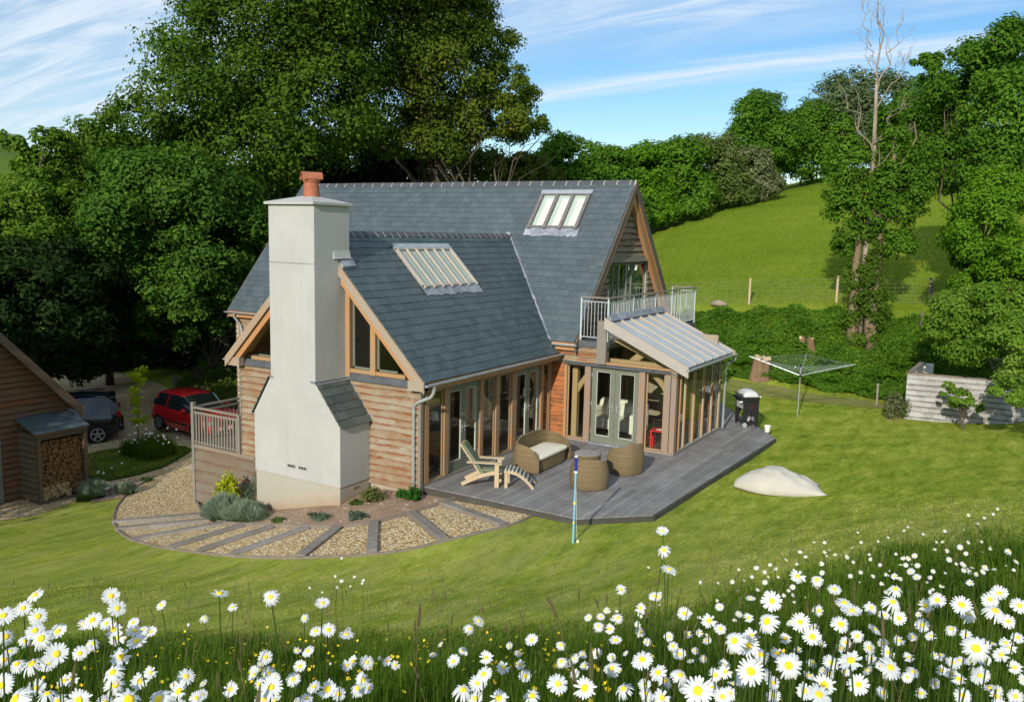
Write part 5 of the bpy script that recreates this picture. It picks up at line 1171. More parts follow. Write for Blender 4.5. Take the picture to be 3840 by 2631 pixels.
while z<-.12:
    y=-2.30+rr.uniform(0,.05)
    while y<-1.12:
        r=rr.uniform(.038,.062); low=z<-1.45 and y<-1.5
        if len(logs)<24: me=logmesh(.052,len(logs)); m_=bpy.data.meshes.new('log'); m_.from_pydata(me.v,[],me.f); m_.materials.append(cutf if len(logs)%4==0 else split); logs.append(m_)
        cand=[q for q in range(len(logs)) if (q%4==0)==low] or [0]
        o=bpy.data.objects.new('log',logs[rr.choice(cand)]); C.objects.link(o); s_=r/.052*(1.25 if low else 1.)
        o.location=(-11.22+rr.uniform(-.06,.05),y+r,z+rr.uniform(-.012,.012)); o.scale=(1,s_,s_); o.rotation_euler=(rr.uniform(0,6),0,0)
        tag(o,'cut log with pale round end in the bottom rows of the log store' if low else 'split brown log stacked in the log store','log','cut logs stacked in the log store' if low else 'split logs stacked in the log store')
        y+=2*r*(1.25 if low else 1.)+.004
    z+=.096
# ---- staddle stones and marker posts
def staddle(loc,s_,label):
    z=tz(*loc); r_=empty('staddle_stone',(loc[0],loc[1],z),0,local=True,label=label,cat='staddle stone')
    obj('base',MB().lathe([(.20*s_,-.1),(.18*s_,.1*s_),(.12*s_,.42*s_),(.11*s_,.5*s_)],(0,0,0),14),mt['stone'],r_,smooth='auto'); obj('cap',MB().lathe([(.10*s_,.5*s_),(.27*s_,.53*s_),(.30*s_,.58*s_),(.27*s_,.65*s_),(.15*s_,.70*s_),(.02*s_,.71*s_)],(0,0,0),18),mt['stone'],r_,smooth='auto')
staddle((-18.4,9.1),.70,'mushroom-shaped staddle stone behind the red car'); staddle((-10.47,-.87),.40,'small mushroom-shaped staddle stone beside the lavender'); staddle((-24.7,7.5),.6,'pale staddle stone behind the dark car')
for (x,y,h,l_) in ((-20.8,9.5,.75,'short wooden marker post where the drive meets the bank'),(-27,15.5,1.5,'tall weathered post standing in the shade of the wood')):
    z=tz(x,y); tag(obj('marker_post',MB().box(x-.08,x+.08,y-.08,y+.08,z-.2,z+h),mt['grey_wood_z']),l_,'post')
# ---- cars
def car(name,loc,rz,st,hw,label,paintm,glass_z,wheels,wr_,extra):
    """st: stations (x, z_sill, z_belt, z_roof, w_sill, w_belt, w_roof); front = +x"""
    root=empty(name,loc,rz,local=True,label=label,cat='car'); mb=MB(); n=len(st); prof=11
    fid=[]
    for (x,zs,zb,zr,ws,wb,wr2) in st:
        pts=[(ws*.90,zs-.02),(ws,zs+.10),(wb*1.015,zs+(zb-zs)*.55),(wb,zb-.02),(wb*.97,zb+.02),((wb*.96+wr2)/2*1.01,(zb+zr)/2),(wr2,zr-.05),(wr2*.90,zr-.005),(wr2*.45,zr+.012),(0,zr+.015)]
        full=[(x,-a,b) for a,b in pts]+[(x,a,b) for a,b in pts[-2::-1]]; mb.v+=full
    m=len(full); glassf=[];body=[]
    for i in range(n-1):
        for k in range(m-1):
            f=(i*m+k,(i+1)*m+k,(i+1)*m+k+1,i*m+k+1); kk=k if k<m//2 else m-2-k
            g=glass_z(i,kk); (glassf if g else body).append(f)
        body.append((i*m+m-1,(i+1)*m+m-1,(i+1)*m,i*m))
    body.append(tuple(range(m))); body.append(tuple((n-1)*m+k for k in range(m))[::-1])
    full_me=MB(); full_me.v=mb.v; full_me.f=body+glassf
    me=fixn(full_me); o=obj('body',me,paintm,root,smooth='auto')
    # glass as its own panels just proud of the body
    gm=MB(); V=[Vector(v) for v in mb.v]; cen=Vector((0,0,.6))
    for f in glassf:
        P=[V[j] for j in f]; c_=sum(P,Vector())/4; nr=(P[1]-P[0]).cross(P[2]-P[0]).normalized()
        if nr.dot(c_-Vector((c_.x,0,.5)))<0: nr=-nr
        gm.v+=[tuple(p+nr*.004) for p in P]; k=len(gm.v)-4; gm.f.append((k,k+1,k+2,k+3))
    obj('windows',gm,extra['glass'],root)
    for (x,y) in wheels:
        s_=1 if y>0 else -1; wl=obj('wheel',MB().tube([(x,y-s_*.18,wr_),(x,y-s_*.17,wr_),(x,y,wr_),(x,y+s_*.012,wr_)],[wr_*.9,wr_,wr_,wr_*.90],24),mt['tyre'],root,smooth='auto')
        rim=MB().tube([(x,y+s_*.004,wr_),(x,y+s_*.016,wr_)],wr_*.20,12)
        for q in range(5):
            a=2*math.pi*q/5+.3; p0=Vector((x,y+s_*.014,wr_)); p1=p0+Vector((math.cos(a),0,math.sin(a)))*wr_*.60; rim.bar(p0,p1,wr_*.17,.02,(0,1,0))
        rg=MB()
        for q in range(20):
            a0=2*math.pi*q/20;a1=2*math.pi*(q+1)/20
            P=[Vector((x+r*math.cos(a),y+s_*.008,wr_+r*math.sin(a))) for r,a in ((wr_*.58,a0),(wr_*.58,a1),(wr_*.68,a1),(wr_*.68,a0))]; rim.prism(P,(0,s_*.012,0))
        obj('rim',rim,mt['alloy'],wl)
        obj('wheel_arch',MB().tube([(x,y-s_*.02,wr_+.01),(x,y+s_*.003,wr_+.01)],wr_*1.13,28),mt['black'],root)
    return root
hatch=[(-1.78,.42,.80,.86,.60,.66,.60),(-1.74,.30,.84,1.02,.70,.74,.62),(-1.60,.24,.90,1.30,.76,.79,.60),(-1.38,.22,.90,1.385,.78,.81,.60),(-.95,.20,.89,1.42,.79,.82,.61),(-.2,.19,.87,1.43,.79,.82,.61),(.22,.19,.86,1.40,.79,.82,.60),(.60,.19,.86,1.16,.79,.82,.60),(.98,.20,.86,.93,.79,.81,.62),(1.45,.22,.80,.83,.77,.78,.60),(1.72,.28,.68,.70,.70,.72,.56),(1.82,.38,.58,.60,.60,.62,.50)]
def gz_h(i,k):
    if k in (4,5) : return i in (2,3,4,5,6,7) and not(i==2 and k==5) and i not in (4,) or (k in(4,5) and i==4)
    if k in (6,7,8): return i in (1,) or i in (6,7)
    return False
ex={'glass':mt['glass_black'] if 'glass_black' in mt else plain('car_glass',(.02,.028,.028),.06,.7,.02,bump=0)}
rc=car('parked_car',(-14.15,5.25,tz(-14.15,5.0)),R_(-7),hatch,.8,'small red hatchback parked on the gravel behind the railing',mt['car_red'],gz_h,[(-1.15,-.82),(-1.15,.82),(1.15,-.82),(1.15,.82)],.29,ex)
for s_ in (-1,1):
    obj('headlight',MB().box(1.66,1.80,s_*.62-.12,s_*.62+.12,.55,.68),mt['lens'],rc,bevel=.02); obj('indicator',MB().box(1.60,1.70,s_*.735-.03,s_*.735+.03,.55,.68),mt['orangelens'],rc,bevel=.01)
    obj('wing_mirror',MB().box(.52,.66,s_*.90-.07,s_*.90+.07,.92,1.03),mt['car_red'],rc,bevel=.025); obj('tail_light',MB().box(-1.80,-1.74,s_*.60-.09,s_*.60+.09,.58,.84),mt['redlens'],rc,bevel=.01)
    obj('door_handle',MB().box(-.42,-.26,s_*.825-.01,s_*.825+.012,.76,.785),mt['black'],rc); obj('rubbing_strip',MB().box(-.75,.75,s_*.835-.008,s_*.835+.008,.43,.47),mt['black'],rc)
    obj('pillar',MB().prism([(-.72,s_*.80,.90),(-.64,s_*.80,.90),(-.60,s_*.615,1.37),(-.68,s_*.615,1.37)],(0,s_*.02,0)),mt['car_red'],rc); obj('door_seam',MB().box(-.70,-.692,s_*.832-.004,s_*.832+.004,.25,.88).box(.62,.628,s_*.828-.004,s_*.828+.004,.3,.86),mt['black'],rc)
obj('front_bumper',MB().box(1.70,1.86,-.68,.68,.30,.50),mt['car_red'],rc,bevel=.04); obj('rear_bumper',MB().box(-1.86,-1.70,-.72,.72,.32,.54),mt['car_red'],rc,bevel=.04); obj('grille',MB().box(1.80,1.835,-.36,.36,.54,.63),mt['black'],rc); obj('number_plate',MB().box(1.862,1.872,-.26,.26,.36,.46),mt['white_plastic'],rc)
suv=[(-2.14,.55,.98,1.02,.66,.72,.60),(-2.10,.42,1.02,1.14,.80,.84,.68),(-2.02,.34,1.05,1.42,.86,.88,.66),(-1.80,.32,1.05,1.62,.88,.90,.66),(-1.2,.32,1.04,1.68,.89,.92,.68),(-.3,.32,1.02,1.69,.89,.92,.68),(.25,.32,1.01,1.66,.89,.92,.67),(.75,.32,1.01,1.36,.89,.92,.68),(1.15,.33,1.02,1.10,.89,.91,.70),(1.75,.36,.97,1.0,.88,.89,.68),(2.08,.42,.84,.86,.80,.80,.62),(2.18,.5,.70,.72,.70,.70,.5)]
def gz_s(i,k):
    if k in (4,5): return i in (2,3,4,5,6,7)
    if k in (6,7,8): return i in (1,2) or i in (6,7)
    return False
bc=car('parked_car',(-17.9,2.15,tz(-17.2,2.4)),R_(236),suv,.9,'dark four-wheel-drive car half hidden behind the garage',mt['car_black'],gz_s,[(-1.38,-.92),(-1.38,.92),(1.35,-.92),(1.35,.92)],.355,ex)
for s_ in (-1,1):
    obj('tail_light',MB().box(-2.16,-1.98,s_*.80-.07,s_*.80+.07,.92,1.16),mt['redlens'],bc,bevel=.02); obj('roof_rail',MB().tube([(-1.6,s_*.60,1.70),(-1.4,s_*.60,1.735),(.1,s_*.60,1.735),(.3,s_*.60,1.69)],.015,6),mt['black'],bc)
    obj('wing_mirror',MB().box(.62,.78,s_*1.0-.09,s_*1.0+.09,1.05,1.20),mt['car_black'],bc,bevel=.03)
obj('rear_spoiler',MB().box(-2.02,-1.78,-.60,.60,1.58,1.64),mt['car_black'],bc,bevel=.02); obj('rear_bumper',MB().box(-2.26,-2.08,-.82,.82,.42,.68),mt['car_black'],bc,bevel=.05)
# ---- seen through the sunroom glass
so_=empty('sofa',(1.25,8.0,.006),R_(-5),local=True,label='cream sofa seen through the sunroom doors',cat='sofa')
obj('seat',MB().box(-.62,.62,-.42,.42,.10,.42),mt['white_cloth'],so_,bevel=.05); obj('backrest',MB().box(-.8,.8,.38,.62,.10,.88),mt['white_cloth'],so_,bevel=.07)
for x in (-.76,.76): obj('arm',MB().box(x-.14,x+.14,-.45,.45,.06,.64),mt['white_cloth'],so_,bevel=.07)
for x,r_ in ((-.3,-.25),(.32,.3)): o=obj('cushion',pad(.46,.46,.14,0,p=3.5),mt['white_cloth'],so_,smooth=True); o.location=(x,.2,.62); o.rotation_euler=(R_(68),0,r_)
rt_=empty('red_table',(3.08,7.05,.006),R_(8),local=True,label="low red children's table behind the sunroom glass",cat='table')
obj('tabletop',MB().box(-.26,.26,-.22,.22,.44,.465),mt['red_paint'],rt_); 
for a in (-.23,.23):
    for b in (-.19,.19): obj('leg',MB().box(a-.02,a+.02,b-.02,b+.02,0,.44),mt['red_paint'],rt_)
tag(obj('book',MB().box(2.98,3.14,6.95,7.12,.472,.482),mt['white_plastic']),'small white book on the red table','book')
for k,(x,y,rz,l_) in enumerate(((2.80,6.95,R_(8),"small red chair left of the red table"),(3.20,7.42,R_(200),"small red chair right of the red table"))):
    c_=empty('red_chair',(x,y,.006),rz,local=True,label=l_,cat='chair',group='small red chairs at the red table')
    obj('seat',MB().box(-.13,.13,-.13,.13,.25,.27),mt['red_paint'],c_); obj('backrest',MB().box(-.14,-.115,-.13,.13,.42,.54).box(-.14,-.115,-.13,.13,.33,.37),mt['red_paint'],c_)
    for a in (-.125,.115):
        for b in (-.125,.115): obj('leg',MB().box(a-.012,a+.012,b-.012,b+.012,0,.54 if a<0 else .25),mt['red_paint'],c_)
bn=empty('slatted_bench',(2.75,8.95,.006),0,local=True,label='slatted wooden bench with dark seat pad in the sunroom',cat='bench')
obj('seat',MB().box(-.6,.6,-.25,.25,.34,.39),mt['oak_in'],bn); obj('backrest',MB().box(-.6,.6,.24,.27,.5,.6).box(-.6,.6,.24,.27,.64,.74).box(-.6,.6,.24,.27,.78,.88),mt['oak_in'],bn); obj('seat_pad',pad(1.1,.48,.06,.39,p=8),mt['grey_cushion'],bn,smooth=True)
for a in (-.56,.56): obj('leg',MB().box(a-.03,a+.03,-.24,.27,0,.34),mt['oak_in'],bn)
o=obj('cushion',pad(.44,.44,.12,0,p=4),mt['pink'],smooth=True,label='pink patterned cushion propped on the bench',cat='cushion'); o.location=(2.72,8.95,.68); o.rotation_euler=(R_(70),0,0)
ar=empty('armchair',(-1.1,2.0,0),R_(30),local=True,label='dark brown leather armchair behind the glazed wing doors',cat='armchair')
obj('seat',MB().box(-.4,.4,-.4,.4,.1,.44),mt['leather'],ar,bevel=.05); obj('backrest',MB().box(-.55,-.33,-.45,.45,.1,.95),mt['leather'],ar,bevel=.06)
for y in (-.45,.45): obj('arm',MB().box(-.42,.42,y-.11,y+.11,.08,.62),mt['leather'],ar,bevel=.05)
lm=empty('floor_lamp',(-.75,1.55,0),0,local=True,label='slender lamp with white shade inside the wing',cat='lamp')
obj('stem',MB().tube([(0,0,0),(0,0,1.25)],.012,8),mt['black'],lm); obj('lamp_shade',MB().lathe([(.13,1.22),(.09,1.42),(.085,1.42),(.12,1.22)],(0,0,0),20),mt['white_cloth'],lm,smooth='auto')
DZ="9.41,-14.24,4.83,0.055;9.40,-14.27,4.80,0.055;10.08,-14.68,5.11,0.055;9.63,-14.36,4.87,0.055;9.71,-14.21,4.89,0.055;9.81,-14.26,4.90,0.055;8.72,-13.33,4.29,0.056;10.06,-14.15,4.96,0.056;8.91,-13.12,4.25,0.056;10.11,-14.03,4.92,0.055;9.90,-13.62,4.70,0.056;8.63,-13.04,4.10,0.056;8.94,-12.73,4.06,0.056;9.86,-14.36,4.92,0.055;9.15,-13.86,4.53,0.056;9.70,-14.20,4.79,0.056;9.64,-14.15,4.73,0.056;9.26,-13.98,4.54,0.056;8.86,-13.56,4.34,0.056;9.72,-14.42,4.88,0.055;10.01,-14.57,5.00,0.056;9.63,-14.31,4.81,0.056;9.57,-14.41,4.82,0.056;9.66,-14.11,4.74,0.056;9.97,-14.32,4.88,0.056;8.89,-13.54,4.31,0.056;9.25,-14.02,4.52,0.056;10.04,-14.41,4.90,0.056;10.08,-14.58,4.99,0.056;10.06,-14.62,4.98,0.056;9.52,-14.36,4.71,0.056;9.56,-14.30,4.70,0.056;10.19,-14.53,4.96,0.057;8.76,-13.70,4.36,0.056;8.67,-13.87,4.34,0.056;8.91,-13.52,4.30,0.056;9.62,-13.36,4.43,0.056;9.84,-13.53,4.56,0.056;9.98,-13.60,4.61,0.056;9.72,-13.69,4.50,0.056;9.62,-13.44,4.33,0.056;9.62,-13.40,4.37,0.056;8.51,-12.35,3.62,0.056;9.74,-13.33,4.32,0.056;9.96,-13.48,4.46,0.056;9.75,-13.31,4.33,0.056;9.79,-13.31,4.28,0.056;9.86,-14.10,4.66,0.056;9.86,-14.24,4.71,0.057;9.29,-13.80,4.37,0.056;10.12,-14.48,4.89,0.056;9.15,-13.99,4.39,0.056;9.14,-14.01,4.39,0.056;10.21,-14.39,4.86,0.056;10.58,-14.71,5.11,0.056;10.59,-14.77,5.14,0.057;10.47,-14.37,4.94,0.056;9.73,-13.73,4.43,0.056;9.80,-13.65,4.43,0.056;10.01,-14.08,4.66,0.057;10.52,-14.26,4.90,0.055;9.86,-13.62,4.41,0.056;9.92,-13.57,4.38,0.056;10.14,-13.73,4.54,0.056;9.55,-13.52,4.32,0.056;9.72,-14.50,4.79,0.055;10.00,-14.65,4.93,0.056;9.90,-14.50,4.81,0.056;9.57,-14.34,4.65,0.056;10.50,-14.89,5.17,0.057;10.28,-14.66,4.99,0.056;9.11,-13.45,4.07,0.056;10.08,-14.03,4.63,0.057;9.61,-14.31,4.61,0.056;9.26,-13.88,4.31,0.056;3.06,-6.14,0.66,0.056;4.33,-7.40,1.32,0.070;4.65,-7.83,1.46,0.059;4.26,-7.07,1.25,0.056;4.39,-7.04,1.22,0.056;3.89,-7.52,1.17,0.056;7.83,-13.11,3.75,0.056;9.02,-14.11,4.50,0.056;9.02,-14.13,4.48,0.056;10.63,-12.62,4.79,0.056;10.81,-13.08,4.90,0.055;10.88,-13.22,4.90,0.055;10.42,-12.49,4.47,0.056;10.41,-12.10,4.30,0.056;10.43,-12.10,4.30,0.056;10.57,-12.65,4.49,0.056;10.81,-12.86,4.61,0.056;11.01,-13.23,4.78,0.056;11.23,-13.16,4.94,0.056;11.16,-12.51,4.69,0.056;11.22,-12.51,4.67,0.056;11.28,-13.65,5.06,0.056;11.32,-13.85,5.10,0.056;10.69,-11.56,4.16,0.057;11.30,-13.43,4.93,0.056;11.33,-13.43,4.90,0.056;10.81,-12.04,4.28,0.056;10.36,-10.54,3.61,0.056;11.37,-13.25,4.93,0.056;11.43,-13.53,5.03,0.056;11.39,-13.41,4.94,0.056;11.45,-12.89,4.86,0.056;11.51,-13.50,5.06,0.056;11.45,-12.73,4.71,0.056;11.50,-12.50,4.61,0.056;11.52,-12.71,4.76,0.056;11.56,-12.88,4.85,0.056;11.64,-13.35,5.03,0.056;11.69,-12.87,4.88,0.056;11.71,-13.58,5.12,0.056;11.71,-12.86,4.90,0.056;11.65,-13.21,4.96,0.056;11.76,-12.87,4.88,0.056;11.74,-12.46,4.67,0.056;11.13,-12.27,4.48,0.056;11.34,-12.50,4.63,0.056;11.31,-11.86,4.35,0.056;10.05,-12.95,4.42,0.056;9.93,-12.83,4.31,0.056;9.38,-12.06,3.74,0.056;10.37,-13.40,4.56,0.056;10.29,-13.46,4.55,0.056;10.61,-13.79,4.75,0.056;10.33,-13.23,4.44,0.056;10.39,-13.15,4.52,0.056;9.14,-11.19,3.34,0.056;10.11,-12.39,4.11,0.056;10.39,-12.93,4.35,0.056;10.37,-12.58,4.34,0.056;10.43,-12.53,4.37,0.056;10.51,-12.73,4.38,0.056;10.41,-12.56,4.33,0.056;9.86,-11.44,3.81,0.056;9.80,-11.47,3.80,0.056;11.05,-14.12,5.00,0.056;10.84,-13.51,4.71,0.056;11.07,-13.88,4.96,0.056;10.76,-12.74,4.40,0.056;11.05,-13.57,4.78,0.056;11.00,-13.59,4.78,0.056;10.98,-13.76,4.81,0.056;11.02,-13.61,4.73,0.056;10.87,-13.17,4.53,0.056;11.31,-14.24,5.13,0.059;11.00,-13.11,4.56,0.056;11.29,-13.97,5.10,0.056;11.27,-13.79,5.01,0.056;11.35,-14.07,5.10,0.058;11.19,-13.35,4.78,0.056;11.16,-13.34,4.82,0.056;11.41,-14.05,5.12,0.058;11.16,-13.03,4.64,0.056;11.50,-13.97,5.12,0.057;11.55,-13.83,5.06,0.056;11.47,-13.63,4.91,0.056;11.44,-13.87,5.01,0.056;11.45,-13.97,5.04,0.056;11.31,-13.36,4.72,0.056;11.69,-13.93,5.18,0.057;11.74,-12.49,4.61,0.056;11.75,-12.49,4.60,0.056;11.73,-12.92,4.75,0.056;11.69,-13.26,4.83,0.056;11.60,-12.53,4.52,0.056;11.41,-12.55,4.51,0.056;11.35,-12.55,4.51,0.056;11.51,-11.52,4.09,0.056;11.65,-12.97,4.63,0.056;11.73,-12.56,4.46,0.056;11.13,-12.91,4.44,0.056;10.73,-13.75,4.71,0.056;10.73,-13.91,4.78,0.056;10.29,-13.01,4.30,0.056;10.54,-13.72,4.63,0.056;10.75,-14.09,4.89,0.056;11.05,-13.12,4.52,0.056;10.67,-12.83,4.30,0.056;11.24,-12.60,4.45,0.056;11.08,-12.04,4.16,0.056;11.68,-11.90,4.34,0.056;11.38,-11.93,4.29,0.056;11.28,-11.54,4.09,0.056;11.78,-11.88,4.39,0.056;11.35,-11.00,3.92,0.056;9.87,-5.28,2.36,0.056;9.75,-5.98,2.44,0.064;9.68,-6.32,2.44,0.057;9.69,-5.38,2.18,0.056;9.91,-5.32,2.22,0.056;10.33,-6.58,2.70,0.068;9.32,-5.51,2.04,0.056;9.42,-6.52,2.36,0.070;9.61,-6.92,2.49,0.059;9.53,-7.10,2.48,0.058;9.41,-7.36,2.49,0.057;9.78,-7.58,2.65,0.062;10.14,-6.84,2.67,0.066;10.22,-7.24,2.73,0.064;10.92,-6.91,2.92,0.065;10.96,-6.80,2.92,0.065;11.04,-7.35,3.02,0.061;11.25,-10.24,3.98,0.056;10.92,-7.08,2.91,0.056;11.17,-10.26,3.94,0.056;10.89,-7.12,2.79,0.056;11.28,-10.20,3.94,0.056;10.74,-7.17,2.72,0.056;10.66,-7.16,2.77,0.056;11.07,-6.24,2.54,0.056;11.18,-6.40,2.53,0.050;11.27,-7.11,3.05,0.063;11.32,-6.54,3.00,0.067;11.40,-7.44,3.14,0.068;11.39,-7.03,2.95,0.056;11.44,-7.03,2.95,0.056;11.49,-7.03,2.94,0.056;11.56,-7.97,3.29,0.056;11.56,-7.67,3.23,0.059;11.61,-6.16,2.72,0.056;11.72,-6.86,3.15,0.082;11.78,-7.50,3.27,0.060;11.55,-10.17,3.96,0.056;11.22,-6.66,2.98,0.058;10.97,-4.53,2.28,0.049;10.60,-6.27,2.58,0.056;9.48,-6.64,2.17,0.056;10.15,-8.12,2.88,0.058;10.00,-7.37,2.50,0.056;9.74,-6.58,2.15,0.056;10.43,-11.18,3.91,0.056;11.36,-12.53,4.57,0.056;11.31,-12.55,4.54,0.056;11.57,-12.21,4.50,0.056;11.49,-11.91,4.33,0.056;11.61,-11.89,4.36,0.056;11.54,-11.95,4.22,0.056;11.77,-12.52,4.55,0.056;11.78,-12.55,4.47,0.056;11.49,-12.56,4.47,0.056;11.48,-12.00,4.13,0.056;11.19,-11.98,4.25,0.056;11.29,-11.98,4.21,0.056;10.46,-11.76,4.00,0.056;10.54,-12.19,4.14,0.056;10.16,-10.71,3.39,0.056;11.42,-11.95,4.24,0.056;11.62,-12.55,4.48,0.056;11.68,-11.92,4.29,0.056;11.38,-12.34,4.26,0.056;11.50,-11.57,3.98,0.056;10.91,-12.71,4.39,0.056;10.40,-11.31,3.67,0.056;10.98,-12.71,4.35,0.056;11.03,-12.34,4.37,0.056;10.80,-12.40,4.37,0.056"
SIDE_IX=7
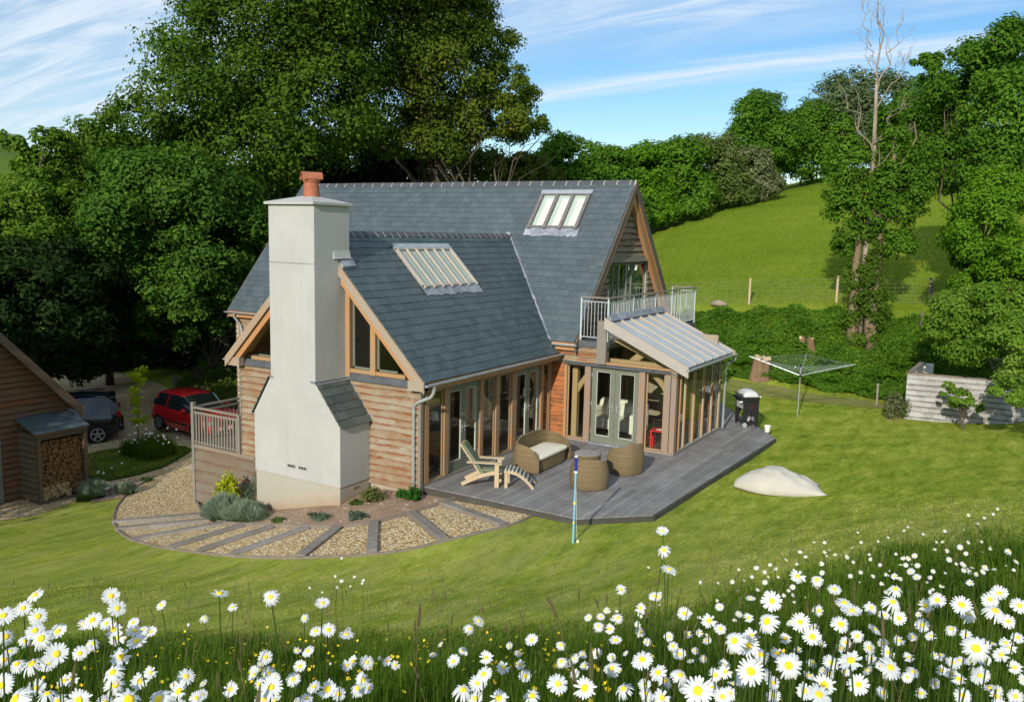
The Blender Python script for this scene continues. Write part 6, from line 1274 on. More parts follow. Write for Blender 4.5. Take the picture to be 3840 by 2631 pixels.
TREES=[
('broadleaf_tree', 'huge dark green tree towering behind the left half of the house', 'oakA', 0.215, 115000, 'bark', (-20.2, 14.5), [(-21.0, 14.2, 14.1, 3.9, 5.0, 3.3), (-21.4, 11.3, 11.2, 2.7, 4.0, 2.1), (-19.3, 16.5, 11.9, 4.3, 5.0, 3.0), (-19.9, 16.1, 16.4, 5.1, 5.0, 3.0), (-22.0, 9.3, 9.6, 1.8, 3.3, 1.5), (-20.1, 13.2, 9.5, 4.4, 4.0, 1.7), (-18.3, 18.1, 15.0, 2.6, 4.0, 2.6), (-19.6, 16.9, 19.1, 7.9, 6.0, 3.1)], 0.95),
('broadleaf_tree', 'tall tree with rust-tinged crown behind the middle of the roof', 'oakB', 0.21, 105000, 'bark', (-15.9, 23.8), [(-18.2, 21.8, 16.6, 3.7, 4.5, 3.2), (-16.4, 23.6, 14.5, 3.2, 4.0, 2.5), (-15.7, 23.5, 16.9, 2.0, 4.0, 2.1), (-14.6, 24.6, 15.8, 1.4, 3.0, 1.5), (-13.8, 25.6, 13.6, 1.5, 3.0, 1.4), (-13.1, 26.3, 11.7, 1.2, 2.5, 0.8), (-17.0, 22.6, 10.4, 2.7, 3.0, 1.1), (-14.4, 25.5, 12.0, 2.1, 3.0, 1.2), (-18.2, 21.4, 12.5, 3.2, 4.0, 2.4), (-17.0, 25.0, 11.8, 2.8, 3.0, 1.1), (-16.8, 22.1, 18.9, 3.7, 4.5, 2.2)], 0.9),
('sycamore_tree', 'mid-height leafy sycamore filling the space left of the chimney', 'syc', 0.2, 85000, 'bark', (-19.5, 10.0), [(-18.7, 8.8, 7.3, 2.8, 3.2, 1.6), (-18.9, 6.9, 6.0, 1.7, 3.0, 1.5), (-17.2, 9.1, 5.3, 1.6, 2.5, 1.8), (-17.9, 8.1, 3.9, 2.0, 2.4, 1.4), (-21.1, 15.2, 7.2, 2.3, 2.6, 1.7), (-19.6, 7.6, 7.6, 1.8, 3.0, 1.2), (-17.6, 8.5, 2.6, 1.2, 1.9, 1.0), (-20.8, 15.5, 4.8, 1.6, 2.2, 2.1), (-19.1, 8.1, 2.0, 1.2, 2.0, 1.0), (-20.4, 12.9, 3.2, 1.2, 1.8, 1.3)], 0.9),
('ash_tree', 'light green feathery tree at the far left above the garage', 'ash', 0.2, 30000, 'bark_pale', (-24.5, 6.5), [(-23.9, 4.7, 6.7, 1.4, 2.6, 1.0), (-24.9, 6.9, 7.9, 1.3, 2.6, 0.8), (-22.5, 5.1, 6.2, 1.8, 3.0, 1.4), (-21.4, 3.1, 5.5, 1.2, 2.5, 1.5), (-25.0, 6.5, 9.0, 1.1, 2.0, 0.9)], 0.8),
('broadleaf_tree', 'bushy mid green tree between the light green tree and the sycamore', 'oakA', 0.25, 34000, 'bark', (-27, 10.5), [(-27.6, 10.2, 7.2, 1.4, 3.0, 1.8), (-27.7, 11.6, 9.1, 1.3, 3.0, 1.3), (-26.2, 8.7, 4.7, 2.1, 3.0, 2.1), (-26.1, 10.7, 5.5, 1.6, 3.0, 2.1)], 0.9),
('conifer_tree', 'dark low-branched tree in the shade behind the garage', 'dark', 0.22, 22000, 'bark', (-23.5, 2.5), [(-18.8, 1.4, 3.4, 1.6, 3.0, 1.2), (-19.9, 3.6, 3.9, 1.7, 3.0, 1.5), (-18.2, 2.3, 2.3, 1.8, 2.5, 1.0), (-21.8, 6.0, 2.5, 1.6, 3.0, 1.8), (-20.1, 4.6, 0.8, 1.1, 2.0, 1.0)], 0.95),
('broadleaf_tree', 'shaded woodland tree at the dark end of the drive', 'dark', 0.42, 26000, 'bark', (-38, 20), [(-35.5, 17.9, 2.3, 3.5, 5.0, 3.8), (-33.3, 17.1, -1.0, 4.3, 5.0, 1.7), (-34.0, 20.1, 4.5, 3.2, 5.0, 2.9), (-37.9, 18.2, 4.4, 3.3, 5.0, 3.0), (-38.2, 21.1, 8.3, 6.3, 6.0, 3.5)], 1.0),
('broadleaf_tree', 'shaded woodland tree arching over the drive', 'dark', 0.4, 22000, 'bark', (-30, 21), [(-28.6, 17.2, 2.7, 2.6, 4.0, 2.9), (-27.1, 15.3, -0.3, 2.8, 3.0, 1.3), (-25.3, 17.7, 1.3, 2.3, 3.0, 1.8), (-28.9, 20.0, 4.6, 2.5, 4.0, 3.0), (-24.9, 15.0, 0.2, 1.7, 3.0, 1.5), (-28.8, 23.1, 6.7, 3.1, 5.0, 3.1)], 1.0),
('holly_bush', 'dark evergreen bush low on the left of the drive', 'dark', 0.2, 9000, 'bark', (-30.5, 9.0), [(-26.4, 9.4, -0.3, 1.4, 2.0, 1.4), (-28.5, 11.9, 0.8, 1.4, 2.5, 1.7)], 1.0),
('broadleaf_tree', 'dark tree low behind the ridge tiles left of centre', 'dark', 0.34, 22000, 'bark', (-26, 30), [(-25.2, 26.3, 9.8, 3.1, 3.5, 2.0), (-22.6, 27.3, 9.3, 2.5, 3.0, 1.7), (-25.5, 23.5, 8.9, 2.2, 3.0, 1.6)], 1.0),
('hedgerow_shrub', 'brown-tinged scrubby bush just above the middle of the main ridge', 'olive', 0.26, 20000, 'bark', (-19, 33), [(-19.6, 28.3, 9.6, 2.6, 2.5, 1.4), (-17.9, 30.6, 9.6, 2.4, 2.5, 1.3), (-16.5, 32.7, 9.7, 1.8, 2.5, 1.3)], 0.8),
('broadleaf_tree', 'rounded green tree above the right part of the main ridge', 'oakC', 0.28, 26000, 'bark', (-16.5, 43), [(-18.0, 40.9, 11.3, 2.4, 3.0, 1.8), (-18.7, 40.7, 8.9, 2.9, 3.0, 1.3), (-18.8, 39.4, 9.9, 1.6, 2.5, 1.4), (-17.0, 41.5, 9.9, 1.9, 3.0, 1.6)], 0.9),
('hedgerow_shrub', 'leafy hedge bush nearest the roof gable end', 'oakC', 0.3, 26000, 'bark', (-16, 50), [(-16.9, 46.0, 10.7, 2.2, 2.5, 1.9), (-17.3, 45.9, 8.9, 2.4, 2.5, 2.1), (-14.9, 44.8, 7.5, 2.0, 2.0, 1.2)], 0.95),
('hedgerow_shrub', 'bright green hedge bush right of the gable peak', 'bright', 0.3, 26000, 'bark', (-15.6, 56), [(-15.5, 48.8, 10.7, 2.3, 2.5, 2.3), (-15.0, 49.1, 9.0, 2.7, 2.5, 2.0), (-13.9, 47.4, 7.4, 2.1, 2.0, 0.9)], 0.95),
('hedgerow_shrub', 'dark green hedge bush at the lower corner of the pasture', 'oakC', 0.3, 26000, 'bark', (-15.6, 62), [(-13.7, 51.6, 11.2, 2.6, 2.8, 2.6), (-13.0, 52.0, 9.3, 2.7, 2.5, 2.0), (-12.1, 50.2, 8.1, 2.1, 2.0, 0.8)], 0.95),
('hawthorn_bush', 'hawthorn bush flecked with fading blossom in the hedge', 'haw', 0.28, 26000, 'bark', (-13.4, 66), [(-12.3, 55.3, 11.6, 2.7, 2.8, 2.8), (-11.2, 55.8, 9.9, 2.8, 2.5, 1.7)], 0.9),
('hawthorn_bush', 'pale blossoming hawthorn below the round oak on the skyline', 'haw2', 0.28, 14000, 'bark', (-12.2, 69.5), [(-10.4, 59.0, 11.7, 2.6, 2.4, 2.0), (-9.3, 59.4, 10.2, 2.4, 2.0, 1.4)], 0.85),
('oak_tree', 'round-headed oak standing clear on the skyline', 'oakC', 0.3, 34000, 'bark', (-11.2, 66.8), [(-11.5, 66.6, 16.6, 2.6, 3.5, 2.8), (-12.4, 66.5, 15.1, 2.4, 3.0, 2.2), (-9.9, 67.2, 15.1, 2.4, 3.0, 2.4), (-11.2, 67.0, 13.5, 3.3, 3.0, 2.0)], 0.85),
('broadleaf_tree', 'dark hedge tree right of the skyline oak', 'oakC', 0.32, 30000, 'bark', (-8.5, 72.4), [(-9.0, 71.5, 15.5, 2.5, 3.5, 3.0), (-8.1, 73.7, 16.5, 2.3, 3.5, 3.0), (-8.3, 71.9, 13.4, 4.1, 3.0, 2.1)], 0.85),
('willow_tree', 'grey-green tree behind the bare dead tree', 'greyg', 0.36, 22000, 'bark', (-5.1, 77.2), [(-6.0, 77.8, 19.4, 3.4, 4.0, 3.4), (-7.4, 75.8, 17.5, 2.9, 4.0, 3.1), (-3.0, 78.4, 18.9, 3.4, 4.0, 3.6), (-4.1, 76.6, 15.4, 5.2, 4.0, 2.6)], 0.8),
('broadleaf_tree', 'tree at the top of the pasture seen between trunks', 'oakC', 0.32, 30000, 'bark', (1.3, 69.9), [(0.5, 71.2, 15.9, 3.1, 4.0, 2.7), (2.4, 69.2, 17.1, 2.6, 4.0, 3.0), (0.9, 69.4, 13.8, 3.9, 3.0, 2.0)], 0.8),
('broadleaf_tree', 'tall dark tree at the upper right edge', 'oakC', 0.17, 60000, 'bark', (10.5, 22.5), [(8.8, 24.9, 12.2, 1.7, 2.6, 1.9), (10.0, 23.8, 13.1, 1.1, 2.0, 1.2), (10.2, 23.1, 10.7, 1.8, 2.5, 2.2), (7.5, 25.9, 11.0, 1.3, 2.0, 1.7), (6.9, 25.5, 13.1, 0.6, 1.0, 0.8), (8.2, 25.2, 9.2, 1.2, 2.0, 1.5), (10.0, 22.3, 8.7, 1.5, 2.2, 1.3)], 0.85),
('hazel_tree', 'bright sunlit leafy tree at the right edge below the tall dark one', 'bright', 0.14, 46000, 'bark', (11.6, 19.5), [(9.9, 19.4, 6.5, 1.2, 2.0, 1.3), (11.0, 18.4, 5.1, 1.0, 2.0, 1.6), (9.5, 19.4, 5.1, 0.9, 1.5, 1.0), (10.3, 20.4, 7.6, 1.1, 2.0, 0.9)], 0.9),
('apple_tree', 'spreading apple tree drooping over the shingled wall', 'apple', 0.12, 40000, 'bark_pale', (11.9, 18.3), [(9.7, 17.3, 3.8, 1.1, 1.6, 0.8), (10.8, 16.4, 3.8, 1.1, 1.6, 1.0), (11.2, 14.3, 2.6, 0.9, 1.4, 1.1), (10.0, 16.3, 2.7, 1.0, 1.4, 0.8), (9.0, 17.2, 3.0, 0.6, 1.0, 0.7), (11.4, 13.2, 1.7, 0.6, 1.0, 0.5)], 0.7)]
# ---------------------------------------------------------------- vegetation
def leaves_mesh(name,P,Nrm,size,asp=.55,seed=0,fold=.18):
    """one rhombic, slightly folded leaf per point"""
    g_=np.random.default_rng(seed); n=len(P)
    Nrm=Nrm/np.linalg.norm(Nrm,axis=1,keepdims=True)
    a=g_.normal(size=(n,3)); a-=Nrm*(a*Nrm).sum(1,keepdims=True); a/=np.linalg.norm(a,axis=1,keepdims=True)
    b=np.cross(Nrm,a); s=(size*g_.uniform(.6,1.25,n))[:,None]
    V=np.empty((n,4,3)); V[:,0]=P-a*s*.5; V[:,2]=P+a*s*.5; V[:,1]=P+b*s*asp*.5+Nrm*s*fold; V[:,3]=P-b*s*asp*.5+Nrm*s*fold
    I=np.arange(n)[:,None]*4
    F=np.concatenate([I+np.array([[0,1,2]]),I+np.array([[0,2,3]])],1).reshape(-1,3)
    return raw_mesh(name,V.reshape(-1,3),F)
def crown_points(E,n,seed,clump=.235,out=.55):
    g_=np.random.default_rng(seed); E=np.array(E,float); area=(E[:,3]*E[:,4]+E[:,3]*E[:,5]+E[:,4]*E[:,5]); area/=area.sum()
    P=[];N=[];CL=[]
    for e,ar in zip(E,area):
        m=int(n*ar); nc=max(14,int(62*(e[3]*e[5])**.5/2.2)); 
        d=g_.normal(size=(nc,3)); d[:,2]+=.15; d/=np.linalg.norm(d,axis=1,keepdims=True); r=g_.uniform(.35,1.0,nc)**.5
        c=e[:3]+d*r[:,None]*e[3:6]*.92
        rc=(e[3]*e[4]*e[5])**(1/3)*clump*g_.uniform(.6,1.45,nc)
        w_=rc**2; k=g_.choice(nc,m,p=w_/w_.sum())
        dd=g_.normal(size=(m,3)); dd/=np.linalg.norm(dd,axis=1,keepdims=True); rr_=g_.uniform(.05,1.5,m)**.8
        off=dd*rr_[:,None]*rc[k][:,None]; off[:,2]*=.72
        # sprays sag at the rim
        off[:,2]-= .12*rc[k]*rr_**2
        P.append(c[k]+off); o_=dd*.8+d[k]*.35+np.array([0,0,.55])+g_.normal(size=(m,3))*.38; N.append(o_); CL+= [tuple(x) for x in c]
    return np.concatenate(P),np.concatenate(N),CL
LM={'oakA':leafmat('foliage_deep_green',(0.045,0.099,0.010),(0.108,0.188,0.017),(0.215,0.280,0.038),trans=.42),
'oakB':leafmat('foliage_rusty_green',(0.065,0.117,0.013),(0.156,0.215,0.026),(0.351,0.260,0.052),trans=.42),
'oakC':leafmat('foliage_hedge_green',(0.044,0.124,0.010),(0.111,0.234,0.018),(0.195,0.325,0.036)),
'syc':leafmat('foliage_sycamore',(0.037,0.100,0.013),(0.088,0.185,0.021),(0.200,0.325,0.025)),
'ash':leafmat('foliage_ash',(0.066,0.144,0.012),(0.138,0.240,0.022),(0.252,0.348,0.042)),
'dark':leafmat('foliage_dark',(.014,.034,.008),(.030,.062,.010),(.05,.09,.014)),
'olive':leafmat('foliage_olive',(0.065,0.098,0.016),(0.124,0.150,0.026),(0.260,0.169,0.052)),
'bright':leafmat('foliage_bright',(.06,.155,.008),(.135,.28,.014),(.23,.37,.03)),
'haw':leafmat('foliage_hawthorn',(0.069,0.119,0.022),(0.163,0.213,0.056),(0.450,0.425,0.275)),
'haw2':leafmat('foliage_blossom',(.09,.12,.035),(.22,.24,.12),(.52,.48,.36)),
'greyg':leafmat('foliage_grey_green',(0.066,0.102,0.042),(0.144,0.198,0.084),(0.264,0.324,0.192)),
'apple':leafmat('foliage_apple',(0.092,0.196,0.016),(0.184,0.310,0.034),(0.368,0.437,0.127))}
def limb_path(a,b,g_,sag=.15,n=6):
    a=Vector(a);b=Vector(b); L_=(b-a).length; j=[Vector(g_.normal(size=3))*L_*.045 for _ in range(n+1)]
    return [a.lerp(b,i/n)+Vector((0,0,sag*L_*math.sin(math.pi*i/n)))+(j[i] if 0<i<n else Vector()) for i in range(n+1)]
def make_tree(k,name,label,mat,ls,nl,tm,base,E,dens,group=None):
    z=tz(*base); g_=np.random.default_rng(100+k); P,N,CL=crown_points(E,int(nl*1.0),200+k)
    gz=T(P[:,0],P[:,1]); keep=P[:,2]>gz+.15; P=P[keep];N=N[keep]
    root=empty(name,(base[0],base[1],z),label=label,cat='bush' if 'bush' in name or 'shrub' in name else 'tree')
    if group: root['group']=group
    obj('crown',leaves_mesh('crown',P,N,ls,seed=k),LM[mat],root)
    top=max(e[2] for e in E); cx=sum(e[0] for e in E)/len(E); cy=sum(e[1] for e in E)/len(E); h=top-z; r0=max(.06,h*.017)
    tr=MB(); tp=limb_path((base[0],base[1],z-.3),(cx,cy,z+h*.78),g_,0,8); tr.tube(tp,[r0*(1.25 if i==0 else 1-.75*i/8) for i in range(9)],10)
    sel=g_.choice(len(CL),min(len(CL),22 if h>6 else 12),replace=False)
    for s_ in sel:
        c_=CL[s_]; f=min(.95,max(.12,(c_[2]-z)/h*.62)); q=tp[int(f*8)]
        if c_[2]<q.z-.4 or c_[2]-z<h*.34: continue
        pp=limb_path(q,c_,g_,.08,5); rr0=r0*(1-.75*f)*.42; tr.tube(pp,[rr0*(1-.82*i/5) for i in range(6)],6,False)
        for _ in range(3):
            st=pp[g_.integers(2,5)]; e_=Vector(c_)+Vector(g_.normal(size=3))*h*.025; tr.tube(limb_path(st,e_,g_,.05,3),[rr0*.28,rr0*.2,rr0*.12,rr0*.05],4,False)
    obj('trunk',tr,mt[tm],root,smooth=True)
    return root
for k,a in enumerate(TREES): make_tree(k,*a)
# trees on the slope behind the camera: they only throw the shade that lies over garage, cars and drive
SH=[(-11.8,-15.5,3.0,11.0),(-15.5,-14.5,3.4,10.3),(-20,-14,3.8,12),(-25,-12,4.2,13),(-31,-9,4.5,14),(-37,-5,4.5,14)]
for k,(x,y,r,h) in enumerate(SH):
    z=tz(x,y); make_tree(40+k,'broadleaf_tree','tree beyond the left edge whose shade falls on garage and drive','dark',.42,7000,'bark',(x,y),[(x,y,z+h*.68,r,r,h*.34),(x+1,y+1,z+h*.42,r*.85,r*.8,h*.25)],1,'trees standing out of view to the left')
x,y=14.8,5.0; z=tz(x,y); make_tree(50,'apple_tree','tree beyond the right edge whose dappled shade falls on lawn and wall','apple',.2,5000,'bark',(x,y),[(x-.2,y,z+4.0,1.9,2.2,1.6),(x+.8,y+2.5,z+4.6,2.0,2.2,1.7)],1)
for k,(x,y,r,h) in enumerate([(-24.5,-5.0,3.4,10.5),(-31,-3.0,4,12),(-38,1,4.2,12)]):
    z=tz(x,y); make_tree(46+k,'broadleaf_tree','tree beyond the left edge whose shade falls on garage and drive','dark',.42,8000,'bark',(x,y),[(x,y,z+h*.64,r,r,h*.36),(x+1,y+1,z+h*.35,r*.85,r*.8,h*.22)],1,'trees standing out of view to the left')
IVY_=leafmat('trunk_ivy',(.05,.12,.01),(.12,.21,.02),(.22,.22,.06),sc=1.2)
# ---- twin ivy trunks and the bare dead tree between them
iv=empty('ivy_clad_tree',(5.5,21.75,tz(5.5,21.75)),label='leafy tree on twin ivy-clad trunks in front of the pasture',cat='tree')
g_=np.random.default_rng(5); mb=MB()
mb.tube([(5.5,21.7,1.4),(5.46,21.75,2.6),(5.38,21.9,4.8),(5.42,21.9,7),(5.3,21.8,8.6)],[.27,.22,.16,.13,.07],10); mb.tube([(6.25,21.7,1.2),(6.1,21.8,2.6),(6.14,22,4.9),(6.2,22,7),(6.5,21.9,9.2)],[.30,.23,.17,.13,.07],10)
for c_ in ((4.5,21.7,8.2),(4.6,21.6,9.8),(5.0,21.9,6.6),(7.2,21.9,8.8),(6.9,21.8,6.9),(5.9,21.8,9.6),(7.1,21.9,10.4)): mb.tube(limb_path((5.42,21.9,6.2) if c_[0]<5.6 else (6.15,22,6.4),c_,g_,.05,5),[.09,.075,.06,.045,.03,.015],7,False)
obj('trunk',mb,mt['bark_ivy'],iv,smooth=True)
E_=[(4.75,21.6,8.9,.85,.9,.9),(4.7,21.7,7.4,.7,.8,.8),(5.3,21.9,6.2,.8,.8,.55),(6.2,21.9,8.2,.9,.8,.9),(7.0,21.9,7.2,.8,.7,.7),(6.0,21.8,6.9,.9,.8,.6),(7.2,22.2,8.8,.8,.8,.9),(6.5,21.8,9.9,.5,.5,.5),(4.6,21.5,10.2,.4,.4,.6),(6.9,22.0,5.7,.8,.8,.7),(5.5,21.7,7.6,.9,.7,.9),(6.6,21.7,7.9,.9,.7,.8),(4.9,21.8,5.6,.5,.5,.4),(7.6,21.9,8.0,.6,.6,.8),(5.2,21.6,9.4,.7,.6,.7)]
P,N,CL=crown_points(E_,27000,301,.36); obj('crown',leaves_mesh('crown',P,N,.15,seed=31),LM['bright' if False else 'oakC'],iv)
E_=[(5.45,21.6,3.3,.33,.33,1.0),(6.1,21.65,3.6,.45,.4,1.1),(5.4,21.7,2.3,.3,.3,.6),(6.3,21.6,2.4,.3,.3,.8),(5.9,21.8,4.6,.45,.4,.7),(5.35,21.75,4.5,.35,.3,.8),(6.2,21.85,5.4,.35,.3,.6),(5.75,21.6,1.9,.5,.3,.35),(6.6,21.6,3.6,.35,.3,.5)]
P,N,CL=crown_points(E_,11000,302,.4); obj('ivy',leaves_mesh('ivy',P,N,.11,seed=32),IVY_,iv)
dt=empty('dead_tree',(5.7,22.0,tz(5.7,22)),label='bare pale dead tree rising above the ivy-clad trees into the sky',cat='tree')
mb=MB(); mb.tube([(5.7,22.05,1.8),(5.68,22,5.5),(5.71,21.95,7.5),(5.74,21.83,9.2),(5.71,21.64,10.9),(5.7,21.5,11.85)],[.11,.10,.095,.085,.07,.06],9)
def twig(a,b,r,depth):
    pp=limb_path(a,b,g_,.03,6); mb.tube(pp,[max(.005,r*(1-.85*i/6)) for i in range(7)],6 if r>.03 else 4,False)
    if depth:
        d=(Vector(b)-Vector(a)); 
        for _ in range(4 if depth>1 else 4):
            i=int(g_.integers(1,6)); q=pp[i]; e_=q+(d.normalized()*.75+Vector(g_.normal(size=3))*.5+Vector((0,0,.45))).normalized()*d.length*g_.uniform(.25,.5); twig(q,e_,r*.42,depth-1)
for a,b,r in (((5.7,21.5,11.85),(5.45,20.85,15.2),.075),((5.7,21.5,11.8),(6.5,21.2,14.0),.06),((5.72,21.64,10.9),(6.9,21.45,12.95),.05),((5.74,21.83,9.2),(4.3,21.2,12.0),.055),((5.74,21.83,9.3),(6.9,21.7,11.6),.045),((5.71,21.9,8.2),(7.0,21.8,10.3),.04),((5.71,21.9,8.0),(4.6,21.7,9.9),.04),((5.45,21.19,13.2),(5.0,21,14.8),.04),((5.7,21.55,11.4),(5.2,21.3,13.6),.04)): twig(a,b,r*.62,2)
obj('trunk',mb,mt['bark_dead'],dt,smooth=True)
# ---- ground cover on the bank (nobody could count it)
def scatter_poly(poly,n,seed):
    g_=np.random.default_rng(seed); P=np.array(poly); lo=P.min(0);hi=P.max(0); out=[]
    while sum(len(o) for o in out)<n:
        q=g_.uniform(lo,hi,(n,2)); ins=np.zeros(n,bool); j=len(P)-1
        for i in range(len(P)):
            c_=((P[i,1]>q[:,1])!=(P[j,1]>q[:,1]))&(q[:,0]<(P[j,0]-P[i,0])*(q[:,1]-P[i,1])/(P[j,1]-P[i,1]+1e-12)+P[i,0]); ins^=c_; j=i
        out.append(q[ins])
    return np.concatenate(out)[:n]
def lumps(x,y,s=1.,seed=0):
    return (np.sin(x*1.7*s+seed)*np.cos(y*2.1*s+seed*2)+np.sin(x*3.9*s+y*1.3*s+seed)*.6+np.cos(y*5.1*s-x*2.3*s)*.4)/2+.5
def cover(name,poly,n,h,ls,mat,label,seed):
    q=scatter_poly(poly,n,seed); g_=np.random.default_rng(seed+1); z=T(q[:,0],q[:,1])
    lu=np.clip(lumps(q[:,0],q[:,1],1,seed),.05,1.4); zz=z+g_.uniform(.15,1,n)**.5*h*lu
    N=np.stack([g_.normal(0,.5,n),-.45+g_.normal(0,.5,n),np.full(n,.9)],1)
    tag(obj(name,leaves_mesh(name,np.stack([q[:,0],q[:,1],zz],1),N,ls,.7,seed),mat),label,kind='stuff')
IVY=leafmat('bank_ivy',(.035,.105,.008),(.10,.21,.015),(.20,.32,.03),sc=.9)
cover('undergrowth',[(1.9,18.3),(3.2,18.5),(5,18.2),(6.7,18.6),(8,19),(14,18.5),(14,22.5),(8,23.1),(4.3,22.8),(1,21.9),(-3.6,21.2),(-4,18)],70000,.42,.12,IVY,'mat of ivy, brambles and nettles covering the bank behind the lawn',61)
cover('undergrowth',[(-4,16.5),(1.2,16.2),(1.8,18.2),(-3.5,21.4),(-20,26),(-26,20),(-16,14.5)],42000,.8,.22,IVY,'dense shrubby growth on the bank behind the house',62)
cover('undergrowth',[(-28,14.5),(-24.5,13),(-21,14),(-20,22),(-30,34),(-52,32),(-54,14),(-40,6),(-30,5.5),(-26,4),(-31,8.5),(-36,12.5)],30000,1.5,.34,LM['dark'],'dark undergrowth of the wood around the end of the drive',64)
WEED=leafmat('tall_weeds',(.055,.10,.015),(.12,.175,.028),(.24,.20,.10),sc=1.2)
cover('undergrowth',[(-19.6,8.6),(-17.2,7.2),(-13.6,6.6),(-13.4,9),(-14,15),(-19,18),(-24,14),(-22.5,11.2)],30000,.7,.12,WEED,'tall seeding weeds on the bank behind the red car',63)
# coarse blades: grass of the meadow etc.
def blades(name,q,h,w_,mat,label,seed,bend=.35,segs=2):
    n=len(q); g_=np.random.default_rng(seed); z=T(q[:,0],q[:,1])-.02; a=g_.uniform(0,2*np.pi,n); d=np.stack([np.cos(a),np.sin(a)],1); hh=h*g_.uniform(.55,1.3,n); le=g_.uniform(.05,1,n)*bend*hh; tw=np.stack([-d[:,1],d[:,0]],1); ww=w_*g_.uniform(.6,1.4,n)
    V=np.empty((n,5,3)); 
    def set_(i,f,side,wf):
        p=q+d*(le*f**2)[:,None]+tw*(ww*wf*side)[:,None]; V[:,i,:2]=p; V[:,i,2]=z+hh*f*(1-.12*bend*f)
    set_(0,0,-1,.5);set_(1,0,1,.5);set_(2,.55,1,.42);set_(3,.55,-1,.42);set_(4,1,0,0)
    I=np.arange(n)[:,None]*5; F4=(I+np.array([[0,1,2,3]])); F3=(I+np.array([[3,2,4]]))
    return tag(obj(name,raw_mesh(name,V.reshape(-1,3),F3,F4),mat),label,kind='stuff')
MG=leafmat('meadow_blades',(.048,.098,.010),(.115,.195,.018),(.31,.32,.08),trans=.4,sc=1.1)
MP=[(-1.6,-10.1),(1.7,-8.4),(3.9,-6.9),(5.8,-5.7),(7.3,-4.4),(8.6,-3.2),(9.5,-2.0),(10.6,-1.5),(13.2,-1.5),(13.2,-14.5),(12.6,-16.2),(10,-16.6),(5,-15),(-1.5,-12.2)]
q=scatter_poly(MP,330000,71); dist=np.hypot(q[:,0]-CAM.x,q[:,1]-CAM.y); g_=np.random.default_rng(3)
keep=(g_.uniform(size=len(q))<np.clip(3.2/dist,0.22,1))&(dist>.75); q=q[keep]; dist=dist[keep]
# taper towards the mown edge
def edge_d(q,L_):
    d=np.full(len(q),9.)
    for a,b in zip(L_[:-1],L_[1:]):
        a=np.array(a);b=np.array(b); t_=np.clip(((q-a)@(b-a))/((b-a)@(b-a)),0,1); d=np.minimum(d,np.linalg.norm(q-(a+t_[:,None]*(b-a)),axis=1))
    return d
ed=edge_d(q,MP[:9]); kp=g_.uniform(size=len(q))<np.clip(.12+ed/2.4,0,1); q=q[kp]; dist=dist[kp]; ed=ed[kp]; lu=lumps(q[:,0],q[:,1],1.3,4); hh=(.05+.38*np.clip(ed/4.2,0,1)**.85)*(.65+.5*lu)*np.clip(.75+dist*.03,.7,1.1)
blades('meadow_grass',q,hh,.0032+.0007*dist,MG,'long dark meadow grass filling the foreground',72,.55)
# stalks with brown seed heads
q=scatter_poly(MP,420,74); d_=np.hypot(q[:,0]-CAM.x,q[:,1]-CAM.y); q=q[(d_>1.6)]; mb=MB(); rr=random.Random(3)
for x,y in q:
    z=tz(x,y); h=rr.uniform(.5,.85); dx,dy=rr.uniform(-.12,.12),rr.uniform(-.12,.12); P=[Vector((x,y,z)),Vector((x+dx*.4,y+dy*.4,z+h*.6)),Vector((x+dx,y+dy,z+h))]; mb.tube(P,.0016,3,False); mb.tube([P[2],P[2]+Vector((dx*.08,dy*.08,.02)),P[2]+Vector((dx*.2,dy*.2,.06)),P[2]+Vector((dx*.3,dy*.3,.085))],[.001,.0055,.005,.001],5)
tag(obj('seed_stalks',mb,leafmat('seed_stalk',(.10,.12,.04),(.22,.17,.09),(.30,.20,.12))),'thin stalks with brownish seed heads among the meadow grass',kind='stuff')
# short turf blades on lawn and bank where the camera is near
def lawn_blade_mat():
    m=M('lawn_blades',.7,.05); v=m.coord(); t=lawn_t(m,v,m.rpi())
    c=m.ramp(t,[(.12,(.09,.155,.012)),(.42,(.205,.285,.026)),(.66,(.345,.395,.052)),(.88,(.56,.54,.17))])
    bp=m.noise(v,.75,5,.7,.5); c=m.mix(m.math('MULTIPLY',m.fr(bp,.62,.74),.5),c,(.36,.30,.12)); c=m.mix(lawn_dry(m,v,m.xyz(v)[1]),c,(.44,.43,.17)); m.col(c)
    tr=m.node('ShaderNodeBsdfTranslucent'); m.put(tr.inputs[0],c); mx=m.node('ShaderNodeMixShader'); mx.inputs[0].default_value=.3; m.put(mx.inputs[1],m.b.outputs[0]); m.put(mx.inputs[2],tr.outputs[0]); m.put(m.out.inputs[0],mx.outputs[0]); return m.m
LG=lawn_blade_mat()
LP=[(-7,-9),(-2.2,-5.2),(1.4,-3.9),(2.9,-2.4),(3.3,-.6),(4.2,-.1),(5.6,1.0),(5.8,4),(9,6),(12.6,5),(13.2,-2.3),(10.6,-2.3),(9.6,-2.8),(8.8,-4.0),(7.6,-5.2),(6.1,-6.5),(4.3,-7.6),(2,-9.1),(-2,-12),(-7,-11)]
q=scatter_poly(LP,150000,81); dist=np.hypot(q[:,0]-CAM.x,q[:,1]-CAM.y)
blades('lawn_grass',q,np.full(len(q),.035),.004+.0006*dist,LG,'short tufty grass of the lawn and its near bank',82,.9)
q=scatter_poly([(5.85,4),(9,6),(12.9,5),(13.2,14),(8.0,15.9),(7,17.2),(2.4,16.8),(2.7,14.5),(5.6,10.2)],120000,84); blades('lawn_grass',q,np.full(len(q),.03),.012,LG,'mown grass of the far half of the lawn',85,.9)
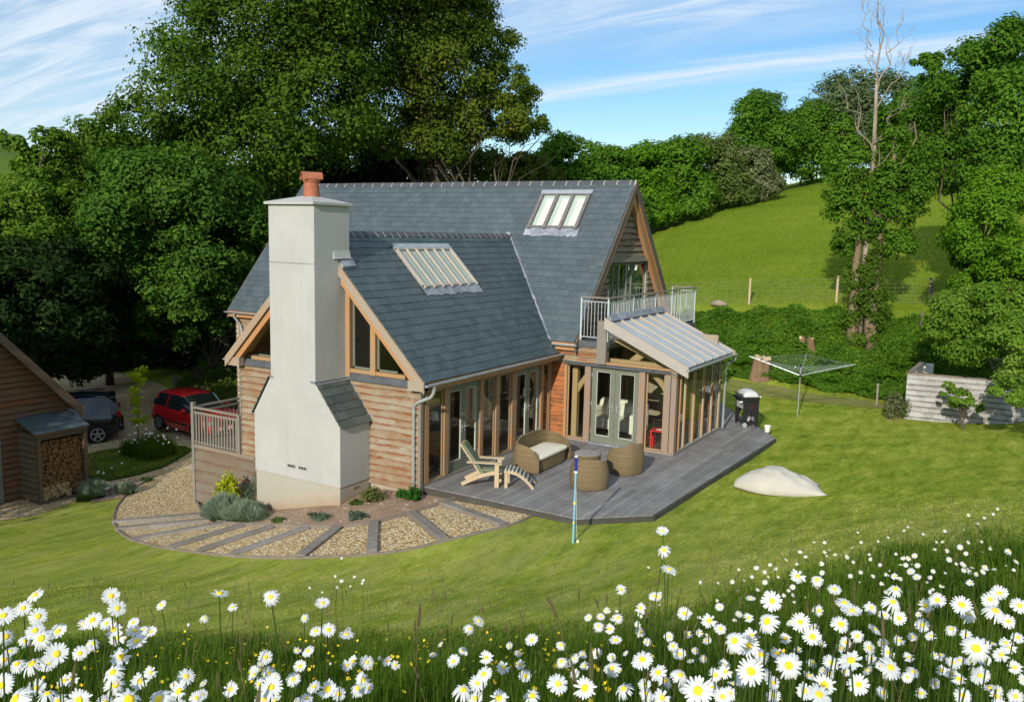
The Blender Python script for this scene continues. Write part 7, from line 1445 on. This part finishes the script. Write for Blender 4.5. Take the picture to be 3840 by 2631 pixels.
q=scatter_poly([(-15.0,1.3),(-14.7,2.8),(-12.9,3.6),(-12.3,3.5),(-11.7,1.9),(-11.65,.9),(-11.9,.1),(-13.2,-.2)],9000,83); blades('island_grass_tufts',q,np.full(len(q),.16),.012,LG,'shaggy grass on the island in the gravel',84,.6)
q=scatter_poly([(-13.9,1.9),(-12.4,1.9),(-12.2,2.9),(-13.6,3.2)],5000,85); blades('flower_stems',q,np.full(len(q),.62),.012,MG,'thick clump of leafy daisy stems on the grass island',86,.35)
# pasture tussocks near the fence
q=scatter_poly([(-6,21.8),(4,23.2),(12,24.2),(12,80),(0,84),(-8,76),(-14,60),(-12,46),(-7,25.5)],95000,87); PG=leafmat('pasture_blades',(.11,.19,.014),(.19,.27,.022),(.29,.31,.05),sc=.25); blades('pasture_grass',q,np.full(len(q),.14),.02,PG,'uneven pasture grass beyond the wire fence',88,.6)
# ---- bushes: blades radiating from a dome
def dome(name,loc,rx,ry,h,n,w_,mat,seed,label,cat='plant',leafy=0,group=None):
    g_=np.random.default_rng(seed); z=tz(*loc)-.03; a=g_.uniform(0,2*np.pi,n); r=np.sqrt(g_.uniform(0,1,n)); el=r
    lump=1+.22*np.sin(a*3+seed)+.15*np.sin(a*7+seed*2)
    bx=np.cos(a)*r*rx*.45;by=np.sin(a)*r*ry*.45; tx=np.cos(a)*r*rx*lump; ty=np.sin(a)*r*ry*lump; tzv=h*np.sqrt(np.clip(1-(r*.88)**2,0,1))*g_.uniform(.75,1.12,n)*(1+.12*np.sin(a*5+seed))
    B=np.stack([bx,by,np.zeros(n)],1);E_=np.stack([tx,ty,tzv],1); 
    root=empty(name,(loc[0],loc[1],z),label=label,cat=cat)
    if group: root['group']=group
    if leafy:
        f=g_.uniform(.55,1,n)[:,None]; P=B*(1-f)+E_*f+np.array([loc[0],loc[1],z]); N=(E_-B)*np.array([1,1,.6])+g_.normal(size=(n,3))*.35*h+np.array([0,0,.3*h])
        obj('leaves',leaves_mesh('leaves',P,N,leafy,.65,seed),mat,root)
        st=MB()
        for i in range(min(26,n)): st.tube([tuple(B[i]+[loc[0],loc[1],z]),tuple(E_[i]*.9+[loc[0],loc[1],z])],[.006,.003],4,False)
        obj('stems',st,mt['bark_ivy'],root)
    else:
        st_=.35; S=B*(1-st_)+E_*st_; a2=g_.uniform(0,2*np.pi,n); sd=np.stack([np.cos(a2),np.sin(a2),np.zeros(n)],1)*w_; O_=np.array([loc[0],loc[1],z])
        m_=(S+E_)/2; V=np.stack([S+O_,m_-sd+O_,E_+O_,m_+sd+O_],1).reshape(-1,3); I=np.arange(n)[:,None]*4
        obj('leaves',raw_mesh('leaves',V,np.concatenate([I+np.array([[0,1,2]]),I+np.array([[0,2,3]])],1).reshape(-1,3)),mat,root)
        core=MB(); core.lathe([(.75,0),(.8,.25),(.62,.55),(.3,.75),(.02,.8)],(0,0,0),14); core.v=[(loc[0]+v[0]*rx*.85,loc[1]+v[1]*ry*.85,z+v[2]*h*.85) for v in core.v]; obj('inner_growth',core,LM['dark'],root,smooth=True)
    return root
LAV=leafmat('lavender_grey',(.15,.20,.135),(.28,.345,.25),(.42,.48,.40),trans=.2,sc=4); LIME=leafmat('golden_leaf',(.30,.36,.01),(.50,.55,.02),(.62,.66,.06),trans=.3); SM=leafmat('small_plant',(.05,.10,.02),(.11,.18,.04),(.18,.25,.07),sc=4); RED=leafmat('reddish_shrub',(.08,.11,.03),(.15,.18,.05),(.25,.13,.07),sc=4); GG=leafmat('blue_grey_rosette',(.07,.11,.07),(.14,.20,.13),(.22,.28,.20),sc=4); DG=leafmat('deep_green_clump',(.025,.09,.012),(.05,.16,.02),(.09,.24,.03),sc=4)
dome('lavender_bush',(-4.55,-1.62),.78,.52,.62,9000,.006,LAV,1,'large grey lavender at the foot of the timber platform','bush')
dome('lavender_bush',(-3.75,-1.72),.62,.48,.48,6500,.006,LAV,2,'grey lavender lapping the left foot of the chimney','bush')
dome('golden_shrub',(-5.55,-.75),.34,.28,.95,900,0,LIME,3,'bright lime yellow shrub behind the big lavender','bush',.11)
dome('sage_shrub',(-4.4,-.75),.55,.28,.85,900,0,GG,13,'purple-grey leafy herb between the lavender and the boarding','bush',.06)
dome('alpine_plant',(-2.45,-1.98),.22,.17,.13,420,0,SM,4,'small green plant in the soil, furthest left of the three low ones','plant',.05)
dome('alpine_plant',(-1.32,-1.85),.34,.20,.17,700,0,GG,5,'spreading blue-grey plant in the soil, middle of the three low ones','plant',.05)
dome('alpine_plant',(-.42,-1.68),.26,.20,.20,650,0,GG,6,'compact blue-grey plant in the soil, nearest the deck of the three low ones','plant',.05)
dome('red_stemmed_shrub',(-.80,-.72),.30,.26,.36,520,0,RED,7,'straggly reddish green shrub right of the chimney foot','bush',.075)
dome('leafy_plant',(-1.08,-.95),.16,.14,.16,200,0,SM,8,'tiny green plant at the right corner of the chimney plinth','plant',.07)
dome('leafy_plant',(.05,-.33),.22,.22,.34,520,0,DG,9,'glossy green plant at the foot of the downpipe','plant',.09)
dome('leafy_plant',(-.33,-.25),.13,.12,.20,180,0,DG,19,'glossy green seedling just left of the downpipe','plant',.09)
dome('lavender_bush',(-10.75,-1.05),.50,.42,.50,3200,.009,LAV,10,'grey lavender beside the log store, left of the small mushroom stone','bush')
dome('lavender_bush',(-10.35,-.35),.40,.30,.36,2200,.009,LAV,11,'low grey lavender behind the small mushroom stone','bush')
dome('santolina',(-10.62,-1.5),.26,.20,.20,900,.009,SM,12,'greenish low mound in front of the log store lavender')
dome('flowering_shrub',(8.0,15.7),.42,.4,.95,1500,0,LM['haw2'],14,'shrub with cream flower heads left of the shingled wall','bush',.10)
make_tree(60,'fruit_bush','young fruit bush on a short stem in front of the shingled wall','apple',.10,2600,'bark',(10.05,15.1),[(9.95,14.9,tz(10,15)+1.0,.50,.35,.33),(9.6,15.0,tz(10,15)+1.25,.28,.25,.30),(10.35,15.0,tz(10,15)+.85,.33,.3,.25)],1)
dome('grass_tuft',(-10.9,.75),.2,.16,.14,300,0,SM,16,'small weed tuft at the tip of the soil wedge','plant',.06)
mb=MB(); g_=np.random.default_rng(88)
for x,y in scatter_poly([(.6,.0),(.7,-.5),(.3,-1.4),(-.4,-2.0),(-1.9,-2.25),(-3.0,-2.1),(-3.2,-1.2),(-1.3,-1.15),(-1.3,0)],120,89):
    r=float(g_.uniform(.012,.045)); z=tz(x,y)+.016; n=6; b=len(mb.v); a0=g_.uniform(0,6)
    for k in range(n): a=a0+2*math.pi*k/n; q_=r*g_.uniform(.7,1.2); mb.v.append((x+math.cos(a)*q_,y+math.sin(a)*q_,z-.004))
    for k in range(n): a=a0+2*math.pi*k/n; q_=r*.6*g_.uniform(.7,1.2); mb.v.append((x+math.cos(a)*q_,y+math.sin(a)*q_,z+r*.55))
    mb.f+=[(b+k,b+(k+1)%n,b+n+(k+1)%n,b+n+k) for k in range(n)]+[tuple(b+n+k for k in range(n))]
tag(obj('stones',mb,plain('soil_stone',(.34,.26,.19),.9,.2,.35,9)),'loose stones and clods lying on the bare soil border',kind='stuff')
# ferns on the bank
def fern(loc,s_,rz,label,seed):
    g_=np.random.default_rng(seed); z=tz(*loc)+.1; P=[];N=[]
    for k in range(11):
        a=rz+2*math.pi*k/11+g_.uniform(-.2,.2); L_=s_*g_.uniform(.8,1.15)
        for i in range(3,26):
            f=i/25; r=L_*f; zz=z+L_*(.95*f-.75*f*f)*1.1; w_=L_*.17*math.sin(math.pi*min(1,f*.9+.1))
            for sd in (-1,1):
                for u in (.35,.85): P.append((loc[0]+math.cos(a)*r-math.sin(a)*w_*sd*u,loc[1]+math.sin(a)*r+math.cos(a)*w_*sd*u,zz)); N.append((g_.normal()*.2,g_.normal()*.2,1))
    return obj('fern',leaves_mesh('fern',np.array(P),np.array(N),.07*s_/.8,.5,seed),LM['bright'],label=label,cat='fern')
for i,(x,y,s_,l_) in enumerate([(1.6,18.9,.9,'arching fern nearest the house on the bank'),(2.2,20.2,.8,'fern high on the bank above the broad stump'),(4.8,20.0,.75,'fern between the paired stumps and the twin trunks'),(6.9,20.3,.9,'fern at the right foot of the twin trunks'),(7.6,21.0,.9,'fern in the light patch right of the twin trunks'),(5.4,19.0,.7,'small fern low on the bank behind the clothes line'),(6.4,19.0,.7,'small fern above the dark stake'),(8.6,20.3,.9,'fern above the corner of the shingled wall')]): fern((x,y),s_,i*.7,l_,300+i)
# foxgloves
for i,(x,y) in enumerate([(7.95,22.0),(8.25,21.9),(8.1,23.3)]):
    z=tz(x,y)+.2; rt2=empty('foxglove',(x,y,z),label=['purple foxglove spire left of two on the shady bank','purple foxglove spire right of two on the shady bank','purple foxglove spire highest on the shady bank'][i],cat='flower')
    obj('stem',MB().tube([(x,y,z),(x,y,z+1.1)],.008,5,False),MG,rt2); P=[];g_=np.random.default_rng(i)
    for k in range(60): f=k/60; a=g_.uniform(0,6.3); P.append((x+math.cos(a)*.05*(1.1-f),y+math.sin(a)*.05*(1.1-f),z+.55+.55*f))
    obj('flowers',leaves_mesh('flowers',np.array(P),g_.normal(size=(60,3)),.05,.8,i),plain('foxglove_purple',(.36,.10,.30),.7,bump=0),rt2)
# sapling on the island
sp2=empty('sapling',(-14.4,3.0,tz(-14.4,3.0)),label='slender yellow-green sapling on the grass island',cat='tree'); z=tz(-14.4,3.0)
P=[];N=[];g_=np.random.default_rng(9); mb=MB().tube([(-14.4,3.0,z),(-14.4,3.02,z+1.2),(-14.36,3.0,z+2.2),(-14.2,3.0,z+2.85)],[.022,.018,.012,.005],6)
for h,dx,L_ in ((1.35,1,.5),(1.5,-1,.75),(1.75,1,.65),(1.7,-1,.8),(2.1,1,.75),(2.2,-1,.55),(2.55,1,.65),(2.75,1,.45),(2.5,-1,.35),(1.05,1,.4),(1.0,-1,.2)):
    e_=Vector((-14.38+dx*L_*.8,3+g_.normal()*.25-dx*L_*.35,z+h+L_*.22)); mb.tube([(-14.38,3.0,z+h-.1),e_],[.007,.003],4,False)
    for k in range(60): f=g_.uniform(.25,1.05); c_=Vector((-14.38,3,z+h-.1)).lerp(e_,f); P.append((c_.x+g_.normal()*.07,c_.y+g_.normal()*.07,c_.z-abs(g_.normal())*.08)); N.append((g_.normal()*.5,g_.normal()*.5,1))
obj('trunk',mb,mt['bark_ivy'],sp2); obj('crown',leaves_mesh('crown',np.array(P),np.array(N),.16,.45,5),leafmat('robinia_leaf',(.26,.36,.015),(.42,.50,.02),(.5,.55,.04)),sp2)
# hedgerow stumps of distant country
cover('far_hedges',[(-330,300),(-420,300),(-560,420),(-500,470),(-380,360)],1500,6,9,LM['dark'],'dark hedges and copses on the far hill',91)
# ---------------------------------------------------------------- daisies
def petal_mesh(seed):
    r2_=random.Random(seed); mb=MB(); n=r2_.choice((20,22,25)); droop=r2_.uniform(-.10,.16)
    if seed>5: droop+=.35
    for k in range(n):
        if seed>3 and r2_.random()<.16: continue
        a=2*math.pi*k/n+r2_.uniform(-.07,.07); L_=r2_.uniform(.90,1.03)*(r2_.uniform(.8,1.05) if seed>3 else 1); w_=r2_.uniform(.085,.12); z0=r2_.uniform(.0,.05); dr=droop+r2_.uniform(-.05,.07); tw=r2_.uniform(-.03,.03)
        sec=[(.20,.055,0),(.55,w_,.02),(.86,w_*.9,-dr*.5),(1.0,w_*.42,-dr)]
        c_,s_=math.cos(a),math.sin(a); b=len(mb.v)
        for f,hw,z in sec:
            for sd in (-1,1): x=f*L_; y=sd*hw; mb.v.append((c_*x-s_*y,s_*x+c_*y,z0+z+sd*tw*f-.02*(abs(sd))))
            
        for i in range(3): mb.f.append((b+2*i,b+2*i+2,b+2*i+3,b+2*i+1))
    return mb
pm=M('daisy_petal',.6,.2); pm.col(pm.mix(pm.rpi(),(.66,.69,.70),(.78,.80,.79))); tr=pm.node('ShaderNodeBsdfTranslucent'); tr.inputs[0].default_value=(.85,.87,.85,1); mx_=pm.node('ShaderNodeMixShader'); mx_.inputs[0].default_value=.22; pm.put(mx_.inputs[1],pm.b.outputs[0]); pm.put(mx_.inputs[2],tr.outputs[0]); pm.put(pm.out.inputs[0],mx_.outputs[0]); PM=pm.m
dm=M('daisy_disc',.8,.2); dm.col(dm.mix(dm.fr(dm.noise(dm.coord(),9,4),.35,.65),(1.,.58,.02),(1.0,.80,.05))); DMt=dm.m
stm=leafmat('daisy_stem',(.045,.09,.015),(.09,.15,.03))
def me_of(mb,mat,smooth=True):
    m=bpy.data.meshes.new('m'); m.from_pydata(mb.v,[],mb.f); m.materials.append(mat); m.polygons.foreach_set('use_smooth',[smooth]*len(m.polygons)); return m
PMS=[me_of(petal_mesh(s_),PM) for s_ in range(8)]
DM_=me_of(MB().lathe([(.27,-.03),(.285,.07),(.25,.13),(.17,.165),(.07,.16),(.01,.155)],(0,0,0),16),DMt)
CM_=me_of(MB().lathe([(.05,-.12),(.2,-.08),(.24,-.02),(.1,-.01)],(0,0,0),12),stm)
STS=[me_of(MB().tube([(0,0,0),(dx*.5,dy*.5,.3),(dx,dy,.62),(dx*.45,dy*.45,.86),(0,0,1)],[.0024,.0022,.002,.0018,.0018],5,False),stm) for dx,dy in ((.02,.01),(-.03,.02),(.01,-.04),(.0,.0))]
rr=random.Random(12)
def daisy(x,y,z,dia,label,group,tilt=None,base=None):
    zb=tz(x,y); L_=max(.12,z-zb); s_=dia/2
    r_=bpy.data.objects.new('daisy',None); C.objects.link(r_); r_.location=(x,y,zb); r_.empty_display_size=.02
    tag(r_,label,'daisy',group)
    toc=(CAM-Vector((x,y,z))); toc.normalize()
    nrm=(toc*.46+Vector((.05,-.30,0))+Vector((0,0,.66))+Vector((rr.gauss(0,.30),rr.gauss(0,.30),rr.gauss(0,.18)))).normalized() if tilt is None else Vector(tilt).normalized()
    qt=nrm.to_track_quat('Z','Y') 
    for nm,me_,sc in (('petals',PMS[rr.randrange(8)],s_),('disc',DM_,s_*rr.uniform(.9,1.1)),('calyx',CM_,s_)):
        o=bpy.data.objects.new(nm,me_); C.objects.link(o); o.parent=r_; o.location=(0,0,L_); o.rotation_mode='QUATERNION'; o.rotation_quaternion=qt; o.scale=(sc,sc,sc)
    o=bpy.data.objects.new('stem',STS[rr.randrange(4)]); C.objects.link(o); o.parent=r_; o.scale=(1,1,L_); o.rotation_euler=(0,0,rr.uniform(0,6.28))
DL=[tuple(map(float,s_.split(','))) for s_ in DZ.split(';')]; DL=[(a,b,c_,d_*.88) for a,b,c_,d_ in DL]
r3=random.Random(21)
for k in range(38):
    f=r3.uniform(0,1); x=8.2+4.2*f+r3.uniform(-.4,.4); y=-9.5+r3.uniform(0,6.2); z=tz(x,y)+r3.uniform(.40,.62)
    DL.append((x,y,z,r3.uniform(.036,.05)))
special={84:'topmost of the three tall daisies standing one above the other',85:'middle of the three tall daisies standing one above the other',86:'lowest and largest of the three tall daisies standing one above the other'}
for i,(x,y,z,d_) in enumerate(DL):
    if i==SIDE_IX: daisy(x,y,z,d_,'daisy on a tall bare stem seen edge-on, left of the middle','daisies',(.15,.1,1.)); continue
    daisy(x,y,z,d_,special.get(i,'white ox-eye daisy with yellow centre in the foreground meadow'),'ox-eye daisies in the foreground meadow')
for k in range(30):   # those on the island
    a=rr.uniform(0,6.28); r=rr.uniform(0,1)**.5; x=-12.95+math.cos(a)*r*1.1; y=2.55+math.sin(a)*r*.75; z=tz(x,y)+rr.uniform(.5,1.0)
    daisy(x,y,z,.085,'small white daisy in the clump on the grass island','daisies on the grass island')
for x,y in ((-12.0,-.1),(-11.9,-.2),(-12.1,.4),(-11.75,-.1),(-12.3,.9),(-13.6,1.7),(-14.4,1.9)): daisy(x,y,tz(x,y)+.3,.09,'small white daisy in the short grass near the log store','daisies by the log store')
# the many lesser heads between and behind the larger ones
pv=MB(); dv=MB(); PMB=[petal_mesh(s_) for s_ in (1,3,5)]; DMB=MB().lathe([(.27,-.03),(.285,.07),(.25,.13),(.17,.165),(.01,.155)],(0,0,0),10); sv=MB()
r4=random.Random(33)
for k in range(210):
    x,y,z,d_=DL[r4.randrange(len(DL))]; dd=math.hypot(x-CAM.x,y-CAM.y); 
    if dd<1.8: continue
    x+=r4.gauss(0,.22)+(CAM.x-x)*-.06; y+=r4.gauss(0,.22)+(CAM.y-y)*-.06; zb=tz(x,y); z=min(z,zb+.75)-r4.uniform(.02,.2); z=max(z,zb+.3); s_=r4.uniform(.017,.026)
    toc=(CAM-Vector((x,y,z))).normalized(); nrm=(toc*.4+Vector((.05,-.3,.7))+Vector((r4.gauss(0,.35),r4.gauss(0,.35),0))).normalized(); Mx=Matrix.Translation((x,y,z))@nrm.to_track_quat('Z','Y').to_matrix().to_4x4()@Matrix.Scale(s_,4)
    for src,dst in ((PMB[k%3],pv),(DMB,dv)): dst.add([Mx@Vector(v) for v in src.v],src.f)
    sv.tube([(x+.01,y,zb),(x-.01,y+.01,(z+zb)/2),(x,y,z)],[.002,.0018,.0016],4,False)
ds=obj('daisies',pv,PM,label='scattered smaller daisies showing between the larger ones',smooth=True,kind='stuff'); obj('discs',dv,DMt,ds,smooth=True); obj('stems',sv,stm,ds)
# buds
bud=me_of(MB().lathe([(.002,-.007),(.0055,-.003),(.0065,.002),(.0055,.007),(.0015,.010)],(0,0,0),10),PM)
for k in range(44):
    i=rr.randrange(len(DL)); x,y,z,d_=DL[i]
    if math.hypot(x-CAM.x,y-CAM.y)<2.7: continue
    x+=rr.uniform(-.25,.25); y+=rr.uniform(-.25,.25); zb=tz(x,y); h=max(.3,min(.95,z-zb+rr.uniform(-.15,.12)))
    r_=bpy.data.objects.new('daisy_bud',None); C.objects.link(r_); r_.location=(x,y,zb); tag(r_,'closed white daisy bud on a thin stem in the meadow','daisy bud','daisy buds in the meadow')
    o=bpy.data.objects.new('bud',bud); C.objects.link(o); o.parent=r_; o.location=(0,0,h); o=bpy.data.objects.new('stem',STS[k%4]); C.objects.link(o); o.parent=r_; o.scale=(.7,.7,h); o.rotation_euler=(0,0,k)
# buttercups
def butter():
    mb=MB(); 
    for k in range(5):
        a=2*math.pi*k/5; c_,s_=math.cos(a),math.sin(a); b=len(mb.v)
        for x,y,z in ((.0,0,0),(.6,-.42,.25),(1,-.25,.55),(1,.25,.55),(.6,.42,.25)): mb.v.append((c_*x-s_*y,s_*x+c_*y,z))
        mb.f.append((b,b+1,b+2,b+3,b+4))
    return mb
BY=plain('buttercup_yellow',(.80,.60,.01),.4,.5,.05,bump=0); BM=me_of(butter(),BY,False)
q=scatter_poly([(3.2,-9.6),(5.2,-8.2),(7.0,-7.2),(9.2,-8.6),(10.6,-9.6),(10.6,-12.8),(9,-13.8),(6,-12.8)],230,95)
for x,y in q:
    h=rr.uniform(.28,.42); r_=bpy.data.objects.new('buttercup',None); C.objects.link(r_); zb=tz(x,y); r_.location=(x,y,zb); tag(r_,'tiny yellow buttercup low in the meadow grass','buttercup','buttercups in the meadow')
    o=bpy.data.objects.new('flower',BM); C.objects.link(o); o.parent=r_; o.location=(0,0,h); o.scale=(.016,)*3; o.rotation_euler=(rr.uniform(-.7,.7),rr.uniform(-.7,.7),rr.uniform(0,6))
    o=bpy.data.objects.new('stem',STS[0]); C.objects.link(o); o.parent=r_; o.scale=(.6,.6,h)
